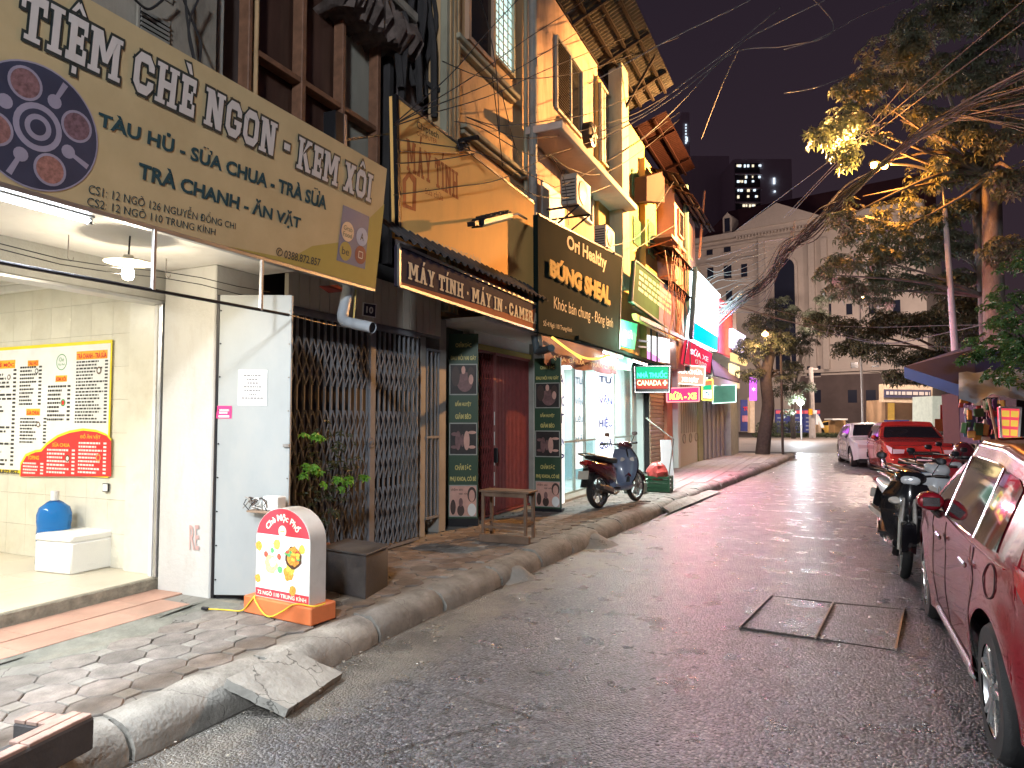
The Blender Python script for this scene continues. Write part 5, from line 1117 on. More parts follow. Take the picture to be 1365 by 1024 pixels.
# --- peach house
pea = thing('peach_house', 'peach rendered house with dark grille windows and a canopy slab under its first floor', 'house', (-4.6, 13, 3)); X3 = -4.5
wall('wall', mOr2, pea, X3, 704.5, 799, 2.95, 9.55, .3)
y = ypx(711, X3 + .12); MB().tube([(X3 + .12, y, 2.9), (X3 + .12, y, 9.6)], .075, 10).build('downpipe', mGreyP, pea, smooth=True)
mGri = M('grille_dark', (.022, .018, .017), .9, spec=.1)
y0, y1 = ypx(741, X3), ypx(776, X3); zt = PX(741, 50, X3).z; zb = PX(741, 146, X3).z
w = MB().box(X3, X3 + .012, y0, y1, zb, zt).build('window', mGlD, pea)
for i in range(26): z = zb + (zt - zb) * (i + .5) / 26; MB().cbox((X3 + .03, (y0 + y1) / 2 - .35, z), (.02, (y1 - y0) * .5, .022), rx=0).build('shutter_slat', mGri, w)
for yy in (y0, y0 + (y1 - y0) * .52, y1): MB().box(X3 + .005, X3 + .06, yy - .03, yy + .03, zb, zt).build('window_frame', mGreyP, w, bev=.004)
for zz in (zb, zt): MB().box(X3 + .005, X3 + .055, y0 + .03, y1 - .03, zz - .03, zz + .03).build('window_frame', mGreyP, w)
zs = 6.38; MB().box(X3, -3.83, 10.35, 15.3, zs, zs + .13).build('canopy_slab', M('slab_plaster', (.50, .43, .40), .8, var=.12, dirt=.3, dcol=(.25, .2, .18)), pea, bev=.01)
fan = PX(787, 180, -4.1); f = thing('extractor_fan', 'round dark fan unit standing on the canopy slab by the grille window', 'fan', fan); MB().lathe(fan, [(.25, -.1), (.25, .05), (.2, .07), (.06, .07)], 20, 'X').build('housing', mBlk, f, smooth=True)
for j in range(5): MB().bar(fan + Vector((.09, 0, 0)), fan + Vector((.09, .2 * math.cos(j * 1.257), .2 * math.sin(j * 1.257))), .06, .012, up=(1, 0, 0)).build('blade', mGreyP, f)
def ac(u, v, x, w, label, s=1.):
    c = PX(u, v, x); t = thing('air_conditioner', label, 'air conditioner', c); W_, D_, H_ = .8 * s, .3 * s, .55 * s
    MB().cbox(c + Vector((0, 0, H_ / 2)), (D_, W_, H_)).build('case', M('ac_case', (.30, .30, .28), .5, var=.1, dirt=.4, dcol=(.15, .12, .1)), t, bev=.015)
    MB().lathe(c + Vector((D_ / 2, -.08 * s, H_ / 2)), [(.21 * s, 0), (.22 * s, .015), (.19 * s, .02), (.05, .02)], 20, 'X').build('fan_grille', mBlk, t, smooth=True)
    for i in range(7): MB().cbox(c + Vector((.0, -W_ / 2 - .004, .08 * s + i * .06 * s)), (D_ * .8, .006, .02)).build('side_louvre', mBlk, t)
    for s_ in (-.3, .3): MB().bar(c + Vector((D_ * .6, s_ * s, -.01)), c + Vector((-.45, s_ * s, -.01)), .03).build('bracket', mBlk, t); MB().bar(c + Vector((D_ * .5, s_ * s, -.02)), c + Vector((-.42, s_ * s, -.4)), .025).build('bracket', mBlk, t)
ac(768, 281, -4.0, 1, 'grey air conditioner unit on brackets above the dark green signboard'); ac(806, 334, -3.95, 1, 'small grey air conditioner unit lower down beside the end of the dark green signboard', .8)
MB().box(X3 - .01, X3 + .03, ypx(722, X3), ypx(752, X3), PX(722, 305, X3).z, PX(722, 240, X3).z).build('shutter_box', mGreyP, pea, bev=.01)
window(pea, X3 + .01, 757, 316, 345, 778, 0, mPW, mOr2, 1); window(pea, X3 + .01, 752, 232, 268, 788, 0, M('window_grey', (.3, .26, .24), .5), mGreyP)
# roof overhang of the peach house: corrugated sheet on battens
mRoof = M('roof_sheet', (.022, .012, .012), .8, 0, spec=.1, var=.3, scale=3, dirt=.4, dcol=(.08, .06, .05)); mRoofG = M('roof_sheet_grey', (.032, .032, .030), .8, 0, spec=.1, var=.3, scale=3, dirt=.4, dcol=(.08, .06, .05))
def roof(par, y0, y1, xi, zi, xo, zo, mat, nb=4, bat=mGri):
    n = int((y1 - y0) / .06); rows = [[], []]
    for i in range(n + 1): y = y0 + (y1 - y0) * i / n; w = .02 * (i % 2); rows[0].append((xi, y, zi + w)); rows[1].append((xo, y, zo + w))
    r = MB().grid(rows).build('roof_sheet', mat, par, fix=False)
    for i in range(nb): t = (i + .3) / nb; x = xi + (xo - xi) * t; z = zi + (zo - zi) * t; MB().box(x - .03, x + .03, y0, y1, z - .08, z - .03).build('batten', bat, r)
    k = max(2, int((y1 - y0) / 1.6))
    for i in range(k): y = y0 + (y1 - y0) * (i + .5) / k; MB().bar((xi, y, zi - .06), (xo, y, zo - .06), .05, .08).build('rafter', bat, r)
roof(pea, 10.0, 17.3, -4.6, 9.6, -3.35, 10.15, mRoofG)
MB().bar((-4.45, 15.4, 8.4), (-3.4, 15.4, 10.0), .05).build('strut', mGri, pea)
# --- yellow house
yh = thing('yellow_house', 'stained yellow house with green shutters and a grey corner post', 'house', (-4.6, 17, 3)); X4 = -4.42
wall('wall', mYe1, yh, X4, 799.5, 862, 3.0, 9.2, .3)
MB().box(X4, X4 + .32, ypx(832, X4 + .32), ypx(841, X4 + .32), 4.6, 9.9).build('corner_post', mPil, yh, bev=.01)
mShG = M('green_shutter', (.05, .16, .11), .5, var=.2, dirt=.3)
def shut(par, x, u0, u1, vt, vb, mat=mShG, n=14):
    y0, y1 = ypx(u0, x), ypx(u1, x); zt = PX(u0, vt, x).z; zb = PX(u0, vb, x).z
    s = MB().box(x - .01, x + .02, y0, y1, zb, zt).build('shutter', mat, par)
    b = MB()
    for i in range(n): z = zb + (zt - zb) * (i + .5) / n; b.cbox((x + .03, (y0 + y1) / 2, z), (.012, (y1 - y0) * .86, (zt - zb) / n * .6), ry=.5)
    b.build('slats', mat, s)['kind'] = 'stuff'
window(yh, X4 + .01, 802, 118, 215, 816, 0, mGreyP, mPil, 2); shut(yh, X4 + .02, 818, 828, 150, 228); shut(yh, X4 + .02, 845, 854, 228, 262); shut(yh, X4 + .02, 846, 856, 290, 325)
MB().box(X4, X4 + .5, ypx(800, X4), ypx(840, X4 + .3), 6.5, 6.6).build('ledge', mYe1, yh, bev=.01)
for z, w in ((4.4, .16), (4.9, .1)): MB().box(X4, X4 + w, ypx(842, X4), ypx(862, X4), z, z + .1).build('ledge', mPil, yh, bev=.01)
MB().box(X4, X4 + .12, ypx(803, X4), ypx(815, X4), 5.1, 5.9).build('shutter_box', mShG, yh, bev=.01)
roof(yh, 17.5, 22, -4.5, 9.3, -3.6, 9.6, M('roof_maroon', (.013, .005, .005), .9, spec=.05), 2, M('roof_maroon', (.03,)*3))
# --- pink houses beyond
pk = thing('pink_house', 'narrow pink rendered house with green shutters behind a rusty awning', 'house', (-4.4, 21, 3)); X5 = -4.25
wall('wall', mYe1, pk, X5, 862.5, 884, 3.0, 8.6, .3); wall('wall', mPk1, pk, X5 + .05, 884.5, 906, 3, 8.2, .3)
shut(pk, X5 + .02, 866, 874, 295, 340); window(pk, X5 + .06, 888, 270, 315, 898, 0, mGlD, mPk1, 1)
MB().box(X5, X5 + .6, ypx(868, X5), ypx(900, X5), 6.5, 6.58).build('ledge', mPk1, pk)
q = Q(pq_(-3.8, (862, 235), (886, 228), (886, 270), (862, 268))); MB().slab(q.q, .3, q.n).build('awning_box', M('brown_box', (.05, .03, .028), .8, spec=.1), pk, bev=.01)
for (z0_, l_) in ((5.2, 4), (6.1, 5)):
    rr = random.Random(int(z0_ * 10)); y = ypx(884, -3.8)
    for j in range(4): MB().bar((-4.2, y + j * .8, z0_), (-3.55, y + j * .8, z0_ + .15), .03).build('bracket', mRustLit, pk)
    roof(pk, y, y + l_, -4.2, z0_ + .15, -3.5, z0_ - .05, mRoof, 2)
pk2 = thing('pale_pink_house', 'pale pink end house of the upper row with a dark downpipe', 'house', (-3.9, 26, 3)); X6 = -3.75
wall('wall', mPk1, pk2, X6, 902, 929, 3.0, 8.3, .3); MB().box(-6, X6 - .3, ypx(902, X6), ypx(929, X6), 3, 8.3).build('side_wall', mPk1, pk2)
y = ypx(917, X6 + .08); MB().tube([(X6 + .08, y, 3), (X6 + .08, y, 8.6)], .09, 8).build('downpipe', M('teal_pipe', (.08, .18, .18), .5), pk2, smooth=True)
window(pk2, X6 + .01, 906, 285, 315, 911, 0, mGlD, mPk1)
roof(pk2, ypx(890, X6), ypx(922, X6), -4.2, 8.4, -3.4, 8.1, mRoof, 3)
roof(pk2, ypx(900, X6), ypx(933, X6) , -3.8, 8.1, -3.2, 7.8, mRoof, 3)
MB().tube([PX(932, 345, -3.5), PX(939, 255, -3.45)], .04, 6).build('pole', mPk1, pk2)
# backs of all the houses, so that they close against the sky
bk = thing('rear_house', 'plain dark rear block of the houses behind the lit fronts', 'building', (-8, 12, 0)); MB().box(-10, -4.95, 8.3, 18, 4.45, 9.4).build('rear_wall', mOld, bk); MB().box(-10, -4.75, 18.2, 30, 3.3, 8).build('rear_wall', mOld, bk); MB().box(-10, -7.5, 4.6, 30.5, .1, 5).build('rear_wall', mOld, bk)
# ================================================================ LOWER STOREYS BEYOND THE PHARMACY
row = thing('shop_row', 'row of narrow ground floor shops beyond the pharmacy with shutters and doors', 'shops', (-4.2, 22, 0)); XR = -4.15
def ybox(par, nm, mat, x, u0, u1, z0, z1, t=.1, **k): return MB().box(x - t, x, ypx(u0, x), ypx(u1, x), z0, z1).build(nm, mat, par, **k)
mShut = M('roller_shutter', (.52, .38, .27), .5, .2, var=.12, dirt=.2)
ybox(row, 'back_panel', mShut, XR - .04, 866, 890, .14, 2.9, .02); y0, y1 = ypx(866, XR - .02), ypx(890, XR - .02); s0 = None
for i in range(26):
    z = .16 + i * .105
    if s0 is None: s0 = MB().box(XR - .035, XR - .01, y0, y1, z, z + .085).build('shutter_slat', mShut, row, bev=.01)
    else: copyobj(s0, row, (0, 0, i * .105))
ybox(row, 'orange_pier', M('orange_pier', (.55, .22, .13), .7, var=.15), XR + .08, 889, 896, .14, 3.0, .2, bev=.01); ybox(row, 'yellow_pier', mYe1, XR + .05, 896.5, 903, .14, 3, .2, bev=.01)
mCrm = M('cream_door', (.60, .60, .50), .5, var=.06); y0, y1 = ypx(906, -3.95), ypx(930, -3.95)
dm = MB().box(-4.0, -3.95, y0, y1, .15, 2.75).build('cream_gate', mCrm, row)
for i in range(9): y = y0 + (y1 - y0) * (i + .5) / 9; MB().box(-3.945, -3.925, y - .03, y + .03, 1.15, 2.65).build('gate_bar', mPil, dm)
for i in range(3): y = y0 + (y1 - y0) * (i + .5) / 3; MB().tube([Vector((-3.93, y + .22 * math.cos(t), .98 + .14 * math.sin(t))) for t in [j * .524 for j in range(12)]], .015, 5, closed=True).build('scroll', mPil, dm, smooth=True)
ybox(row, 'pier', mLit, -3.93, 903.3, 906, .14, 3, .2); ybox(row, 'pier', M('olive_pier', (.3, .3, .14), .7), -3.9, 930.5, 937, .14, 3, .2); 
mBoard = M('grey_boarding', (.34, .33, .33), .7, var=.2, streak=.7, rnd=.12, dirt=.3)
for i in range(7): u = 938 + i * 5.6; x = -3.85 + i * .06; MB().box(x - .05, x, ypx(u, x) + .03, ypx(u + 5.6, x) - .03, .14, 3.1).build('boarding_panel', mBoard, row, bev=.01)
yE = ypx(984, -3.3); MB().box(-6, -3.35, yE + .1, yE + .3, .14, 6.2).build('end_wall', mPlast, row); MB().box(-4.2, -3.35, ypx(975, -3.3), yE + .1, .14, 3.4).build('corner_pier', M('grey_green', (.3, .32, .26), .8, var=.2), row, bev=.01)
ybox(row, 'lit_doorway', M('lit_doorway', (.6, .6, .5), .5, emit=(1, .98, .8), es=1.6), -3.42, 977, 982, .3, 2.5, .02)
MB().box(-4.5, -4.05, 18.2, 30, 2.95, 3.25).build('lintel', mOld, row); MB().box(-7, -4.3, 18.2, 30, .1, 3.2).build('inner_block', mDark, row)
# pavement things near the pharmacy
c = PZ(878, 655, .155); cr = thing('plastic_crate', 'dark green plastic crate on the pavement beyond the scooter', 'crate', c); mCrt = M('crate_green', (.02, .10, .045), .5)
for z in (.02, .1, .18, .26):
    for a in (-1, 1): MB().box(c.x - .24, c.x + .24, c.y + a * .17 - .01, c.y + a * .17 + .01, c.z + z, c.z + z + .045).build('side_slat', mCrt, cr); MB().box(c.x + a * .24 - .01, c.x + a * .24 + .01, c.y - .16, c.y + .16, c.z + z, c.z + z + .045).build('side_slat', mCrt, cr)
for a in (-1, 1):
    for d in (-1, 1): MB().cbox((c.x + a * .235, c.y + d * .165, c.z + .155), (.035, .035, .31)).build('corner', mCrt, cr)
MB().cbox((c.x, c.y, c.z + .015), (.46, .33, .02)).build('bottom', mCrt, cr)
def lumpy(name, c, r, mat, label, cat, seed, sq=.8):
    rr = random.Random(seed); rows = []
    for i in range(9):
        t = math.pi * i / 8; rows.append([(c.x + r * math.sin(t) * math.cos(2 * math.pi * j / 14) * rr.uniform(.8, 1.15), c.y + r * math.sin(t) * math.sin(2 * math.pi * j / 14) * rr.uniform(.8, 1.15), c.z + r * sq * (1 - math.cos(t)) * rr.uniform(.93, 1.05)) for j in range(14)])
    return one(name, MB().grid(rows, True), mat, label, cat, smooth=True, ang=25)
lumpy('plastic_bag', c + Vector((-.02, 0, .2)), .21, M('bag_red', (.62, .09, .08), .35, var=.3, scale=14), 'crumpled red plastic bag heaped in the green crate', 'bag', 3, .9)
lumpy('plastic_bag', PZ(862, 652, .155), .13, mPW, 'white plastic bag on the pavement beside the green crate', 'bag', 4)
c = PZ(847, 657, .155); one('storage_tub', MB().slab([c + Vector((a, b, .22)) for a, b in ((-.2, -.15), (.2, -.15), (.2, .15), (-.2, .15))], .22, up), flat('tub_grey', (170, 180, 175)), 'low grey plastic tub on the pavement behind the scooter', 'tub', bev=.02)
a = PZ(888, 652, .155); hb = thing('sign_easel', 'white board leaning on a thin metal stand beside the red bag', 'board', a)
MB().slab([a + Vector((-.12, .1, 1.0)), a + Vector((.05, .3, 1.0)), a + Vector((.14, .2, 0)), a + Vector((-.06, 0, 0))], .02).build('board', M('lit_board', (.75, .8, .78), .4, emit=(1, 1, 1), es=.3), hb); MB().tube([a + Vector((-.5, .4, 1.45)), a + Vector((.12, .2, 1.02)), a + Vector((.0, .1, 0))], .014, 6).build('stand', mSt, hb)
# ================================================================ SIGNS DOWN THE STREET
def sgn(q, mat, label, name='shop_sign', t=.08, cat='sign', frame=None):
    q = q if isinstance(q, Q) else Q(q); s = thing(name, label, cat, q.P(.5, 0)); q.board('panel', mat, s, t)
    if frame:
        for i in range(4): MB().bar(q.q[i] + q.n * .01, q.q[(i + 1) % 4] + q.n * .01, .035, .03).build('frame_bar', frame, s)
    return q, s
q, s = sgn(qx(-3.75, (846, 347), (901, 392), (901, 446), (842, 402)), M('green_purple_board', lin((60, 92, 70)), .8, spec=.1, var=.35, scale=.8), 'weathered green signboard with pale print below the yellow house', 'green_signboard', frame=mGreyP)
rs = random.Random(3); mb = MB(); q.lines(mb, .1, .9, .35, .9, 4, .004, rs, .6, .1); mb.build('print', flat('print_teal', (150, 170, 160)), s, fix=False)['kind'] = 'stuff'
mb = MB(); q.rect(mb, .55, .02, .98, .98, .003); mb.build('violet_half', M('violet_half', lin((120, 92, 120)), .5, var=.3), s, fix=False)
q, s = sgn(qx(-3.9, (824, 425), (850, 432), (846, 466), (824, 460)), M('green_lit_sign', (.1, .55, .25), .4, var=.4, scale=4, emit=(.12, .8, .38), es=.55), 'bright green lit signboard tucked behind the dark green signboard', 'green_signboard'); q.text('NHÀ', .1, .8, .35, .7, mPW, s, .005, .02)
q, s = sgn(qx(-3.95, (826, 468), (846, 474), (840, 494), (825, 492)), M('mint_lit', (.5, .8, .65), .4, emit=(.5, .95, .75), es=.6), 'small pale mint lit board under the bright green signboard', 'mint_signboard')
q, s = sgn(qy(17.9, (849, 444), (892, 452), (892, 484), (848, 478)), M('white_lit', (.8, .8, .8), .4, emit=(1, .96, 1), es=1.7), 'glowing white and pink light box above the pharmacy sign', 'light_box'); mb = MB(); q.poly(mb, [(0, 0), (.75, 0), (.75, .12), (0, .6)], .004); mb.build('pink_wedge', E('pink_glow', (1, .25, .75), 1.6), s, fix=False)
# NHÀ THUỐC CANADA
q, s = sgn(qy(17.4, (845, 487), (894, 487), (893, 524), (846, 524)), mBlk, 'green and red lit pharmacy sign reading NHÀ THUỐC CANADA with a border of lights', 'neon_sign', .12)
def er(q, s, a0, b0, a1, b1, m, o=.004, nm='lit_field'): mb = MB(); q.rect(mb, a0, b0, a1, b1, o); return mb.build(nm, m, s, fix=False)
er(q, s, .06, .5, .94, .94, E('neon_green_field', (.02, .62, .28), .9)); er(q, s, .06, .14, .94, .5, E('neon_red_field', (.75, .10, .07), .8)); er(q, s, .06, .06, .94, .16, flat('dim', (70, 70, 72)))
q.text('NHÀ THUỐC', .09, .91, .56, .82, E('neon_cyan', (.1, 1, .95), 2.2), s, .01, .02); q.text('CANADA', .08, .76, .27, .46, E('neon_cream', (1, .85, .45), 2.2), s, .01, .03)
mb = MB(); q.rect(mb, .80, .33, .92, .40, .01); q.rect(mb, .835, .27, .885, .46, .0105); mb.build('cross_mark', E('neon_cream', (1, .85, .45), 2.2), s, fix=False)
dots = MB()
for i in range(30):
    for b_ in (.03, .97): p = q.P(.02 + .96 * i / 29, b_, .012); dots.cbox(p, (.014, .014, .014))
for i in range(20):
    for a_2 in (.02, .98): p = q.P(a_2, .05 + .9 * i / 19, .012); dots.cbox(p, (.014, .014, .014))
dots.build('border_lights', E('dots', (1, 1, 1), 3), s)['kind'] = 'stuff'
for u in (868, 876): MB().bar(PY(u, 487, 17.45), PY(u, 430, 17.45), .04).build('hanger', mBlk, s)
q, s = sgn(qx(-3.6, (916, 453), (949, 471), (947, 499), (911, 485)), M('red_sign', (.45, .02, .05), .8, emit=(.8, .05, .10), es=.5), 'slanting red signboard with pale lettering under the white billboard', 'red_signboard', frame=mBlk); q.text('SỬA XE', .15, .85, .5, .8, mPW, s, .006, .03); q.text('0388', .35, .8, .2, .4, mPW, s, .006, .02)
q, s = sgn(qy(20.5, (901, 486), (940, 489), (939, 514), (901, 511)), M('salmon_sign', (.75, .30, .22), .4, emit=(1, .42, .30), es=.75), 'salmon lit sign with white border reading SỬA CHỮA XE MÁY', 'light_sign', frame=E('border_white', (1, .95, .85), 2)); q.text('SỬA CHỮA', .08, .92, .55, .85, E('neon_white', (1, .97, .9), 2.0), s, .008, .04); q.text('XE MÁY', .2, .8, .12, .42, E('neon_white', (1, .97, .9), 2.0), s, .008, .04)
q, s = sgn(qy(19.5, (889, 518), (932, 516), (932, 535), (889, 536)), E('led_magenta', (.85, .05, .2), 1.1), 'magenta led sign with yellow letters below the salmon sign', 'light_sign', frame=E('border_red', (1, .3, .3), 1.6)); q.text('RỬA - XE', .08, .92, .15, .75, E('neon_yellow', (1, .9, .12), 2.3), s, .008, .05)
q, s = sgn(qy(21.5, (936, 508), (950, 506), (950, 534), (936, 533)), E('led_orange', (.75, .25, .1), .9), 'small square led sign in yellow frame with a green white centre', 'light_sign', frame=E('neon_yellow', (1, .9, .12), 2.3)); er(q, s, .1, .1, .9, .5, E('neon_mint', (.7, 1, .9), 2)); er(q, s, .1, .52, .9, .75, E('neon_green_field', (.02, .62, .28), .9)); q.text('TV', .3, .7, .18, .42, mPL, s, .008, .04)
q, s = sgn(qy(23.5, (951, 514), (981, 513), (981, 536), (950, 538)), M('teal_blank', (.10, .26, .20), .4, emit=(.1, .34, .25), es=.35), 'blank teal green sign with a lit white edge at the end of the shop row', 'light_sign', frame=E('border_mint', (.75, 1, .9), 1.6))
# billboard
q, s = sgn(qx(-3.5, (927, 358), (960, 393), (956, 468), (921, 451)), E('billboard_white', (.74, .96, 1), 7), 'glowing white billboard with a cyan foot leaning over the street', 'billboard', .15); er(q, s, 0, 0, 1, .24, E('billboard_cyan', (.0, .50, .68), 1.3)); MB().bar(q.q[0], q.q[3], .12, .2).build('frame_bar', flat('frame_blue', (50, 80, 110)), s)
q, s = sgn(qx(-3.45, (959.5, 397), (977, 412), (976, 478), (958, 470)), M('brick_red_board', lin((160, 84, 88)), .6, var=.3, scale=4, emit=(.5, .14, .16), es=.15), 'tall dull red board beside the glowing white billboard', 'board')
q, s = sgn(qx(-3.3, (977, 438), (994, 448), (993, 470), (977, 463)), E('violet_white', (.86, .72, 1), 2.8), 'violet white lit sign at the far corner of the shop row', 'light_box', .2); q.text('M', .6, .8, .3, .6, flat('print_violet', (130, 90, 180)), s, .01, .03)
q, s = sgn(qx(-3.2, (976, 470), (998, 481), (995, 488), (976, 481)), E('warm_strip', (1, .62, .25), 1.1), 'warm lit ledge strip under the violet sign', 'light_strip')
q, s = sgn(qx(-3.35, (974, 484), (986, 489), (986, 504), (974, 500)), E('warm_letters', (1, .75, .35), 1.6), 'small warm glowing lettering panel at the corner shop', 'light_sign')
aw = MB().add([PX(947, 478, -3.7), PX(982, 502, -3.6), PX(986, 509, -3.0), PX(950, 497, -2.9)], [(0, 1, 2, 3)]); MB(); one('shop_awning', MB().slab([PX(948, 478, -3.7), PX(983, 500, -3.5), PX(986, 510, -3.1), PX(952, 500, -3.1)], .04), M('awning_cloth', (.06, .035, .07), .8), 'dark cloth awning sloping over the far end of the shop row', 'awning')
one('shop_awning', MB().slab([PX(950, 502, -3.1), PX(986, 511, -3.1), PX(986, 518, -3.1), PX(950, 513, -3.1)], .05), mLit, 'pale valance board under the dark cloth awning at the far shops', 'valance')
one('steel_canopy', MB().bar(PY(850, 454, 17.2), PY(912, 462, 21), .05).bar(PY(850, 462, 17.2), PY(912, 468, 21), .04).bar(PX(852, 424, -3.7), PX(912, 452, -3.6), .08, .1), mSt, 'thin steel canopy frame spanning from the pharmacy to the billboard', 'canopy frame')
one('canopy_strip', MB().slab([PX(848, 418, -3.7), PX(906, 450, -3.6), PX(906, 455, -3.6), PX(850, 426, -3.7)], .1), M('amber_strip', (.62, .40, .10), .5), 'amber sloping canopy edge above the glowing light box', 'canopy')
tube_light(PX(893, 459, -3.9), PX(906, 465, -3.9), 'short bright tube light under the canopy before the billboard', 18, r=.05)
mb = MB(); 
for i, (u0, v0, u1, v1) in enumerate(((846, 470, 852, 500),)): pass
for i, u in enumerate((900, 926, 950)):  # tubes and area lamps added here to brighten the road
    p = PX(u, 476 + i * 5, -3.98); tube_light(p, p + Vector((0, 1.3, 0)), 'added tube light under the shop row canopy, %s' % ('nearest the pharmacy sign', 'below the white billboard', 'at the far corner')[i], 16)
    lamp('added_row_lamp', 'AREA', p + Vector((.06, .65, -.02)), 130, (1, .9, .9), .04, rot=(0, R(-45), 0), sy=1.3)
lamp('green_sign_lamp', 'POINT', PX(850, 455, -3.6), 90, (.45, 1, .7), .2)
lamp('red_sign_lamp', 'AREA', PX(912, 512, -3.2), 420, (1, .25, .38), .08, rot=(0, R(-75), 0), sy=2)
lamp('violet_sign_lamp', 'POINT', PX(990, 452, -2.6), 260, (.62, .45, 1), .3)
# ================================================================ ACROSS THE JUNCTION
mCh = M('hall_render', (.60, .53, .49), .85, var=.12, scale=.3, dirt=.25, dcol=(.3, .25, .23), dscale=.4); mChD = M('hall_base_stone', (.13, .10, .10), .85, var=.25, scale=.5); mChR = M('hall_roof', (.13, .055, .065), .7, var=.2, scale=.5); mChT = M('hall_trim', (.60, .53, .49), .8, var=.08)
A = PD(926, 558, 85.6); B = PD(1240, 558, 69.6); zc = 23.8
fq_ = Q([Vector((A.x, A.y, zc)), Vector((B.x, B.y, zc)), Vector((B.x, B.y, -.02)), Vector((A.x, A.y, -.02))])
hall = thing('grand_hall', 'grand pale hall with dark red mansard roof and arched window across the junction', 'building', (A.x, A.y, 0))
def hr(nm, u0, v0, u1, v1, mat, off, t=.3, par=hall):
    a0, b1 = inv(fq_, u0, v0); a1, b1b = inv(fq_, u1, v0); _, b0 = inv(fq_, u0, v1); _, b0b = inv(fq_, u1, v1); b1 = (b1 + b1b) / 2; b0 = (b0 + b0b) / 2
    return MB().slab([fq_.P(a0, b1, off), fq_.P(a1, b1, off), fq_.P(a1, b0, off), fq_.P(a0, b0, off)], t, fq_.n).build(nm, mat, par)
MB().slab([fq_.P(a, b) for a, b in ((0, 1), (1, 1), (1, 0), (0, 0))], 12, fq_.n).build('wall', mCh, hall)
MB().slab([fq_.P(a, b, .25) for a, b in ((.50, .27), (1, .27), (1, .0), (.50, 0))], .5, fq_.n).build('stone_base', mChD, hall)
# roof
n_ = fq_.n
rfr = [fq_.P(.04, 1.0, .3), fq_.P(1.0, 1.0, .3), fq_.P(1.0, 1.20, -5), fq_.P(.11, 1.20, -5)]
b = MB(); back = [p - n_ * 10 for p in (rfr[0], rfr[1])]; b.add(rfr + [fq_.P(1, 1.2, -9), fq_.P(.11, 1.2, -9)] + back, [(0, 1, 2, 3), (3, 2, 4, 5), (0, 3, 5, 7), (5, 4, 6, 7), (1, 6, 4, 2)]); b.build('roof', mChR, hall)
for b0, b1, o in ((.985, 1.012, .9), (.95, .962, .4)): MB().slab([fq_.P(0, b1, o), fq_.P(1, b1, o), fq_.P(1, b0, o), fq_.P(0, b0, o)], o, n_).build('cornice', mChT, hall)
pl, pr_, pa = inv(fq_, 984, 316), inv(fq_, 1100, 293), inv(fq_, 1044, 284)
MB().slab([fq_.P(pl[0], 1.01, 1.2), fq_.P(pr_[0], 1.01, 1.2), fq_.P((pl[0] + pr_[0]) / 2, 1.115, 1.2)], 1.6, n_).build('pediment', mChT, hall)
for i in range(26): a = pl[0] + (pr_[0] - pl[0]) * (i + .5) / 26; MB().slab([fq_.P(a - .003, .985, 1.1), fq_.P(a + .003, .985, 1.1), fq_.P(a + .003, .972, 1.1), fq_.P(a - .003, .972, 1.1)], .5, n_).build('dentil', mChT, hall)
mHG = M('hall_glass', (.025, .03, .055), .15, var=0)
for (u0, v0, u1, v1) in ((942, 331, 950, 341), (965, 327, 974, 337), (943, 357, 951, 372), (965, 354, 975, 372), (968, 388, 976, 402), (1128, 405, 1136, 420), (1158, 403, 1167, 419), (1127, 440, 1137, 453), (1134, 483, 1144, 492), (1100, 405, 1108, 421), (1190, 400, 1200, 418), (1163, 438, 1172, 452), (1076, 488, 1094, 502), (1162, 487, 1172, 495), (988, 352, 996, 370)):
    w = hr('window', u0, v0, u1, v1, mHG, .05, .1); hr('window_sill', u0 - 1, v1, u1 + 1, v1 + 1.2, mChT, .35, .3, w)
for (u0, v0, u1, v1) in ((1131, 520, 1143, 537), (1155, 520, 1168, 537), (1085, 520, 1095, 537), (1160, 545, 1172, 560)): hr('window', u0, v0, u1, v1, mHG, .3, .06)
# arched window
x0, y0_ = inv(fq_, 1034, 400); x1, _ = inv(fq_, 1061, 400); _, yt = inv(fq_, 1047, 345); _, yb_ = inv(fq_, 1047, 500); xm = (x0 + x1) / 2; rx = (x1 - x0) / 2; ry = rx * fq_.W() / fq_.H()
arcp = lambda e: [(xm - rx * e, yb_), (xm + rx * e, yb_)] + [(xm + rx * e * math.cos(math.pi * j / 14), yt - ry + ry * e * math.sin(math.pi * j / 14)) for j in range(15)]
MB().slab([fq_.P(a, c, .35) for a, c in arcp(1.28)], .3, n_).build('arch_surround', mChT, hall); MB().slab([fq_.P(a, c, .42) for a, c in arcp(1.0)], .1, n_).build('arched_window', mHG, hall)
for e in (.12, .30, .55, .8): a, _ = x0 - (x1 - x0) * 0, 0
for u in (1012, 1078, 1095): hr('pilaster', u, 318, u + 8, 496, mChT, .5, .5)
hr('string_course', 934, 494, 1235, 498, mChT, .5, .4)
# dormer
c = inv(fq_, 971, 303); P_ = fq_.P(c[0], 1.05, -1.0)
MB().slab([fq_.P(c[0] - .022, 1.10, .35), fq_.P(c[0], 1.125, .35), fq_.P(c[0] + .022, 1.10, .35), fq_.P(c[0] + .022, 1.01, .35), fq_.P(c[0] - .022, 1.01, .35)], 2.2, n_).build('dormer', mChT, hall); MB().slab([fq_.P(c[0] - .013, 1.095, .4), fq_.P(c[0] + .013, 1.095, .4), fq_.P(c[0] + .013, 1.025, .4), fq_.P(c[0] - .013, 1.025, .4)], .1, n_).build('dormer_window', mHG, hall)
hr('string_course', 934, 347, 1012, 349, mChT, .4, .4)
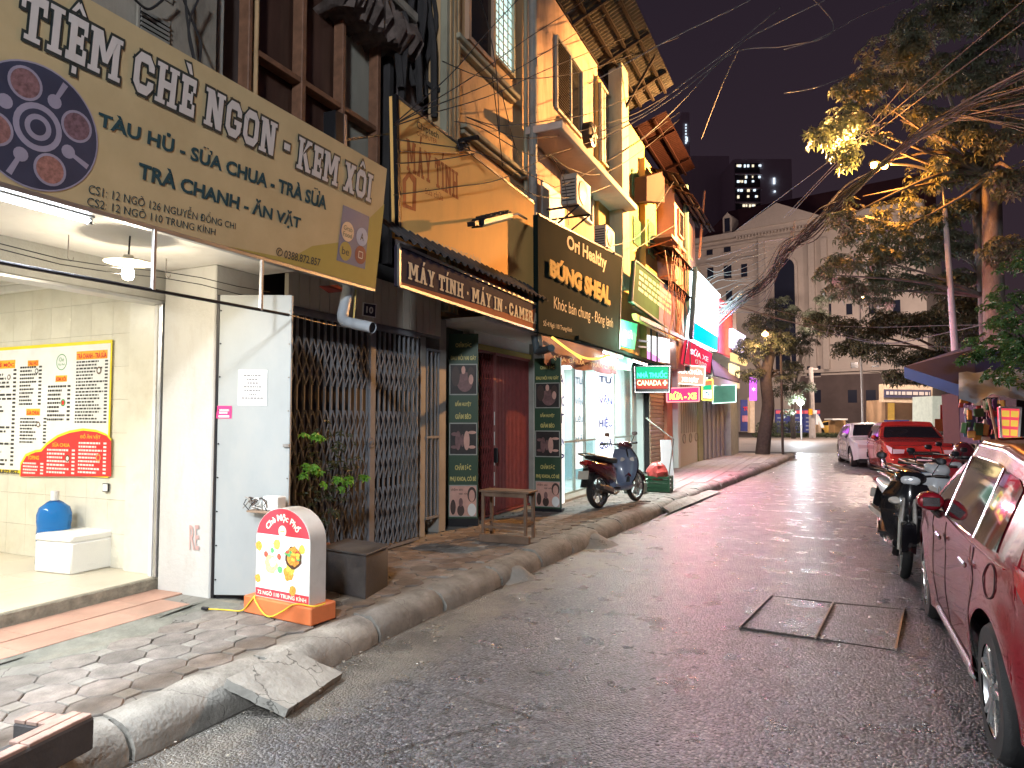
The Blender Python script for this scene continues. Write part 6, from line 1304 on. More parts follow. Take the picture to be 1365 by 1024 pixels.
# towers
mTw = M('tower_wall', (.60, .54, .62), .8, var=.1, scale=.02); mTwD = M('tower_glass', (.05, .045, .06), .3, var=0); mWinLit = E('office_light', (.75, .9, 1), 1.1); mWinW = E('office_light_warm', (1, .85, .6), .9)
def tower(name, label, D, cols, top, parts_=()):
    base = PD(cols[0], 560, D); t = thing(name, label, 'tower', (base.x, base.y, 0))
    a, c = PD(cols[0], top, D), PD(cols[1], top, D); q = Q([a, c, Vector((c.x, c.y, 0)), Vector((a.x, a.y, 0))]); MB().slab(q.q, 30, q.n).build('wall', mTw, t); return t, q
t, q = tower('office_tower', 'dark office tower with rows of lit offices behind the hall roof', 300, (978, 1055), 212)
def tr(q, t, nm, u0, v0, u1, v1, m, o=.5, th=.5): a0, b1 = inv(q, u0, v0); a1, b0 = inv(q, u1, v1); return MB().slab([q.P(a0, b1, o), q.P(a1, b1, o), q.P(a1, b0, o), q.P(a0, b0, o)], th, q.n).build(nm, m, t)
tr(q, t, 'window_bay', 979.5, 218, 1014, 320, mTwD); rs = random.Random(12)
for i, (v0, n__) in enumerate(((223, 9), (238, 4), (244, 6), (256, 5), (264, 5), (276, 6), (290, 4))):
    for j in range(n__):
        u = 981 + rs.random() * 30; w_ = rs.uniform(1.2, 3.4); tr(q, t, 'lit_window', u, v0 - 2.6, u + w_, v0 + rs.uniform(-.6, 1.2), mWinLit if rs.random() < .65 else mWinW, .9)
for v in (232, 251, 270, 285): tr(q, t, 'floor_band', 979, v, 1015, v + 2, M('tower_band', (.7, .62, .7), .8), 1.2, .7)
tr(q, t, 'lit_window', 1030, 238, 1032.5, 246, mWinLit, .9); tr(q, t, 'lit_window', 1031, 255, 1033, 257, mWinLit, .9)
t, q = tower('apartment_tower', 'plain violet grey tower block left of the office tower', 320, (921, 972), 208); 
for v in (238, 247, 256, 265, 274): tr(q, t, 'lit_window', 971, v, 971.8, v + 3, mWinLit)
tr(q, t, 'roof_box', 925, 209, 932, 213, mTw, -2, 3)
t, q = tower('far_tower', 'far slim tower showing only a column of small lights beside the pink house', 420, (909, 919), 150)
for v in (166, 170, 174, 178, 182, 187, 190): tr(q, t, 'lit_window', 913.5, v, 915, v + 1.6, mWinLit)
tr(q, t, 'lit_window', 914, 183, 916.5, 189, mWinLit)
# fence boards, hedge, poles along the far side
def fs(u0, v0, u1, v1, D, mat, name, label, cat, t=.2, top=None): q = Q(qd(D, (u0, v0), (u1, v0), (u1, v1), (u0, v1))); return sgn(q, mat, label, name, t, cat)
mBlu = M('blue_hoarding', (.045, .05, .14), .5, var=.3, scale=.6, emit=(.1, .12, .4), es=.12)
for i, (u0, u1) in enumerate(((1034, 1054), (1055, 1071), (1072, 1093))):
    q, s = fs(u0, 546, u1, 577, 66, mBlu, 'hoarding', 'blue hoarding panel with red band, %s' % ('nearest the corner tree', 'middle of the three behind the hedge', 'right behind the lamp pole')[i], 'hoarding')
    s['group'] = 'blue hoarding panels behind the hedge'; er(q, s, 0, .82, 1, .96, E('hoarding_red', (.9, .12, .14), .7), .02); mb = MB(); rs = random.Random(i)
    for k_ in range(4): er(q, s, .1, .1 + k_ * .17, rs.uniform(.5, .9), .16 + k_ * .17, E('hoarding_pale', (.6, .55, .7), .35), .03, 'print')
q, s = fs(988, 533, 1001, 575, 58, mBlu, 'hoarding', 'narrow blue and red panel seen past the corner of the shop row', 'hoarding'); q.text('TỰ', .2, .9, .62, .8, mPR, s, .03, .05, ); er(q, s, .1, .3, .9, .5, M('pinkish', (.5, .2, .25), .6), .03)
q, s = fs(1099, 508 - 0, 1101, 510, 58, mBlk, 'x', 'x', 'x') if False else (None, None)
q, s = sgn(qd(44, (1000, 503), (1009, 505), (1009, 534), (1000, 534)), E('violet_sign', (.62, .12, .85), 1.5), 'small vertical violet lit sign with a pale star beside the corner tree', 'light_sign', .15); q.text('✶', .2, .8, .4, .6, E('neon_cream', (1, .85, .45), 2.2), s, .02, .0)
one('gate_pillar', MB().slab(qd(56, (1000, 530), (1006, 530), (1006, 577), (1000, 577)), .6), M('pillar_warm', (.55, .42, .30), .8), 'pale upright gate pillar under the violet sign', 'pillar')
one('gate_pillar', MB().slab(qd(62, (1091, 560), (1095, 560), (1095, 578), (1091, 578)), .5), M('pillar_warm', (.55, .42, .30), .8), 'small pale pillar right of the blue hoardings', 'pillar')
mHedge = M('hedge_leaf', (.07, .085, .04), .7, var=.5, scale=5)
def leafmass(cents, per, size, seed, up_bias=.3):
    """scattered leaf faces in ellipsoids (centre, rx, ry, rz)"""
    rr = random.Random(seed); vs = []; fs_ = []
    for c, rx, ry, rz in cents:
        for _ in range(max(3, int(per * rx * rz * 4))):
            while True:
                x, y, z = rr.uniform(-1, 1), rr.uniform(-1, 1), rr.uniform(-1, 1); d = x * x + y * y + z * z
                if d < 1 and d > .15 * rr.random(): break
            p = Vector((c[0] + x * rx, c[1] + y * ry, c[2] + z * rz)); a = Vector((rr.gauss(0, 1), rr.gauss(0, 1), rr.gauss(0, .6))).normalized(); b_ = a.orthogonal().normalized(); b_.rotate(Matrix.Rotation(rr.uniform(0, 6.28), 3, a)); s_ = size * rr.uniform(.6, 1.3); k = len(vs)
            vs += [p - a * s_, p + b_ * s_ * .45, p + a * s_, p - b_ * s_ * .45]; fs_.append((k, k + 1, k + 2, k + 3))
    m = MB(); m.v = [tuple(v) for v in vs]; m.f = fs_; return m
cs_ = []
for u, v, r in ((1016, 571, 7), (1026, 570, 8), (1038, 570, 8), (1050, 570, 8), (1060, 571, 8)): p = PD(u, v, 58); rr_ = r / 910 * 58; cs_.append((p, rr_ * 1.3, .6, rr_ * 1.25))
x = leafmass(cs_, 420, .07, 1); one('clipped_hedge', x, mHedge, 'clipped round topped hedge on the median behind the corner tree', 'hedge', fix=False)
cs_ = [(PD(1010 + i * 9, 580, 57), .5, .3, .22) for i in range(17)]; one('low_hedge', leafmass(cs_, 700, .06, 2), mHedge, 'low strip of ground hedge along the median edge before the yellow taxi', 'hedge', fix=False)
one('median_kerb', MB().slab([PD(960, 584, 56) , PD(1260, 584, 56), PD(1260, 583, 60), PD(960, 583, 60)], .2, up), mKerb, 'pale kerb edging the median of the crossing road', 'kerb')['kind'] = 'structure'
mPole = M('concrete_pole', (.40, .36, .34), .8, var=.15, dirt=.3, dcol=(.2, .17, .15))
p = PD(1083, 583, 56); pl_ = thing('concrete_pole', 'slender concrete utility pole with small plates standing on the median', 'pole', (p.x, p.y, 0)); zt = PD(1083, 490, 56).z
MB().tube([(p.x, p.y, 0), (p.x, p.y, zt)], [.27, .17], 10).build('shaft', mPole, pl_, smooth=True); MB().slab(qd(55.6, (1078, 545), (1083, 545), (1083, 553), (1078, 553)), .1).build('plate', mPO, pl_); MB().slab(qd(55.6, (1084, 547), (1089, 547), (1089, 552), (1084, 552)), .1).build('plate', mPW, pl_); MB().bar(PD(1078, 492, 56), PD(1090, 492, 56), .12).build('crossarm', mPole, pl_)
one('road_marker', MB().slab(qd(55, (1088, 552), (1092, 555), (1099, 570), (1095, 571)), .1).slab(qd(55, (1088, 552), (1091, 553), (1091, 566), (1088, 566)), .1), mPW, 'white angled road sign hung beside the concrete pole', 'road sign')
q, s = fs(1113, 560, 1127, 577, 60, M('warm_booth', (.62, .38, .18), .7, var=.1), 'ticket_booth', 'small ochre booth with flat roof right of the taxi', 'booth', 1.2); MB().slab(qd(59, (1110, 558), (1130, 558), (1130, 560), (1110, 560)), 1.6).build('roof', mPW, s)
# photo kiosk
q, s = fs(1180, 533, 1240, 578, 56, M('kiosk_wall', (.55, .36, .22), .7, var=.15, scale=1), 'kiosk', 'low kiosk shop with a navy and cream name board across the junction', 'kiosk', 3); er(q, s, .05, .35, .2, .9, M('kiosk_yellow', (.7, .42, .12), .6, emit=(.9, .5, .1), es=.3), .05, 'door')
MB().slab(qd(55, (1177, 512), (1243, 514), (1243, 538), (1177, 536)), .6).build('name_board', M('kiosk_cream', (.62, .50, .36), .6), s); q2 = Q(qd(54.9, (1179, 519), (1241, 520), (1241, 531), (1179, 530))); q2.board('navy_band', M('kiosk_navy', (.06, .06, .12), .6), s, .1); mb = MB(); q2.lines(mb, .03, .97, .3, .8, 1, .05, random.Random(4), .8, 0); mb.build('print', mLW, s, fix=False)['kind'] = 'stuff'
MB().slab(qd(54, (1183, 560), (1212, 560), (1212, 574), (1183, 574)), .5).build('blue_counter', mBlu, s)
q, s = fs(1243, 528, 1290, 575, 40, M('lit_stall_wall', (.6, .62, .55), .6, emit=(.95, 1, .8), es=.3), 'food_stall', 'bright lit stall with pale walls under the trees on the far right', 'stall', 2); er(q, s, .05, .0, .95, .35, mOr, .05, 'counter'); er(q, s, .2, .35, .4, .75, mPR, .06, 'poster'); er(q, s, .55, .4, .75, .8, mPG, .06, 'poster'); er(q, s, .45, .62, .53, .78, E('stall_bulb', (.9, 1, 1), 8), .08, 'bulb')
# dark stalls on the right pavement
mNT = M('navy_tarp', (.022, .045, .17), .6, var=.15, scale=3, bump=.3, bs=12)
P1, P2, P3, P4 = PD(1205, 489, 13.5), PD(1288, 462, 17), PD(1400, 478, 15), PD(1300, 520, 12.5)
par = thing('market_parasol', 'navy square market parasol over the right pavement', 'parasol', Vector((P4.x, P4.y, .13)))
apex = (P1 + P2 + P3 + P4) / 4 + up * .32
MB().add([P1, P2, P3, P4, apex], [(0, 1, 4), (1, 2, 4), (2, 3, 4), (3, 0, 4)]).build('canopy', mNT, par, fix=False)
for a, c in ((P1, P2), (P2, P3), (P3, P4), (P4, P1)): MB().add([a, c, c - up * .22, a - up * .22], [(0, 1, 2, 3)]).build('valance', mNT, par, fix=False)
MB().tube([Vector((apex.x, apex.y, .13)), apex], .03, 8).build('pole', mBlk, par)
mWT = M('white_tarp', (.34, .47, .62), .6, var=.15, scale=3, bump=.3, bs=10)
rows = []
for j in range(7):
    r = []
    for i in range(13): u = 1278 + i * 11; v = 497 + j * 6 + 5 * math.sin(i * 1.1 + j) * (j / 6) - i * .5; r.append(PD(u, v, 12.4 - j * .35) + up * .02 * math.sin(i * 2.1))
    rows.append(r)
one('plastic_tarp', MB().grid(rows), mWT, 'pale crumpled plastic tarp draped beside the navy parasol', 'tarp', smooth=True, ang=180, fix=False)
q, s = sgn(qd(11, (1332, 543), (1360, 544), (1357, 586), (1334, 584)), M('red_board_lit', (.72, .08, .12), .5, emit=(1, .1, .15), es=.5), 'red upright stall board with three rows of yellow panels', 'stall_board', .05, 'sign', frame=mPW)
for i in range(3):
    for j in range(2): er(q, s, .1 + j * .45, .1 + i * .3, .48 + j * .45, .3 + i * .3, M('yellow_lit', (.8, .5, .1), .5, emit=(1, .65, .1), es=.5), .004, 'yellow_panel')
one('stall_curtain', MB().slab(qd(13, (1277, 525), (1298, 520), (1300, 590), (1280, 592)), .5), M('brown_cloth', (.035, .018, .016), .8, var=.4, scale=5), 'dark brown curtained stall side behind the motorbike helmet', 'stall')
one('stall_curtain', MB().slab(qd(12.5, (1302, 530), (1330, 530), (1332, 590), (1304, 592)), .5), M('violet_cloth', (.035, .026, .055), .8, var=.6, scale=6), 'violet and brown cluttered stall front beside the red board', 'stall')
one('market_stall', MB().slab(qd(13.5, (1355, 525), (1440, 525), (1440, 600), (1355, 600)), .5), M('dark_stall', (.03, .03, .03), .8), 'dark stall back at the right edge behind the car', 'stall')
one('bamboo_stick', MB().tube([PD(1318, 532, 11.6), PD(1330, 590, 11.6)], .02, 6), M('bamboo', (.4, .28, .18), .6), 'thin bamboo stick leaning in front of the violet stall', 'stick')
for i, (u0, u1, h, z) in enumerate(((1245, 1262, 8, 0), (1262, 1276, 10, 0))):
    p = PZ((u0 + u1) / 2, 604 + i * 4, .13); one('potted_shrub', leafmass([(p + up * .4, .5, .4, .4)], 500, .05, 30 + i), mHedge, 'low dark shrub on the right pavement, %s' % ('nearer the red car' if i == 0 else 'nearer the lamp post'), 'shrub', fix=False)
rr = random.Random(77)
cols_ = [flat('goods_%d' % i, c) for i, c in enumerate(((150, 60, 50), (200, 190, 170), (60, 90, 120), (190, 140, 60), (60, 100, 60), (90, 60, 100)))]
goods = thing('hanging_goods', 'jumble of packets and bags hanging at the dark stall front under the tarp', 'goods', PD(1300, 560, 12.3)); gm = [MB().cbox((0, 0, 0), (.12, .05, .17)), MB().loft([((0, 0, .09), .015, .015), ((0, 0, .05), .05, .04), ((0, 0, -.03), .075, .05), ((0, 0, -.09), .05, .03)], 8)]
for i in range(46):
    p = PD(rr.uniform(1281, 1334), rr.uniform(534, 588), 12.1 + rr.uniform(-.1, .15)); o = MB().cbox(p, (rr.uniform(.06, .16), .05, rr.uniform(.08, .22)), rr.uniform(-.5, .5), 0, rr.uniform(-.2, .2)).build('packet', cols_[i % 6], goods, bev=.01)
for i in range(9): p = PD(1284 + i * 6, 531, 12.2); MB().tube([p, p + up * -.25 * rr.uniform(.5, 2)], .004, 4).build('string', mPW, goods)
for i in range(6):
    p = PD(1247 + i * 6.5, 566, 38); one('stool', MB().box(p.x - .2, p.x + .2, p.y - .2, p.y + .2, .4, .45).box(p.x - .18, p.x - .14, p.y - .18, p.y - .14, .1, .4).box(p.x + .14, p.x + .18, p.y - .18, p.y - .14, .1, .4).box(p.x - .18, p.x - .14, p.y + .14, p.y + .18, .1, .4).box(p.x + .14, p.x + .18, p.y + .14, p.y + .18, .1, .4), cols_[i], 'small %s plastic stool before the bright food stall' % ('red', 'cream', 'blue', 'ochre', 'green', 'violet')[i], 'stool', group='plastic stools before the food stall')
# ================================================================ TREES
def leafmat(n, c, tr=.25):
    m = M(n, c, .45, var=.45, scale=7, detail=3); t = m.node_tree; b = t.nodes['Principled BSDF']; out = t.nodes['Material Output']
    tl = t.nodes.new('ShaderNodeBsdfTranslucent'); tl.inputs[0].default_value = (c[0] * 1.4, c[1] * 1.5, c[2], 1); mx = t.nodes.new('ShaderNodeMixShader'); mx.inputs[0].default_value = tr
    t.links.new(b.outputs[0], mx.inputs[1]); t.links.new(tl.outputs[0], mx.inputs[2]); t.links.new(mx.outputs[0], out.inputs[0]); return m
mLeafA = leafmat('whorled_leaf', (.125, .145, .10), .12); mLeafB = leafmat('dark_leaf', (.06, .072, .045), .12); mLeafC = leafmat('small_leaf', (.055, .12, .04))
mBark = M('bark', (.17, .15, .14), .9, var=.35, scale=9, bump=.8, bs=25, dirt=.4, dcol=(.08, .07, .06), streak=.6); mBark2 = M('bark_dark', (.055, .045, .04), .9, var=.4, scale=9, bump=.6)
def whorls(blobs, dens, ll, seed, k=7, droop=.35, lw=.27, avoid=None, ar=.9):
    rr = random.Random(seed); V = []; F_ = []
    for c, rx, rz in blobs:
        for _ in range(max(4, int(dens * rx * rx))):
            while True:
                x, y, z = rr.uniform(-1, 1), rr.uniform(-1, 1), rr.uniform(-1, 1); d = x * x + y * y + z * z
                if .25 < d < 1: break
            p = Vector((c[0] + x * rx, c[1] + y * rx, c[2] + z * rz))
            if avoid is not None and (p - avoid).length < ar: continue
            ax = Vector((x * .8 + rr.gauss(0, .25), y * .8 + rr.gauss(0, .25), .75 + z * .4 + rr.gauss(0, .2))).normalized()
            a = ax.orthogonal().normalized(); b = ax.cross(a); L = ll * rr.uniform(.75, 1.2); ph = rr.uniform(0, 6.28)
            for i in range(k):
                t = ph + 6.283 * i / k + rr.uniform(-.15, .15); dr = a * math.cos(t) + b * math.sin(t); sd = ax.cross(dr) * L * lw * .5; m = p + dr * L * .5 - ax * L * droop * .25 + ax * L * .1; tip = p + dr * L * .93 - ax * L * droop * rr.uniform(.6, 1.5)
                n = len(V); V += [p, m + sd, tip, m - sd]; F_.append((n, n + 1, n + 2, n + 3))
    m = MB(); m.v = [tuple(v) for v in V]; m.f = F_; return m
def blobs_px(L, seed=0, flat=.62):
    rr = random.Random(seed); out = []
    for u, v, d, r in L:
        R_ = r / 910 * d; c = PD(u, v, d); out.append((c, R_, R_ * flat))
        for _ in range(3): a = rr.uniform(0, 6.28); out.append((c + Vector((math.cos(a) * R_ * .8, math.sin(a) * R_ * .8, rr.uniform(-.5, .4) * R_)), R_ * .5, R_ * .3))
    return out
def limbs(par, base, tops, r0, mat, seed=0):
    rr = random.Random(seed)
    for tp_ in tops:
        m1 = base + (tp_ - base) * .4 + Vector((rr.uniform(-.3, .3), rr.uniform(-.3, .3), rr.uniform(-.1, .5))); n_s = 8
        MB().tube(spl([base, m1, tp_], 5), [r0 * (1 - .085 * i) for i in range(11)], 6).build('limb', mat, par, smooth=True)
def trunk_px(par, pts, rs_, mat, nm='trunk'): P = [PD(*p) for p in pts]; P[0].z = -.02; n = (len(P) - 1) * 5 + 1; return MB().tube(spl(P, 5), [rs_[0] + (rs_[1] - rs_[0]) * i / (n - 1) for i in range(n)], 12).build(nm, mat, par, smooth=True)
# big tree on the right
LA = [(1125, 160, 17, 30), (1092, 184, 16.5, 18), (1150, 118, 17, 34), (1185, 70, 17.5, 40), (1150, 180, 17, 34), (1130, 205, 16.5, 22), (1235, 30, 18, 45), (1300, 10, 18, 50), (1360, 20, 17, 50), (1240, 100, 18, 42), (1300, 90, 18.5, 45), (1360, 110, 17, 48), (1200, 160, 17.5, 38), (1260, 170, 18, 40), (1330, 180, 17, 40), (1215, 205, 17.5, 34), (1180, 215, 18.4, 22), (1290, 225, 18, 30), (1365, 240, 16, 40), (1240, 235, 18.5, 34), (1150, 262, 18, 26), (1190, 268, 18.5, 34), (1122, 292, 17.6, 22), (1150, 305, 17.8, 28), (1190, 312, 18.5, 28), (1235, 290, 18.6, 34), (1275, 280, 18.6, 26)]
bt_ = thing('big_tree', 'tall tree with whorled drooping leaves leaning over the street from the right pavement', 'tree', PD(1325, 606, 18))
whorls(blobs_px(LA, 1), 150, .22, 5, avoid=PD(1172, 222, 18), ar=1.35).build('crown', mLeafA, bt_, fix=False)
trunk_px(bt_, [(1334, 606, 18), (1330, 500, 18), (1324, 380, 18), (1322, 260, 18), (1318, 200, 18), (1290, 130, 18)], (.30, .17), mBark)
limbs(bt_, PD(1320, 235, 18), [PD(u, v, d) for u, v, d, r in LA[::2]], .085, mBark, 3)
LB = [(1098, 366, 17.5, 16), (1125, 350, 17.8, 24), (1160, 345, 18.2, 28), (1200, 335, 18.5, 28), (1240, 328, 19, 28), (1280, 325, 19, 24), (1120, 385, 18.5, 24), (1155, 392, 18.5, 28), (1195, 375, 19, 30), (1235, 380, 19, 26), (1275, 370, 19, 24), (1310, 330, 19, 26), (1345, 330, 17, 30)]
t2 = thing('slender_tree', 'slender grey trunked tree beside the big tree with low orange lit boughs', 'tree', PD(1312, 606, 18.6))
whorls(blobs_px(LB, 2), 170, .21, 6).build('crown', mLeafA, t2, fix=False)
trunk_px(t2, [(1322, 606, 18.6), (1317, 500, 18.6), (1313, 400, 18.6), (1305, 300, 18.6), (1298, 220, 18.6)], (.20, .13), mBark)
limbs(t2, PD(1312, 395, 18.6), [PD(u, v, d) for u, v, d, r in LB[::2]], .06, mBark, 4)
LC = [(1115, 432, 27, 26), (1150, 440, 27, 32), (1190, 430, 27, 34), (1230, 430, 27, 34), (1265, 420, 26, 34), (1170, 470, 26, 26), (1210, 475, 26, 30), (1245, 480, 26, 30), (1200, 505, 26, 20), (1235, 505, 26, 18), (1085, 425, 28, 18), (1290, 440, 24, 34), (1130, 462, 28, 20), (1270, 385, 26, 30), (1300, 395, 25, 30)]
t3 = thing('rear_tree', 'dark spreading tree behind the lamp post with wide drooping branches', 'tree', PD(1280, 590, 27)); whorls(blobs_px(LC, 3, .45), 150, .22, 7, 6).build('crown', mLeafB, t3, fix=False); trunk_px(t3, [(1290, 598, 26), (1280, 500, 26), (1250, 430, 27)], (.2, .12), mBark2); limbs(t3, PD(1275, 480, 26.5), [PD(u, v, d) for u, v, d, r in LC[::2]], .07, mBark2, 5)
LD = [(1340, 395, 10, 26), (1362, 420, 9.5, 34), (1330, 440, 10, 26), (1350, 470, 9.5, 32), (1310, 470, 10, 16), (1292, 478, 10.2, 12), (1365, 500, 9, 26), (1330, 500, 9.8, 18), (1365, 350, 10, 26), (1300, 455, 10.5, 14), (1380, 460, 9, 40)]
t4 = thing('near_shrub_tree', 'leafy green branch of small leaves hanging over the tarp at the right edge', 'tree', PD(1400, 600, 10)); whorls(blobs_px(LD, 4, .7), 420, .085, 8, 6, .2, .4).build('crown', mLeafC, t4, fix=False); trunk_px(t4, [(1420, 610, 10), (1400, 520, 10), (1370, 430, 10)], (.09, .05), mBark2); limbs(t4, PD(1395, 500, 10), [PD(u, v, d) for u, v, d, r in LD[::2]], .025, mBark2, 6)
whorls([(PX(u, v, -4.1), r / 910 * 6.2, r / 910 * 6.2 * .9) for u, v, r in ((432, 600, 30), (445, 640, 32), (420, 650, 26), (455, 585, 22), (440, 680, 26), (430, 572, 16), (410, 620, 22), (462, 620, 22))], 560, .045, 31, 5, .2, .42).build('foliage', leafmat('shrub_dark_leaf', (.05, .07, .035)), yp, fix=False)
whorls([(PX(u, v, -4.0), r / 910 * 6, r / 910 * 4) for u, v, r in ((406, 581, 5), (420, 582, 6), (427, 583, 4), (408, 622, 6), (418, 624, 7), (426, 628, 6), (404, 634, 5), (431, 646, 5), (450, 639, 7), (462, 642, 7), (455, 652, 5), (466, 637, 5), (485, 636, 6), (489, 638, 4))], 5200, .045, 32, 5, .3, .45).build('young_leaves', leafmat('young_leaf', (.22, .50, .08)), yp, fix=False)
for u, v in ((410, 600), (455, 580), (430, 570), (480, 638), (420, 630), (465, 620)): MB().tube(spl([PX(444, 735, -4.15), PX(440, 690, -4.15), PX(u, v, -4.08)], 5), [.012 - .0009 * i for i in range(11)], 5).build('stem', mBark2, yp, smooth=True)
c = PX(442, 735, -4.15); c.z = .155; MB().lathe(c, [(.11, 0), (.15, .24), (.165, .25), (.165, .28), (.14, .28)], 20).build('pot', M('clay_pot', (.20, .09, .05), .8), yp, smooth=True)
# corner tree
LE = [(1000, 470, 28, 24), (1025, 455, 28, 30), (1050, 460, 29, 24), (1010, 430, 28.5, 22), (1040, 425, 29, 22), (1000, 500, 28, 16), (1055, 490, 29, 16), (1030, 405, 29.5, 14), (985, 455, 28.5, 12), (1072, 450, 30, 16), (1045, 505, 28, 13), (1040, 520, 29, 13), (1062, 515, 30, 10)]
t5 = thing('corner_tree', 'dark leaning tree at the street corner past the last shop', 'tree', PZ(1016, 606, 0)); whorls(blobs_px(LE, 5), 190, .17, 9, 6).build('crown', mLeafB, t5, fix=False)
trunk_px(t5, [(1016, 607, 28), (1019, 580, 28), (1024, 540, 28), (1021, 500, 28), (1030, 460, 28.5)], (.30, .2), mBark2); limbs(t5, PD(1022, 505, 28), [PD(u, v, d) for u, v, d, r in LE[::2]], .08, mBark2, 7)
LF = [(1052, 415, 62, 14), (1045, 400, 63, 10), (1090, 420, 60, 18), (1060, 530, 50, 14), (1075, 515, 50, 12), (1050, 550, 50, 10), (1100, 400, 60, 14), (1085, 435, 58, 20)]
t6 = thing('median_tree', 'pale leafed tree on the median in front of the hall arch', 'tree', PD(1060, 583, 55)); whorls(blobs_px(LF, 6), 45, .3, 10, 6).build('crown', mLeafA, t6, fix=False); trunk_px(t6, [(1058, 584, 55), (1058, 540, 55), (1075, 430, 60)], (.2, .15), mBark2); limbs(t6, PD(1060, 520, 55), [PD(u, v, d) for u, v, d, r in LF[::2]], .1, mBark2, 8)
# ================================================================ STREET LAMPS
mLamp = E('sodium_glow', (1, .50, .10), 60)
L1 = PD(1165, 220, 18); L2 = PD(1179, 221, 18.1)
lp = thing('street_lamp', 'lit twin orange street lamp on a leaning pale post among the branches', 'street lamp', PD(1281, 612, 18.3))
pb0 = PD(1281, 612, 18.3); pb0.z = 0; ptop = PD(1259, 275, 18.2)
MB().tube([pb0, (pb0 + ptop) / 2 + Vector((.03, 0, 0)), ptop], [.11, .085, .06], 12).build('post', M('violet_post', (.50, .46, .50), .5, var=.15, dirt=.3, dcol=(.3, .26, .28)), lp, smooth=True)
MB().tube(spl([ptop, ptop + up * .8 + Vector((-.1, 0, 0)), PD(1222, 222, 18.1) , L2 + Vector((.15, 0, .03))], 6), .035, 8).build('arm', mAlu, lp, smooth=True)
for Lp in (L1, L2):
    MB().lathe(Lp, [(.02, -.09), (.07, -.06), (.085, 0), (.07, .05), (.02, .07)], 14).build('bulb', mLamp, lp, smooth=True); MB().lathe(Lp + up * .05, [(.13, 0), (.12, .05), (.05, .09)], 14).build('hood', mBlk, lp, smooth=True)
lamp('sodium_lamp', 'POINT', L2 + up * -.18 + Vector((.02, -.05, 0)), 620, (1, .33, .05), .12)
sl_ = lamp('sodium_lamp', 'AREA', L1 + up * -.12 + Vector((-.12, -.08, 0)), 3300, (1, .47, .15), .22, spread=R(112)); sl_.rotation_euler = Vector((-.82, -.55, .02)).to_track_quat('-Z', 'Y').to_euler()
L3 = PD(1020, 445, 27); l2 = thing('far_street_lamp', 'small orange street lamp glowing through the corner tree', 'street lamp', Vector((L3.x, L3.y, 0)))
MB().lathe(L3, [(.02, -.12), (.12, -.06), (.13, 0), (.02, .1)], 14).build('bulb', E('sodium_glow2', (1, .42, .12), 25), l2, smooth=True); MB().tube([Vector((L3.x + .5, L3.y + 1.2, 0)), Vector((L3.x + .5, L3.y + 1.2, L3.z + .3)), L3 + up * .12], .05, 8).build('post', mBark2, l2, smooth=True)
lamp('sodium_lamp', 'POINT', PD(1020, 445, 26.4) + up * -.25, 380, (1, .55, .22), .15)
L4 = PD(1067, 537, 50); l3 = thing('white_lamp', 'small cold white lamp shining beside the median tree', 'lamp', L4); MB().lathe(L4, [(.02, -.25), (.25, 0), (.02, .25)], 12).build('bulb', E('cold_glow', (.85, .95, 1), 20), l3, smooth=True); MB().tube([Vector((L4.x, L4.y + .4, 0)), Vector((L4.x, L4.y + .4, L4.z))], .06, 6).build('post', mPole, l3)
lamp('white_lamp_light', 'POINT', PD(1067, 537, 49), 900, (.85, .93, 1), .2)
t = thing('street_lamp', 'added fill street lamp on the right pavement behind the viewer', 'street lamp', (3.3, -8, .13)); MB().tube([(3.3, -8, .13), (3.3, -8, 7.6), (2.6, -8, 8.1)], .07, 8).build('post', mPole, t, smooth=True); MB().cbox((2.4, -8, 8.08), (.6, .3, .12)).build('head', mBlk, t, bev=.02); MB().cbox((2.4, -8, 8.0), (.4, .2, .03)).build('bulb', E('cold_glow', (.85, .95, 1), 20), t)  # lamp added out of view to fill the foreground with soft light
lamp('added_fill_light', 'POINT', (2.4, -8, 7.8), 4200, (.92, .96, 1), .6)
# lamps added along the crossing road to light the hall
for i, (u, d) in enumerate(((1150, 50), (900, 52), (1420, 48))):
    p = PD(u, 560, d); z = 10.5; t = thing('added_road_lamp', 'added tall lamp along the crossing road %s' % ('hidden among the leaves before the hall', 'behind the shop row', 'out beyond the stalls')[i], 'street lamp', Vector((p.x, p.y, 0)))
    MB().tube([Vector((p.x, p.y, 0)), Vector((p.x, p.y, z)), Vector((p.x + .3, p.y + 1.4, z + .4))], .08, 8).build('post', mPole, t, smooth=True); MB().cbox((p.x + .3, p.y + 1.5, z + .35), (.3, .6, .12)).build('head', mBlk, t, bev=.02); MB().cbox((p.x + .3, p.y + 1.5, z + .27), (.2, .4, .03)).build('bulb', mLamp, t)
    lamp('added_hall_light', 'POINT', (p.x + .3, p.y + 1.5, z + .1), 5600, (1, .76, .62), .2)
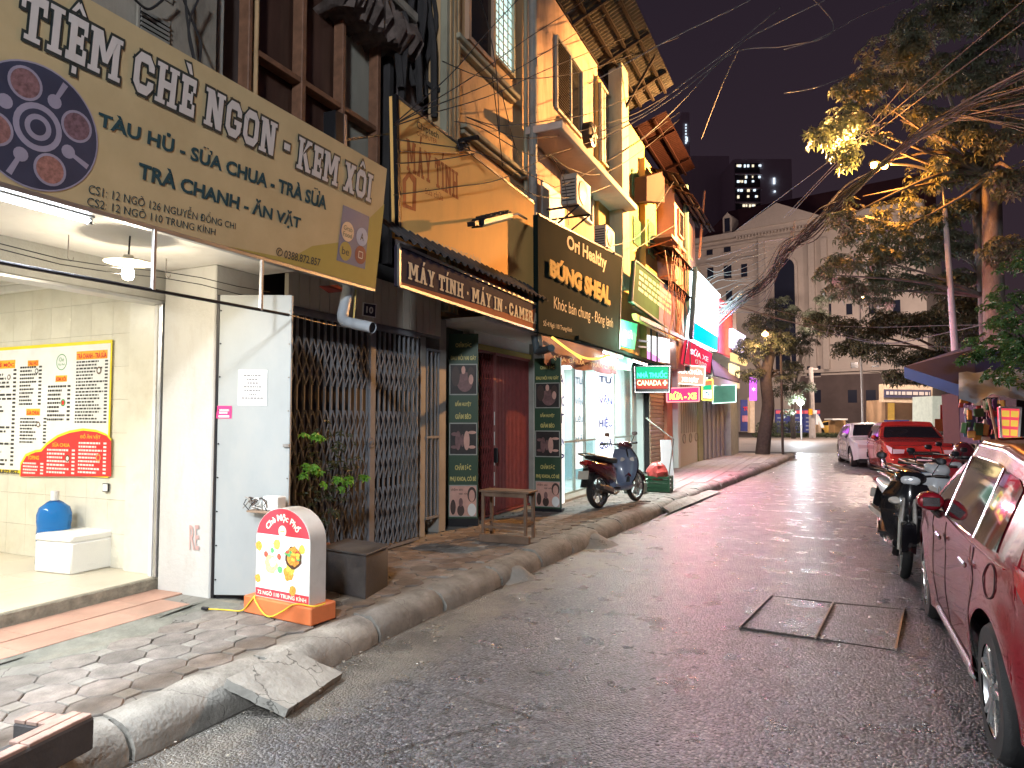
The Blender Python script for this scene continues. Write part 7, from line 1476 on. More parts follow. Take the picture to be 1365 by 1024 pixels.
# ================================================================ CABLES
mCab = M('cable_black', (.025, .024, .026), .5, var=0); mCabG = M('cable_grey', (.17, .165, .17), .5, var=.2, scale=20)
def cab(par, P, r=.012, mat=None, n=7, nm='cable'): return MB().tube(spl(P, n), r, 5, cap=False).build(nm, mat or mCab, par, smooth=True, fix=False)
cbn = thing('cable_bundle', 'thick sagging bundle of dark cables running from the street lamp to the white billboard', 'cables', PD(1180, 215, 17.5)); rr = random.Random(21)
for i in range(26):
    jx = lambda s_=1.: Vector((rr.gauss(0, .07), rr.gauss(0, .07), rr.gauss(0, .09))) * s_
    P = [PD(1365 + 40 * rr.random(), 82 + rr.uniform(-8, 90), 13) + jx(), PD(1262, 152 + rr.uniform(-4, 14), 15.5) + jx(.6), PD(1185, 212, 17.4) + jx(.5), PD(1130, 262, 18) + jx(1.1), PD(1085, 305, 18.6) + jx(1.5), PD(1048, 335, 19.2) + jx(1.2), PD(1020, 372, 19.8) + jx(1.4), PD(985 + rr.uniform(-6, 6), 402 + rr.uniform(-6, 6), 20.6) + jx(1.4), PX(957, 412 + rr.uniform(-10, 24), -3.5)]
    cab(cbn, P, rr.uniform(.008, .016), mCabG if i % 4 == 0 else mCab)
cb2 = thing('cable_bundle', 'loose pale cables looping from the billboard across the front of the hall', 'cables', PX(950, 400, -3.4))
for i in range(12):
    v0 = 320 + i * 7.5; e = rr.uniform(-5, 5)
    P = [PX(942, v0 + 24 + e, -3.4), PD(958, v0 + 22 + 6 * math.sin(i), 21.5), PD(985, v0 + 12 + e, 21), PD(1020, v0 + 2, 20.4), PD(1060, 318 - i * 2 + rr.uniform(-4, 8), 19.6)]
    cab(cb2, P, rr.uniform(.006, .010), mCabG)
cb3 = thing('overhead_cables', 'pair of grey cables hung with short ties crossing low before the hall', 'cables', PD(1100, 440, 22))
for i, P in enumerate((((985, 410, 21), (1040, 425, 22), (1110, 445, 23), (1180, 458, 22), (1260, 444, 20), (1365, 420, 17)), ((985, 407, 21), (1050, 428, 22), (1150, 436, 22), (1260, 434, 20), (1365, 432, 17)), ((985, 405, 21), (1060, 420, 22), (1150, 452, 22), (1275, 464, 20)))): cab(cb3, [PD(*p) for p in P], .014 if i == 0 else .009, mCabG)
for u, v0, v1 in ((1106, 432, 450), (1203, 436, 450), (1213, 436, 446)): cab(cb3, [PD(u, v0, 22), PD(u - 5 + 3 * (u == 1203), v1, 22)], .01, mCabG, 2, 'tie')
cb4 = thing('overhead_cables', 'high grey cables rising over the street from the peach house into the night sky', 'cables', PD(900, 120, 14))
for P in (((785, 112, 12), (850, 76, 12.5), (905, 46, 13), (1000, 0, 14), (1060, -40, 15)), ((795, 190, 12.6), (850, 160, 13), (905, 124, 13.6), (978, 66, 14.4), (1010, 44, 15), (1110, -5, 16)), ((812, 212, 13), (862, 180, 13.3), (905, 140, 13.8), (975, 72, 14.4), (1045, 62, 15.5), (1100, 50, 16), (1110, 30, 16), (1085, 0, 16)), ((800, 176, 12.6), (860, 150, 13), (910, 112, 13.7), (972, 66, 14.4), (1040, 10, 15.5))): cab(cb4, [PD(*p) for p in P], .011, mCabG)
cb5 = thing('overhead_cables', 'two long grey cables slanting from the night sky down towards the hall roof', 'cables', PD(1050, 250, 18))
for P in (((983, 306, 24), (1118, 205, 19), (1200, 140, 16), (1365, 0, 12)), ((1045, 290, 22), (1130, 200, 19), (1210, 110, 16)), ((1052, 288, 22), (1135, 203, 19), (1365, 30, 12)), ((985, 66, 14.4), (962, 115, 15), (935, 185, 17)), ((1045, 124, 15), (1090, 116, 15.5), (1160, 90, 16.5), (1210, 82, 17)), ((1045, 66, 15), (1090, 52, 15.5), (1150, 20, 16.5), (1200, 0, 17))): cab(cb5, [PD(*p) for p in P], .010, mCabG)
cb6 = thing('wall_cables', 'fan of black wires strung across the ochre and peach house fronts', 'cables', PX(600, 150, -4.0))
for P in (((525, 166, -4.0), (566, 142, -3.95), (640, 96, -3.9), (705, 50, -3.9), (766, 10, -3.9), (800, -20, -3.9)), ((525, 167, -4), (570, 145, -4), (660, 108, -3.9), (740, 62, -3.9), (830, 5, -3.9)), ((525, 168, -4), (580, 150, -4), (660, 125, -3.9), (740, 88, -3.9), (860, 40, -3.8)), ((527, 164, -4), (600, 100, -4), (648, 45, -3.95), (690, 0, -3.9)), ((590, 82, -4.1), (640, 102, -4), (680, 105, -4), (740, 102, -4), (800, 88, -3.9), (905, 50, -3.6)), ((622, 156, -4.0), (660, 167, -4), (700, 165, -4), (735, 160, -4), (790, 150, -3.9), (860, 120, -3.7)), ((622, 156, -4.0), (650, 168, -4), (690, 183, -4), (740, 182, -4), (790, 170, -3.9), (850, 150, -3.7), (905, 118, -3.5)), ((606, 162, -4.0), (640, 170, -4.1), (700, 204, -4), (733, 206, -4), (790, 188, -3.9), (840, 165, -3.7)), ((525, 260, -4.02), (600, 250, -4.02), (670, 238, -4.02), (735, 206, -4)), ((528, 186, -4.02), (580, 193, -4.02), (632, 202, -4.02), (690, 225, -4), (740, 250, -4)), ((528, 218, -4.02), (580, 214, -4.02), (632, 205, -4.02)), ((640, 0, -4.1), (652, 40, -4.1), (662, 100, -4.1), (666, 180, -4.1)), ((656, 100, -4.3), (662, 150, -4.3), (670, 222, -4.3)), ((668, 120, -4.3), (685, 190, -4.3), (697, 224, -4.3)), ((733, 206, -4), (752, 240, -4), (758, 300, -3.95)), ((733, 206, -4), (760, 225, -3.95), (800, 232, -3.9), (850, 205, -3.8), (905, 160, -3.6)), ((690, 247, -4), (720, 262, -3.95), (770, 262, -3.95), (820, 245, -3.9)), ((740, 250, -4), (775, 235, -3.9), (850, 190, -3.8), (905, 150, -3.6)), ((805, 330, -3.8), (850, 315, -3.8), (880, 270, -3.7), (905, 232, -3.6)), ((842, 335, -3.8), (880, 312, -3.7), (900, 300, -3.6))): cab(cb6, [PX(*p) for p in P], .007)
jt = thing('cable_knot', 'tangled knot of wires and a short pipe at the foot of the ochre house window', 'cables', PX(622, 185, -4.1))
for i in range(12): cab(jt, [PX(612 + rr.uniform(-5, 15), 195 + rr.uniform(-10, 6), -4.15 + rr.uniform(0, .15)) for _ in range(5)], .009)
MB().tube([PX(612, 188, -4.1), PX(637, 183, -3.8)], .03, 8).build('pipe', mBlk, jt)
ml = thing('cable_coils', 'loops of black cable hanging on the pale wall above the yellow signboard', 'cables', PX(255, 60, -4.8))
for P in (((247, -20, -4.78), (250, 30, -4.78), (262, 90, -4.75)), ((270, -10, -4.78), (255, 20, -4.78), (252, 50, -4.78), (262, 92, -4.75)), ((245, 0, -4.78), (257, 30, -4.78), (268, 60, -4.7), (264, 92, -4.75)), ((180, 0, -4.8), (200, 12, -4.8), (228, -10, -4.8))): cab(ml, [PX(*p) for p in P], .011)
pkc = thing('signal_cables', 'tangle of reddish wires hanging down the pink house front', 'cables', PX(905, 400, -3.6))
for i in range(14): u = 895 + rr.uniform(-6, 18); cab(pkc, [PX(u + rr.uniform(-6, 6), 330 + rr.uniform(-20, 30), -3.6), PX(u + rr.uniform(-6, 6), 380, -3.55), PX(u + rr.uniform(-5, 5), 420, -3.6), PX(u + rr.uniform(-5, 5), 452, -3.6)], .009, M('cable_red', (.3, .12, .10), .5))
# ================================================================ VEHICLES
mTyre = M('tyre_rubber', (.022, .022, .023), .75, var=.2, scale=20, bump=.2, bs=120); mChr = M('chrome', (.45, .45, .46), .2, 1, var=0); mRim = M('rim_alloy', (.55, .56, .57), .25, .9, var=.05); mPlB = M('black_plastic', (.018, .018, .02), .4, var=.1); mCG = M('car_glass', (.012, .013, .014), .04, var=0, coat=1)
def interp(P, y):
    if y <= P[0][0]: return P[0][1]
    for (a, za), (b, zb) in zip(P, P[1:]):
        if y <= b: t = (y - a) / (b - a); t = t * t * (3 - 2 * t) * .45 + t * .55; return za + (zb - za) * t
    return P[-1][1]
def wheel(par, x, y, r, w, side, spokes=5, alloy=None):
    wh = thing('wheel', None, None, (0, 0, 0)); wh.parent = par; wh.name = 'wheel'
    MB().lathe((x, y, r), [(r * .66, -w / 2), (r * .92, -w / 2), (r * .985, -w * .38), (r, -w * .25), (r, w * .25), (r * .985, w * .38), (r * .92, w / 2), (r * .66, w / 2)], 36, 'X', False).build('tyre', mTyre, wh, smooth=True, ang=40)
    o = side * w * .38; MB().lathe((x + o, y, r), [(r * .70, -.05 * side), (r * .70, .012 * side), (r * .66, .018 * side), (r * .63, .0), (r * .6, -.07 * side)], 36, 'X', False).build('rim', alloy or mRim, wh, smooth=True, ang=40)
    MB().lathe((x + o - side * .05, y, r), [(r * .6, 0), (r * .3, .004)], 24, 'X').build('brake_disc', mPlB, wh)
    b = MB()
    for i in range(spokes):
        t = 2 * math.pi * i / spokes + .3
        for d in (-.16, .16):
            a = Vector((x + o + side * .0, y + r * .10 * math.cos(t), r + r * .10 * math.sin(t))); c = Vector((x + o + side * .012, y + r * .65 * math.cos(t + d), r + r * .65 * math.sin(t + d))); b.bar(a, c, .028, .03, up=(1, 0, 0))
    b.build('spokes', alloy or mRim, wh, bev=.004); MB().lathe((x + o, y, r), [(r * .16, -.02 * side), (r * .15, .02 * side), (r * .08, .028 * side)], 20, 'X').build('hub', alloy or mRim, wh, smooth=True)
    return wh
def car(name, label, cat, Lc, Wd, Hp, yw, rw, paint, loc, rz, belt=.92, win=None, ws=None, rg=None, detail=True, roofmat=None):
    t = thing(name, label, cat, (0, 0, 0)); HL = Lc / 2; Hr = max(z for y, z in Hp); ra = rw + .055
    def base(y): return Wd / 2 * (1 - .16 * (abs(y) / HL) ** 5)
    def Wf(y, z):
        if z < .55: f = .965 + .035 * smooth((z - .2) / .35)
        elif z < belt: f = 1 - .022 * smooth((z - .55) / (belt - .55)) + .012 * math.exp(-((z - belt + .1) / .05) ** 2)
        else: k = (z - belt) / (1.48 - belt); f = .978 - .25 * k ** 1.15
        fl_ = 0
        for w in yw:
            d = abs(math.hypot(y - w, z - rw) - ra - .04)
            if d < .14: fl_ = max(fl_, .018 * (1 - d / .14))
        return base(y) * f + fl_
    def zb(y):
        z = .20 + .10 * (abs(y) / HL) ** 6
        for w in yw:
            if abs(y - w) < ra: z = max(z, rw + math.sqrt(ra * ra - (y - w) ** 2))
        return z
    N = 120; ys_ = [-HL + Lc * i / N for i in range(N + 1)]
    for w in yw: ys_ += [w - ra + .0005, w + ra - .0005, w - ra - .0005, w + ra + .0005]
    ys_ = sorted(ys_); rows = []
    def top(y, x): Wt = Wf(y, interp(Hp, y) - .07) ; return interp(Hp, y) - .05 * min(1, abs(x) / Wt) ** 2.4
    for y in ys_:
        H_ = interp(Hp, y); z0 = zb(y); zs_ = max(z0 + .02, H_ - .075); half = []
        for k in range(17): z = z0 + (zs_ - z0) * k / 16; half.append((Wf(y, z), z))
        Wt = half[-1][0]
        for k in range(1, 5): a = math.pi / 2 * k / 4; half.append((Wt - .07 * (1 - math.cos(a)), zs_ + (H_ - .05 - zs_ + .028) * math.sin(a)))
        Wl, zl = half[-1]
        for k in range(1, 7): x = Wl * (1 - k / 6); half.append((x, zl + (H_ - zl) * (1 - (x / Wl) ** 2)))
        rows.append([(-x, y, z) for x, z in half] + [(x, y, z) for x, z in reversed(half[:-1])])
    b = MB().grid(rows); m = len(rows[0]); b.f += [tuple(range(m)), tuple(range(len(b.v) - m, len(b.v)))]
    body = b.build('body', paint, t, smooth=True, ang=50)
    def side_pt(s, y, z, o=.004): return Vector((s * (Wf(y, z) + o), y, z))
    def topz(y, x):
        H_ = interp(Hp, y); zs_ = H_ - .075; Wt = Wf(y, zs_) - .07; zl = H_ - .022; return zl + (H_ - zl) * (1 - min(1, abs(x) / Wt) ** 2), Wt
    # glass
    for s in (-1, 1):
        for (ya, yb, ct) in (win or ()):
            rws = []
            for i in range(13):
                y = ya + (yb - ya) * i / 12; z0 = belt + .03; z1 = min(Hr - .13, interp(Hp, y) - .125); z1 = max(z1, z0 + .01)
                rws.append([side_pt(s, y, z0 + (z1 - z0) * k / 6, .006) for k in range(7)])
            MB().grid(rws).build('side_window', mCG, t, smooth=True, ang=180, fix=False)
            if ct: MB().tube([r[0] for r in rws] + [r[-1] for r in reversed(rws)], .005, 5, closed=True).build('window_trim', mChr if ct == 1 else mPlB, t, smooth=True)
    for rng, nm in ((ws, 'windscreen'), (rg, 'rear_window')):
        if not rng: continue
        rws = []
        for i in range(11):
            y = rng[0] + (rng[1] - rng[0]) * i / 10; _, Wt = topz(y, 0); rws.append([Vector((Wt * .93 * (k / 8 - 1), y, topz(y, Wt * .93 * (k / 8 - 1))[0] + .008)) for k in range(17)])
        MB().grid(rws).build(nm, mCG, t, smooth=True, ang=180, fix=False)
    for w in yw:
        MB().lathe((0, w, rw), [(ra - .005, -Wd / 2 + .25), (ra - .005, Wd / 2 - .25)], 28, 'X').build('wheel_well', mPlB, t)
        for s in (-1, 1): wheel(t, s * (Wd / 2 - .125), w, rw, .21, s)
    fy = HL; 
    for s in (-1, 1):
        MB().lathe((0, 0, 0), [(.0, -.05), (.05, -.045), (.085, 0), (.07, .03), (.0, .045)], 14).build('x', None, None) if False else None
        # mirror
        ym = (ws[0] + .12) if ws and ws[0] < ws[1] else ws[0] - .50
        p = side_pt(s, ym, belt + .09, .085); MB().loft([(p + Vector((0, -.09, 0)), .06, .04), (p + Vector((0, -.07, .0)), .08, .06), (p, .085, .065), (p + Vector((0, .06, 0)), .065, .05), (p + Vector((0, .09, 0)), .03, .02)], 14).build('mirror', paint, t, smooth=True, ang=60)
        MB().cbox(p + Vector((0, -.093, 0)), (.10, .008, .06)).build('mirror_glass', mChr, t, bev=.003); MB().bar(p + Vector((-s * .02, 0, -.06)), side_pt(s, ym + .02, belt - .02, -.01), .06, .03).build('mirror_foot', mPlB, t)
        # head and tail lamps
        for sg, mt, nm, zc_ in ((1, M('headlamp', (.7, .72, .75), .08, var=0, metal=.3), 'headlight', .70), (-1, M('tail_lamp', (.35, .01, .015), .1, var=0, coat=1), 'taillight', .82)):
            rws = []
            for i in range(7):
                y = sg * (HL - .04 - i * .055); hh = .075 * (1 - (i / 7) ** 2) + .01; rws.append([side_pt(s, y, zc_ + .02 * i - hh + 2 * hh * k / 4, .007) for k in range(5)])
            MB().grid(rws).build(nm, mt, t, smooth=True, ang=180, fix=False)
            xx = [side_pt(s, sg * HL, zc_).x * f for f in (1.0, .62)]; MB().slab([Vector((xx[0], sg * (HL + .006), zc_ + .06)), Vector((xx[1], sg * (HL + .006), zc_ + .05)), Vector((xx[1] * 1.05, sg * (HL + .006), zc_ - .05)), Vector((xx[0], sg * (HL + .006), zc_ - .07))], .02, Vector((0, sg, 0))).build(nm, mt, t)
        # seams, handles, sill strip
        sm = M('seam', (.008, .008, .008), .8, var=0)
        if win:
            wd = win[-2:]; ydoors = [wd[0][0] - .03, (wd[0][1] + wd[1][0]) / 2, wd[1][1] + .02]
            for yd in ydoors: MB().tube([side_pt(s, yd, .30 + (belt - .31) * k / 12, .0) for k in range(13)], .0045, 4, cap=False).build('door_seam', sm, t)
            MB().tube([side_pt(s, ydoors[0] + (ydoors[-1] - ydoors[0]) * k / 16, .30, .001) for k in range(17)], .004, 4).build('door_seam', sm, t)
            for yd in ydoors[:-1]:
                p = side_pt(s, yd + .13, belt - .12, .022); MB().bar(p + Vector((0, -.09, 0)), p + Vector((0, .09, 0)), .02, .03).build('door_handle', mChr, t, bev=.008)
            MB().tube([side_pt(s, ydoors[0] + (ydoors[-1] - ydoors[0]) * k / 16, .26, .008) for k in range(17)], .012, 5).build('sill_strip', mChr, t, smooth=True)
            MB().slab([side_pt(s, ydoors[0] - .2, .22, .0), side_pt(s, ydoors[-1] + .2, .22, .0), side_pt(s, ydoors[-1] + .2, .14, -.03), side_pt(s, ydoors[0] - .2, .14, -.03)], .05, Vector((s, 0, 0))).build('side_skirt', mPlB, t)
    MB().cbox((0, fy + .004, .44), (Wd * .58, .02, .17)).build('lower_grille', mPlB, t, bev=.01); MB().cbox((0, fy + .004, .66), (Wd * .42, .02, .10)).build('grille', mPlB, t, bev=.01); MB().cbox((0, fy + .018, .66), (Wd * .40, .01, .02)).build('grille_bar', mChr, t)
    MB().cbox((0, fy + .022, .50), (.36, .008, .10)).build('number_plate', mPW, t, bev=.003); MB().cbox((0, -fy - .012, .74), (.36, .008, .10)).build('number_plate', mPW, t, bev=.003)
    MB().box(-Wd / 2 * .8, Wd / 2 * .8, -HL * .9, HL * .9, .16, .3).build('underbody', mPlB, t)
    t['_Wf'] = 1; t.location = loc; t.rotation_euler = (0, 0, rz); del t['_Wf']
    return t, side_pt, topz
mPRed = M('paint_dark_red', (.20, .006, .014), .2, .15, var=.03, coat=.7, dirt=.04, dcol=(.12, .08, .07)); mPR2 = M('paint_bright_red', (.42, .04, .03), .2, .2, var=.03, coat=1.); mPWh = M('paint_white', (.62, .62, .62), .2, var=.03, coat=1.); mPTx = M('paint_taxi', (.72, .45, .10), .25, var=.03, coat=1.)
hatch = [(-2.0, .52), (-1.97, .78), (-1.92, .93), (-1.8, 1.06), (-1.55, 1.34), (-1.25, 1.44), (-.7, 1.485), (0, 1.49), (-.28, 1.47), (.12, 1.36), (.70, 1.06), (.84, 1.01), (1.4, .95), (1.8, .82), (1.93, .70), (2.0, .50)]
g1, sp1, tz1 = car('red_car', 'dark red glossy hatchback parked nearest the camera at the right edge', 'car', 4.0, 1.74, hatch, (-1.265, 1.265), .315, mPRed, (0, 0, 0), 0, .95, ((-1.38, -.98, 0), (-.93, -.08, 1), (.0, .52, 1)), (.76, -.10), (-1.82, -1.42))
# fuel flap, door mouldings on the near car
P = [sp1(-1, -1.33 + .09 * math.cos(t), .84 + .08 * math.sin(t), .003) for t in [j * math.pi / 12 for j in range(24)]]; MB().tube(P, .0035, 4, closed=True).build('fuel_flap', M('seam', (.008, .008, .008), .8), g1)
P = [sp1(-1, -1.5 + j * .16, .93 + .004 * j, .003) for j in range(16)]; MB().tube(P, .004, 4).build('shoulder_crease', mPRed, g1, smooth=True)
g1.location = (1.545, 5.20, 0); g1.rotation_euler = (0, 0, -.010)
sed = [(-2.2, .5), (-2.17, .85), (-2.1, .98), (-1.7, 1.02), (-1.55, 1.06), (-1.0, 1.38), (-.5, 1.46), (.2, 1.46), (.5, 1.40), (1.05, 1.06), (1.15, 1.0), (1.7, .92), (2.05, .8), (2.15, .68), (2.2, .48)]
p = PD(1198, 625, 21); g2, a_2, b_2 = car('red_car', 'bright red car facing the camera behind the parked motorbikes', 'car', 4.1, 1.78, [(y * .93, z * 1.02) for y, z in hatch[:]] , (-1.25, 1.25), .32, mPR2, (0, 0, 0), 0, .95, ((-1.2, -.1, 2), (-.02, .58, 2)), (.74, .18), (-1.7, -1.3)); g2.location = (2.22, 23.6, 0); g2.rotation_euler = (0, 0, math.pi + .10)
g3, a_2, b_2 = car('white_car', 'white car mostly hidden behind the bright red car', 'car', 4.3, 1.78, sed, (-1.3, 1.3), .32, mPWh, (0, 0, 0), 0, .95, ((-1.1, -.15, 2), (-.07, .75, 2)), (1.1, .5), (-1.55, -1.1)); g3.location = (1.45, 27.0, 0); g3.rotation_euler = (0, 0, math.pi + .12)
g4, a_2, b_2 = car('yellow_taxi', 'yellow taxi driving along the crossing road behind the median hedge', 'taxi', 4.4, 1.8, sed, (-1.3, 1.3), .33, mPTx, (0, 0, 0), 0, .95, ((-1.1, -.15, 2), (-.07, .75, 2)), (1.1, .5), (-1.55, -1.1)); p = PD(1118, 560, 62.5); g4.location = (p.x, p.y, 0); g4.rotation_euler = (0, 0, R(-112)); MB().cbox((0, -.1, 1.53), (.5, .2, .14)).build('taxi_sign', mPO, g4, bev=.03)
# ---------------------------------------------------------------- scooters
def scooter(label, mat1, mat2, loc, rz, name='scooter', lean=.0, seat=None, plate=True, rimm=None):
    t = thing(name, label, 'scooter', (0, 0, 0)); rw = .275; yf, yr = .63, -.62; seat = seat or mPlB
    for nm, y, w in (('front_wheel', yf, .09), ('rear_wheel', yr, .11)):
        g = MB().lathe((0, y, rw), [(rw * .78, -w * .35), (rw * .9, -w * .5), (rw * .98, -w * .3), (rw, 0), (rw * .98, w * .3), (rw * .9, w * .5), (rw * .78, w * .35)], 32, 'X', False).build(nm, mTyre, t, smooth=True, ang=60)
        MB().lathe((0, y, rw), [(rw * .74, -w * .3), (rw * .80, -w * .34), (rw * .80, w * .34), (rw * .74, w * .3)], 32, 'X', False).build('rim', rimm or mRim, g, smooth=True, ang=40)
        b = MB()
        for i in range(5): a = 2 * math.pi * i / 5; b.bar((0, y + .03 * math.cos(a), rw + .03 * math.sin(a)), (0, y + rw * .76 * math.cos(a + .2), rw + rw * .76 * math.sin(a + .2)), .03, .022, up=(1, 0, 0))
        b.build('spokes', rimm or mRim, g); MB().lathe((0, y, rw), [(.045, -w * .6), (.05, 0), (.045, w * .6)], 14, 'X').build('hub', mSt, g)
    for s in (-1, 1):
        MB().tube([(s * .06, yf, rw), (s * .06, yf - .10, .58), (s * .045, yf - .17, .78)], [.022, .026, .018], 10).build('fork', mSt, t, smooth=True)
    MB().tube([(0, yf - .16, .74), (0, yf - .24, .98)], .022, 8).build('steering_stem', mBlk, t)
    # front mudguard
    rws = []
    for i in range(12): a = R(10 + i * 12); rws.append([(x, yf + (rw + .03) * math.cos(a) * 1.0, rw + (rw + .035) * math.sin(a) - abs(x) * .5) for x in (-.062, -.04, 0, .04, .062)])
    MB().grid(rws).build('front_mudguard', mat1, t, smooth=True, ang=180)
    # leg shield: a curved apron from floor to headset
    rws = []
    for i in range(13):
        k = i / 12; z = .30 + .62 * k; y = .30 + .10 * math.sin(k * 2.4) - .06 * k; w = .12 + .16 * math.sin(min(1, k * 1.15) * 2.2) ** 1.0 * .8; w = max(.09, w - .10 * max(0, k - .8) * 3)
        rws.append([(w * x, y + .13 * (1 - x * x) , z + .02 * (1 - x * x)) for x in (-1, -.8, -.5, -.2, 0, .2, .5, .8, 1)])
    f = MB().grid(rws); MB().grid(rws).build('front_apron', mat1, t, smooth=True, ang=180)
    MB().grid([[(x, y - .045, z) for x, y, z in r] for r in rws]).build('leg_shield', mat2, t, smooth=True, ang=180)
    for s in (-1, 1):
        p = Vector((s * .12, .455, .74)); MB().loft([(p + Vector((0, -.05, 0)), .07, .035, 0), (p, .065, .04, 0), (p + Vector((0, .025, -.005)), .04, .02, 0)], 12).build('indicator', M('indicator_lens', (.55, .50, .45), .1, var=0, coat=1), t, smooth=True)
    p = Vector((0, .47, .60)); MB().cbox(p, (.26, .03, .04), rx=-.3).build('chrome_strip', mChr, t, bev=.01)
    # headset
    MB().loft([((0, .20, 1.0), .05, .03), ((0, .26, 1.0), .13, .055), ((0, .34, .985), .15, .07), ((0, .41, .965), .11, .065), ((0, .44, .955), .06, .04)], 16, .8).build('headset', mat1, t, smooth=True, ang=60)
    MB().loft([((0, .395, .965), .10, .055), ((0, .435, .958), .085, .045), ((0, .45, .955), .04, .02)], 14, .8).build('headlight', M('headlamp', (.7, .72, .75), .08, var=0, metal=.3), t, smooth=True, ang=60)
    for s in (-1, 1):
        MB().tube([(s * .10, .28, 1.0), (s * .22, .22, 1.02), (s * .30, .16, 1.02)], .012, 8).build('handlebar', mBlk, t, smooth=True); MB().tube([(s * .24, .205, 1.02), (s * .36, .12, 1.02)], .019, 10).build('grip', mPlB, t, smooth=True); MB().tube([(s * .20, .27, 1.02), (s * .33, .19, 1.03)], .006, 6).build('brake_lever', mSt, t)
        m = Vector((s * .27, .23, 1.18)); MB().tube([(s * .20, .235, 1.03), (s * .25, .25, 1.14), m], .006, 6).build('mirror_stem', mBlk, t, smooth=True); MB().loft([(m + Vector((0, .02, 0)), .04, .03), (m + Vector((0, .01, 0)), .05, .036), (m + Vector((0, -.008, 0)), .048, .034)], 14, .8).build('mirror', mBlk, t, smooth=True, ang=50); MB().loft([(m + Vector((0, -.009, 0)), .043, .029), (m + Vector((0, -.011, 0)), .043, .029)], 14, .8).build('mirror_glass', mChr, t)
    # floorboard and frame
    MB().loft([((0, .36, .30), .11, .05), ((0, .2, .27), .15, .045), ((0, -.1, .28), .15, .05), ((0, -.25, .34), .13, .07)], 14, .55).build('floorboard', mat2, t, smooth=True, ang=50)
    # rear body and seat
    MB().loft([((0, -.12, .50), .08, .16), ((0, -.22, .53), .135, .18), ((0, -.45, .59), .16, .15), ((0, -.7, .66), .14, .10), ((0, -.88, .72), .10, .065), ((0, -.97, .76), .05, .03)], 18, .8).build('rear_body', mat1, t, smooth=True, ang=60)
    MB().loft([((0, -.05, .72), .07, .03), ((0, -.12, .74), .115, .05), ((0, -.35, .755), .14, .055), ((0, -.55, .80), .135, .05), ((0, -.78, .83), .11, .045), ((0, -.86, .835), .06, .025)], 16, .75).build('seat', seat, t, smooth=True, ang=60)
    MB().tube([(-.09, -.70, .83), (-.12, -.86, .87), (-.08, -1.0, .89), (.08, -1.0, .89), (.12, -.86, .87), (.09, -.70, .83)], .013, 8).build('grab_rail', mSt, t, smooth=True)
    MB().loft([((0, -.90, .74), .10, .05), ((0, -.985, .745), .08, .04), ((0, -1.01, .75), .04, .02)], 14, .8).build('tail_light', M('tail_lamp', (.35, .01, .015), .1, var=0, coat=1), t, smooth=True)
    rws = []
    for i in range(9): a = R(60 + i * 13); rws.append([(x, yr + (rw + .05) * math.cos(a), rw + (rw + .06) * math.sin(a)) for x in (-.07, -.04, 0, .04, .07)])
    MB().grid(rws).build('rear_mudguard', mPlB, t, smooth=True, ang=180); MB().slab([(-.05, -.93, .66), (.05, -.93, .66), (.06, -1.03, .36), (-.06, -1.03, .36)], .012, Vector((0, -1, 0))).build('mud_flap', mPlB, t)
    if plate: MB().slab([(-.095, -1.0, .62), (.095, -1.0, .62), (.095, -1.035, .49), (-.095, -1.035, .49)], .01, Vector((0, -1, 0))).build('number_plate', M('plate', (.62, .58, .5), .5), t)
    MB().loft([((-.05, -.15, .30), .07, .08), ((-.06, -.35, .30), .10, .11), ((-.08, -.62, .28), .07, .09), ((-.08, -.72, .28), .04, .05)], 14, .8).build('engine', M('engine_grey', (.12, .12, .125), .5, .6), t, smooth=True, ang=50)
    MB().tube([(.10, -.15, .22), (.13, -.3, .20), (.15, -.45, .24)], .018, 8).build('exhaust_pipe', mSt, t, smooth=True); MB().tube([(.155, -.42, .25), (.16, -.62, .31), (.16, -.84, .37)], [.042, .05, .042], 14).build('silencer', M('silencer', (.10, .10, .11), .4, .5), t, smooth=True, ang=50); MB().cbox((.215, -.62, .32), (.012, .30, .07), rx=-.26).build('heat_shield', mSt, t, bev=.004)
    MB().tube([(-.10, -.50, .30), (-.12, -.66, .52)], .018, 8).build('shock', mSt, t, smooth=True); MB().tube([(0, -.2, .2), (-.14, -.32, .02), (-.17, -.30, .015)], .012, 6).build('side_stand', mSt, t)
    for s in (-1, 1): MB().bar((s * .10, -.25, .30), (s * .22, -.27, .30), .025).build('foot_peg', mPlB, t)
    t.location = loc; t.rotation_euler = (0, lean, rz); return t
mSB = M('scooter_black', (.010, .010, .012), .15, var=.05, coat=1); mSM = M('scooter_maroon', (.10, .012, .02), .2, var=.05, coat=1); mSG = M('scooter_greyblue', (.16, .20, .30), .3, var=.05, coat=.6); mSW = M('scooter_white', (.5, .52, .55), .25, var=.05, coat=1); mSR = M('scooter_red', (.35, .02, .03), .25, var=.05, coat=1); mSBl = M('scooter_blue', (.03, .09, .22), .25, var=.05, coat=1); mRimP = M('rim_pale', (.55, .62, .60), .35, .3)
ca = PZ(803, 680, .15); cb_ = PZ(838, 667, .15)
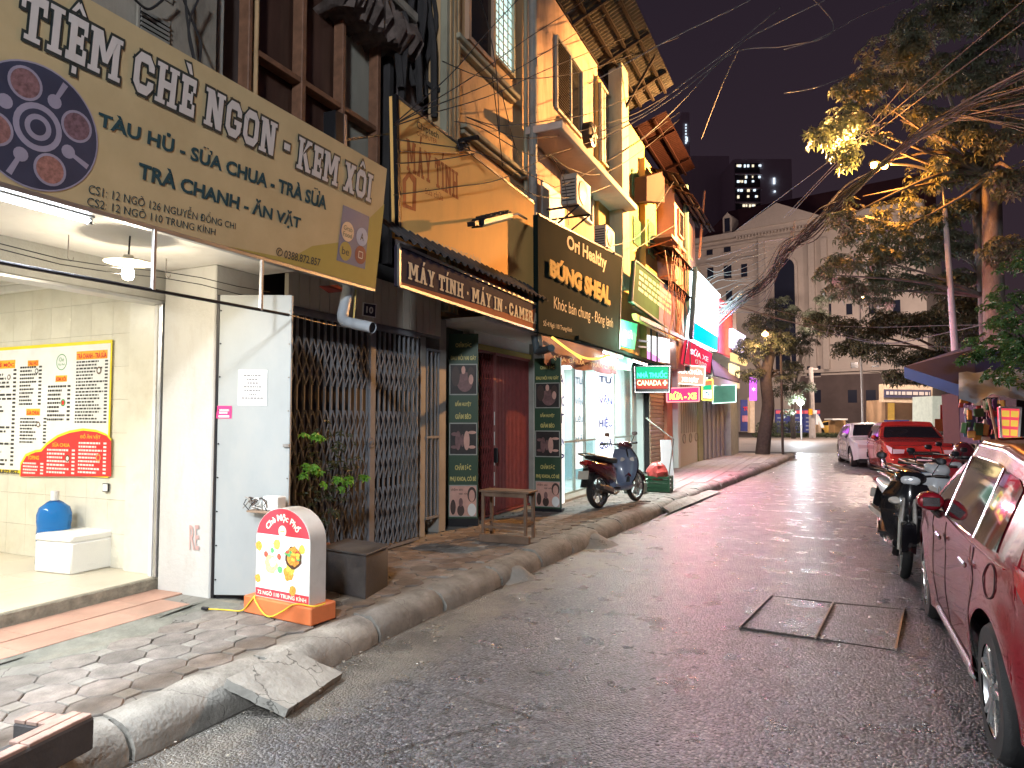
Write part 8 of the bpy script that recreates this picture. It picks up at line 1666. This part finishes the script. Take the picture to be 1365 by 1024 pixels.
scooter('maroon and grey blue scooter parked on the left pavement before the pharmacy', mSM, mSG, ((ca.x + cb_.x) / 2 + .02, (ca.y + cb_.y) / 2 + .03, .155), math.atan2(-(cb_.x - ca.x), cb_.y - ca.y) - .22, lean=-.06)
# bikes on the right, fronts towards the camera
scooter('black scooter nearest the red car facing the camera on the right side', mSB, mSB, (.70, 8.52, .01), math.pi - .03, lean=-.10, rimm=mRimP)
B_ = [('white and blue scooter squeezed just behind the nearest black scooter', mSW, mSBl, 1.02, 10.0, math.pi + .42, .08), ('red trimmed scooter in the middle of the parked row before the bright red car', mSR, mPlB, 1.32, 11.3, math.pi + .55, .08), ('dark scooter at the back of the parked row, partly under the red car bonnet', mSB, mSR, 1.65, 12.7, math.pi + .5, .07), ('grey blue scooter with a helmet on its mirror parked beside the red hatchback', mSG, mSB, 2.15, 9.7, math.pi + .1, .08), ('maroon scooter farthest right in the parked row under the stalls', mSM, mPlB, 2.45, 11.4, math.pi + .3, .08)]
for lb_, m1, m2, x, y, rz, ln in B_: scooter(lb_, m1, m2, (x, y, .01), rz, lean=-ln)
# helmets
def helmet(c, rz, mat, label, visor=True):
    t = thing('helmet', label, 'helmet', c); r = .135
    MB().lathe(c, [(r * math.sin(a), -r * math.cos(a) * 1.02) for a in [R(38 + i * 142 / 12) for i in range(13)]], 24).build('shell', mat, t, smooth=True, ang=60)
    rws = []
    for i in range(9):
        a = R(-55 + i * 110 / 8) + rz - math.pi / 2; rws.append([c + Vector((math.cos(a) * (r + .008), math.sin(a) * (r + .008), z)) for z in (-.045, -.01, .03)])
    MB().grid(rws).build('visor', mCG, t, smooth=True, ang=180, fix=False)
    MB().lathe(c, [(r * .9, -.115), (r * 1.0, -.09), (r * .97, -.07)], 24).build('rim_seal', mPlB, t, smooth=True)
helmet(Vector((2.02, 9.35, 1.24)), math.pi * .9, M('helmet_black', (.04, .045, .05), .15, coat=1, var=.6, scale=12), 'black and white helmet resting on the grey blue scooter handlebar')
helmet(Vector((1.85, 12.0, 1.12)), 2.6, mSM, 'dark red helmet resting on the seat of a scooter in the back of the row')
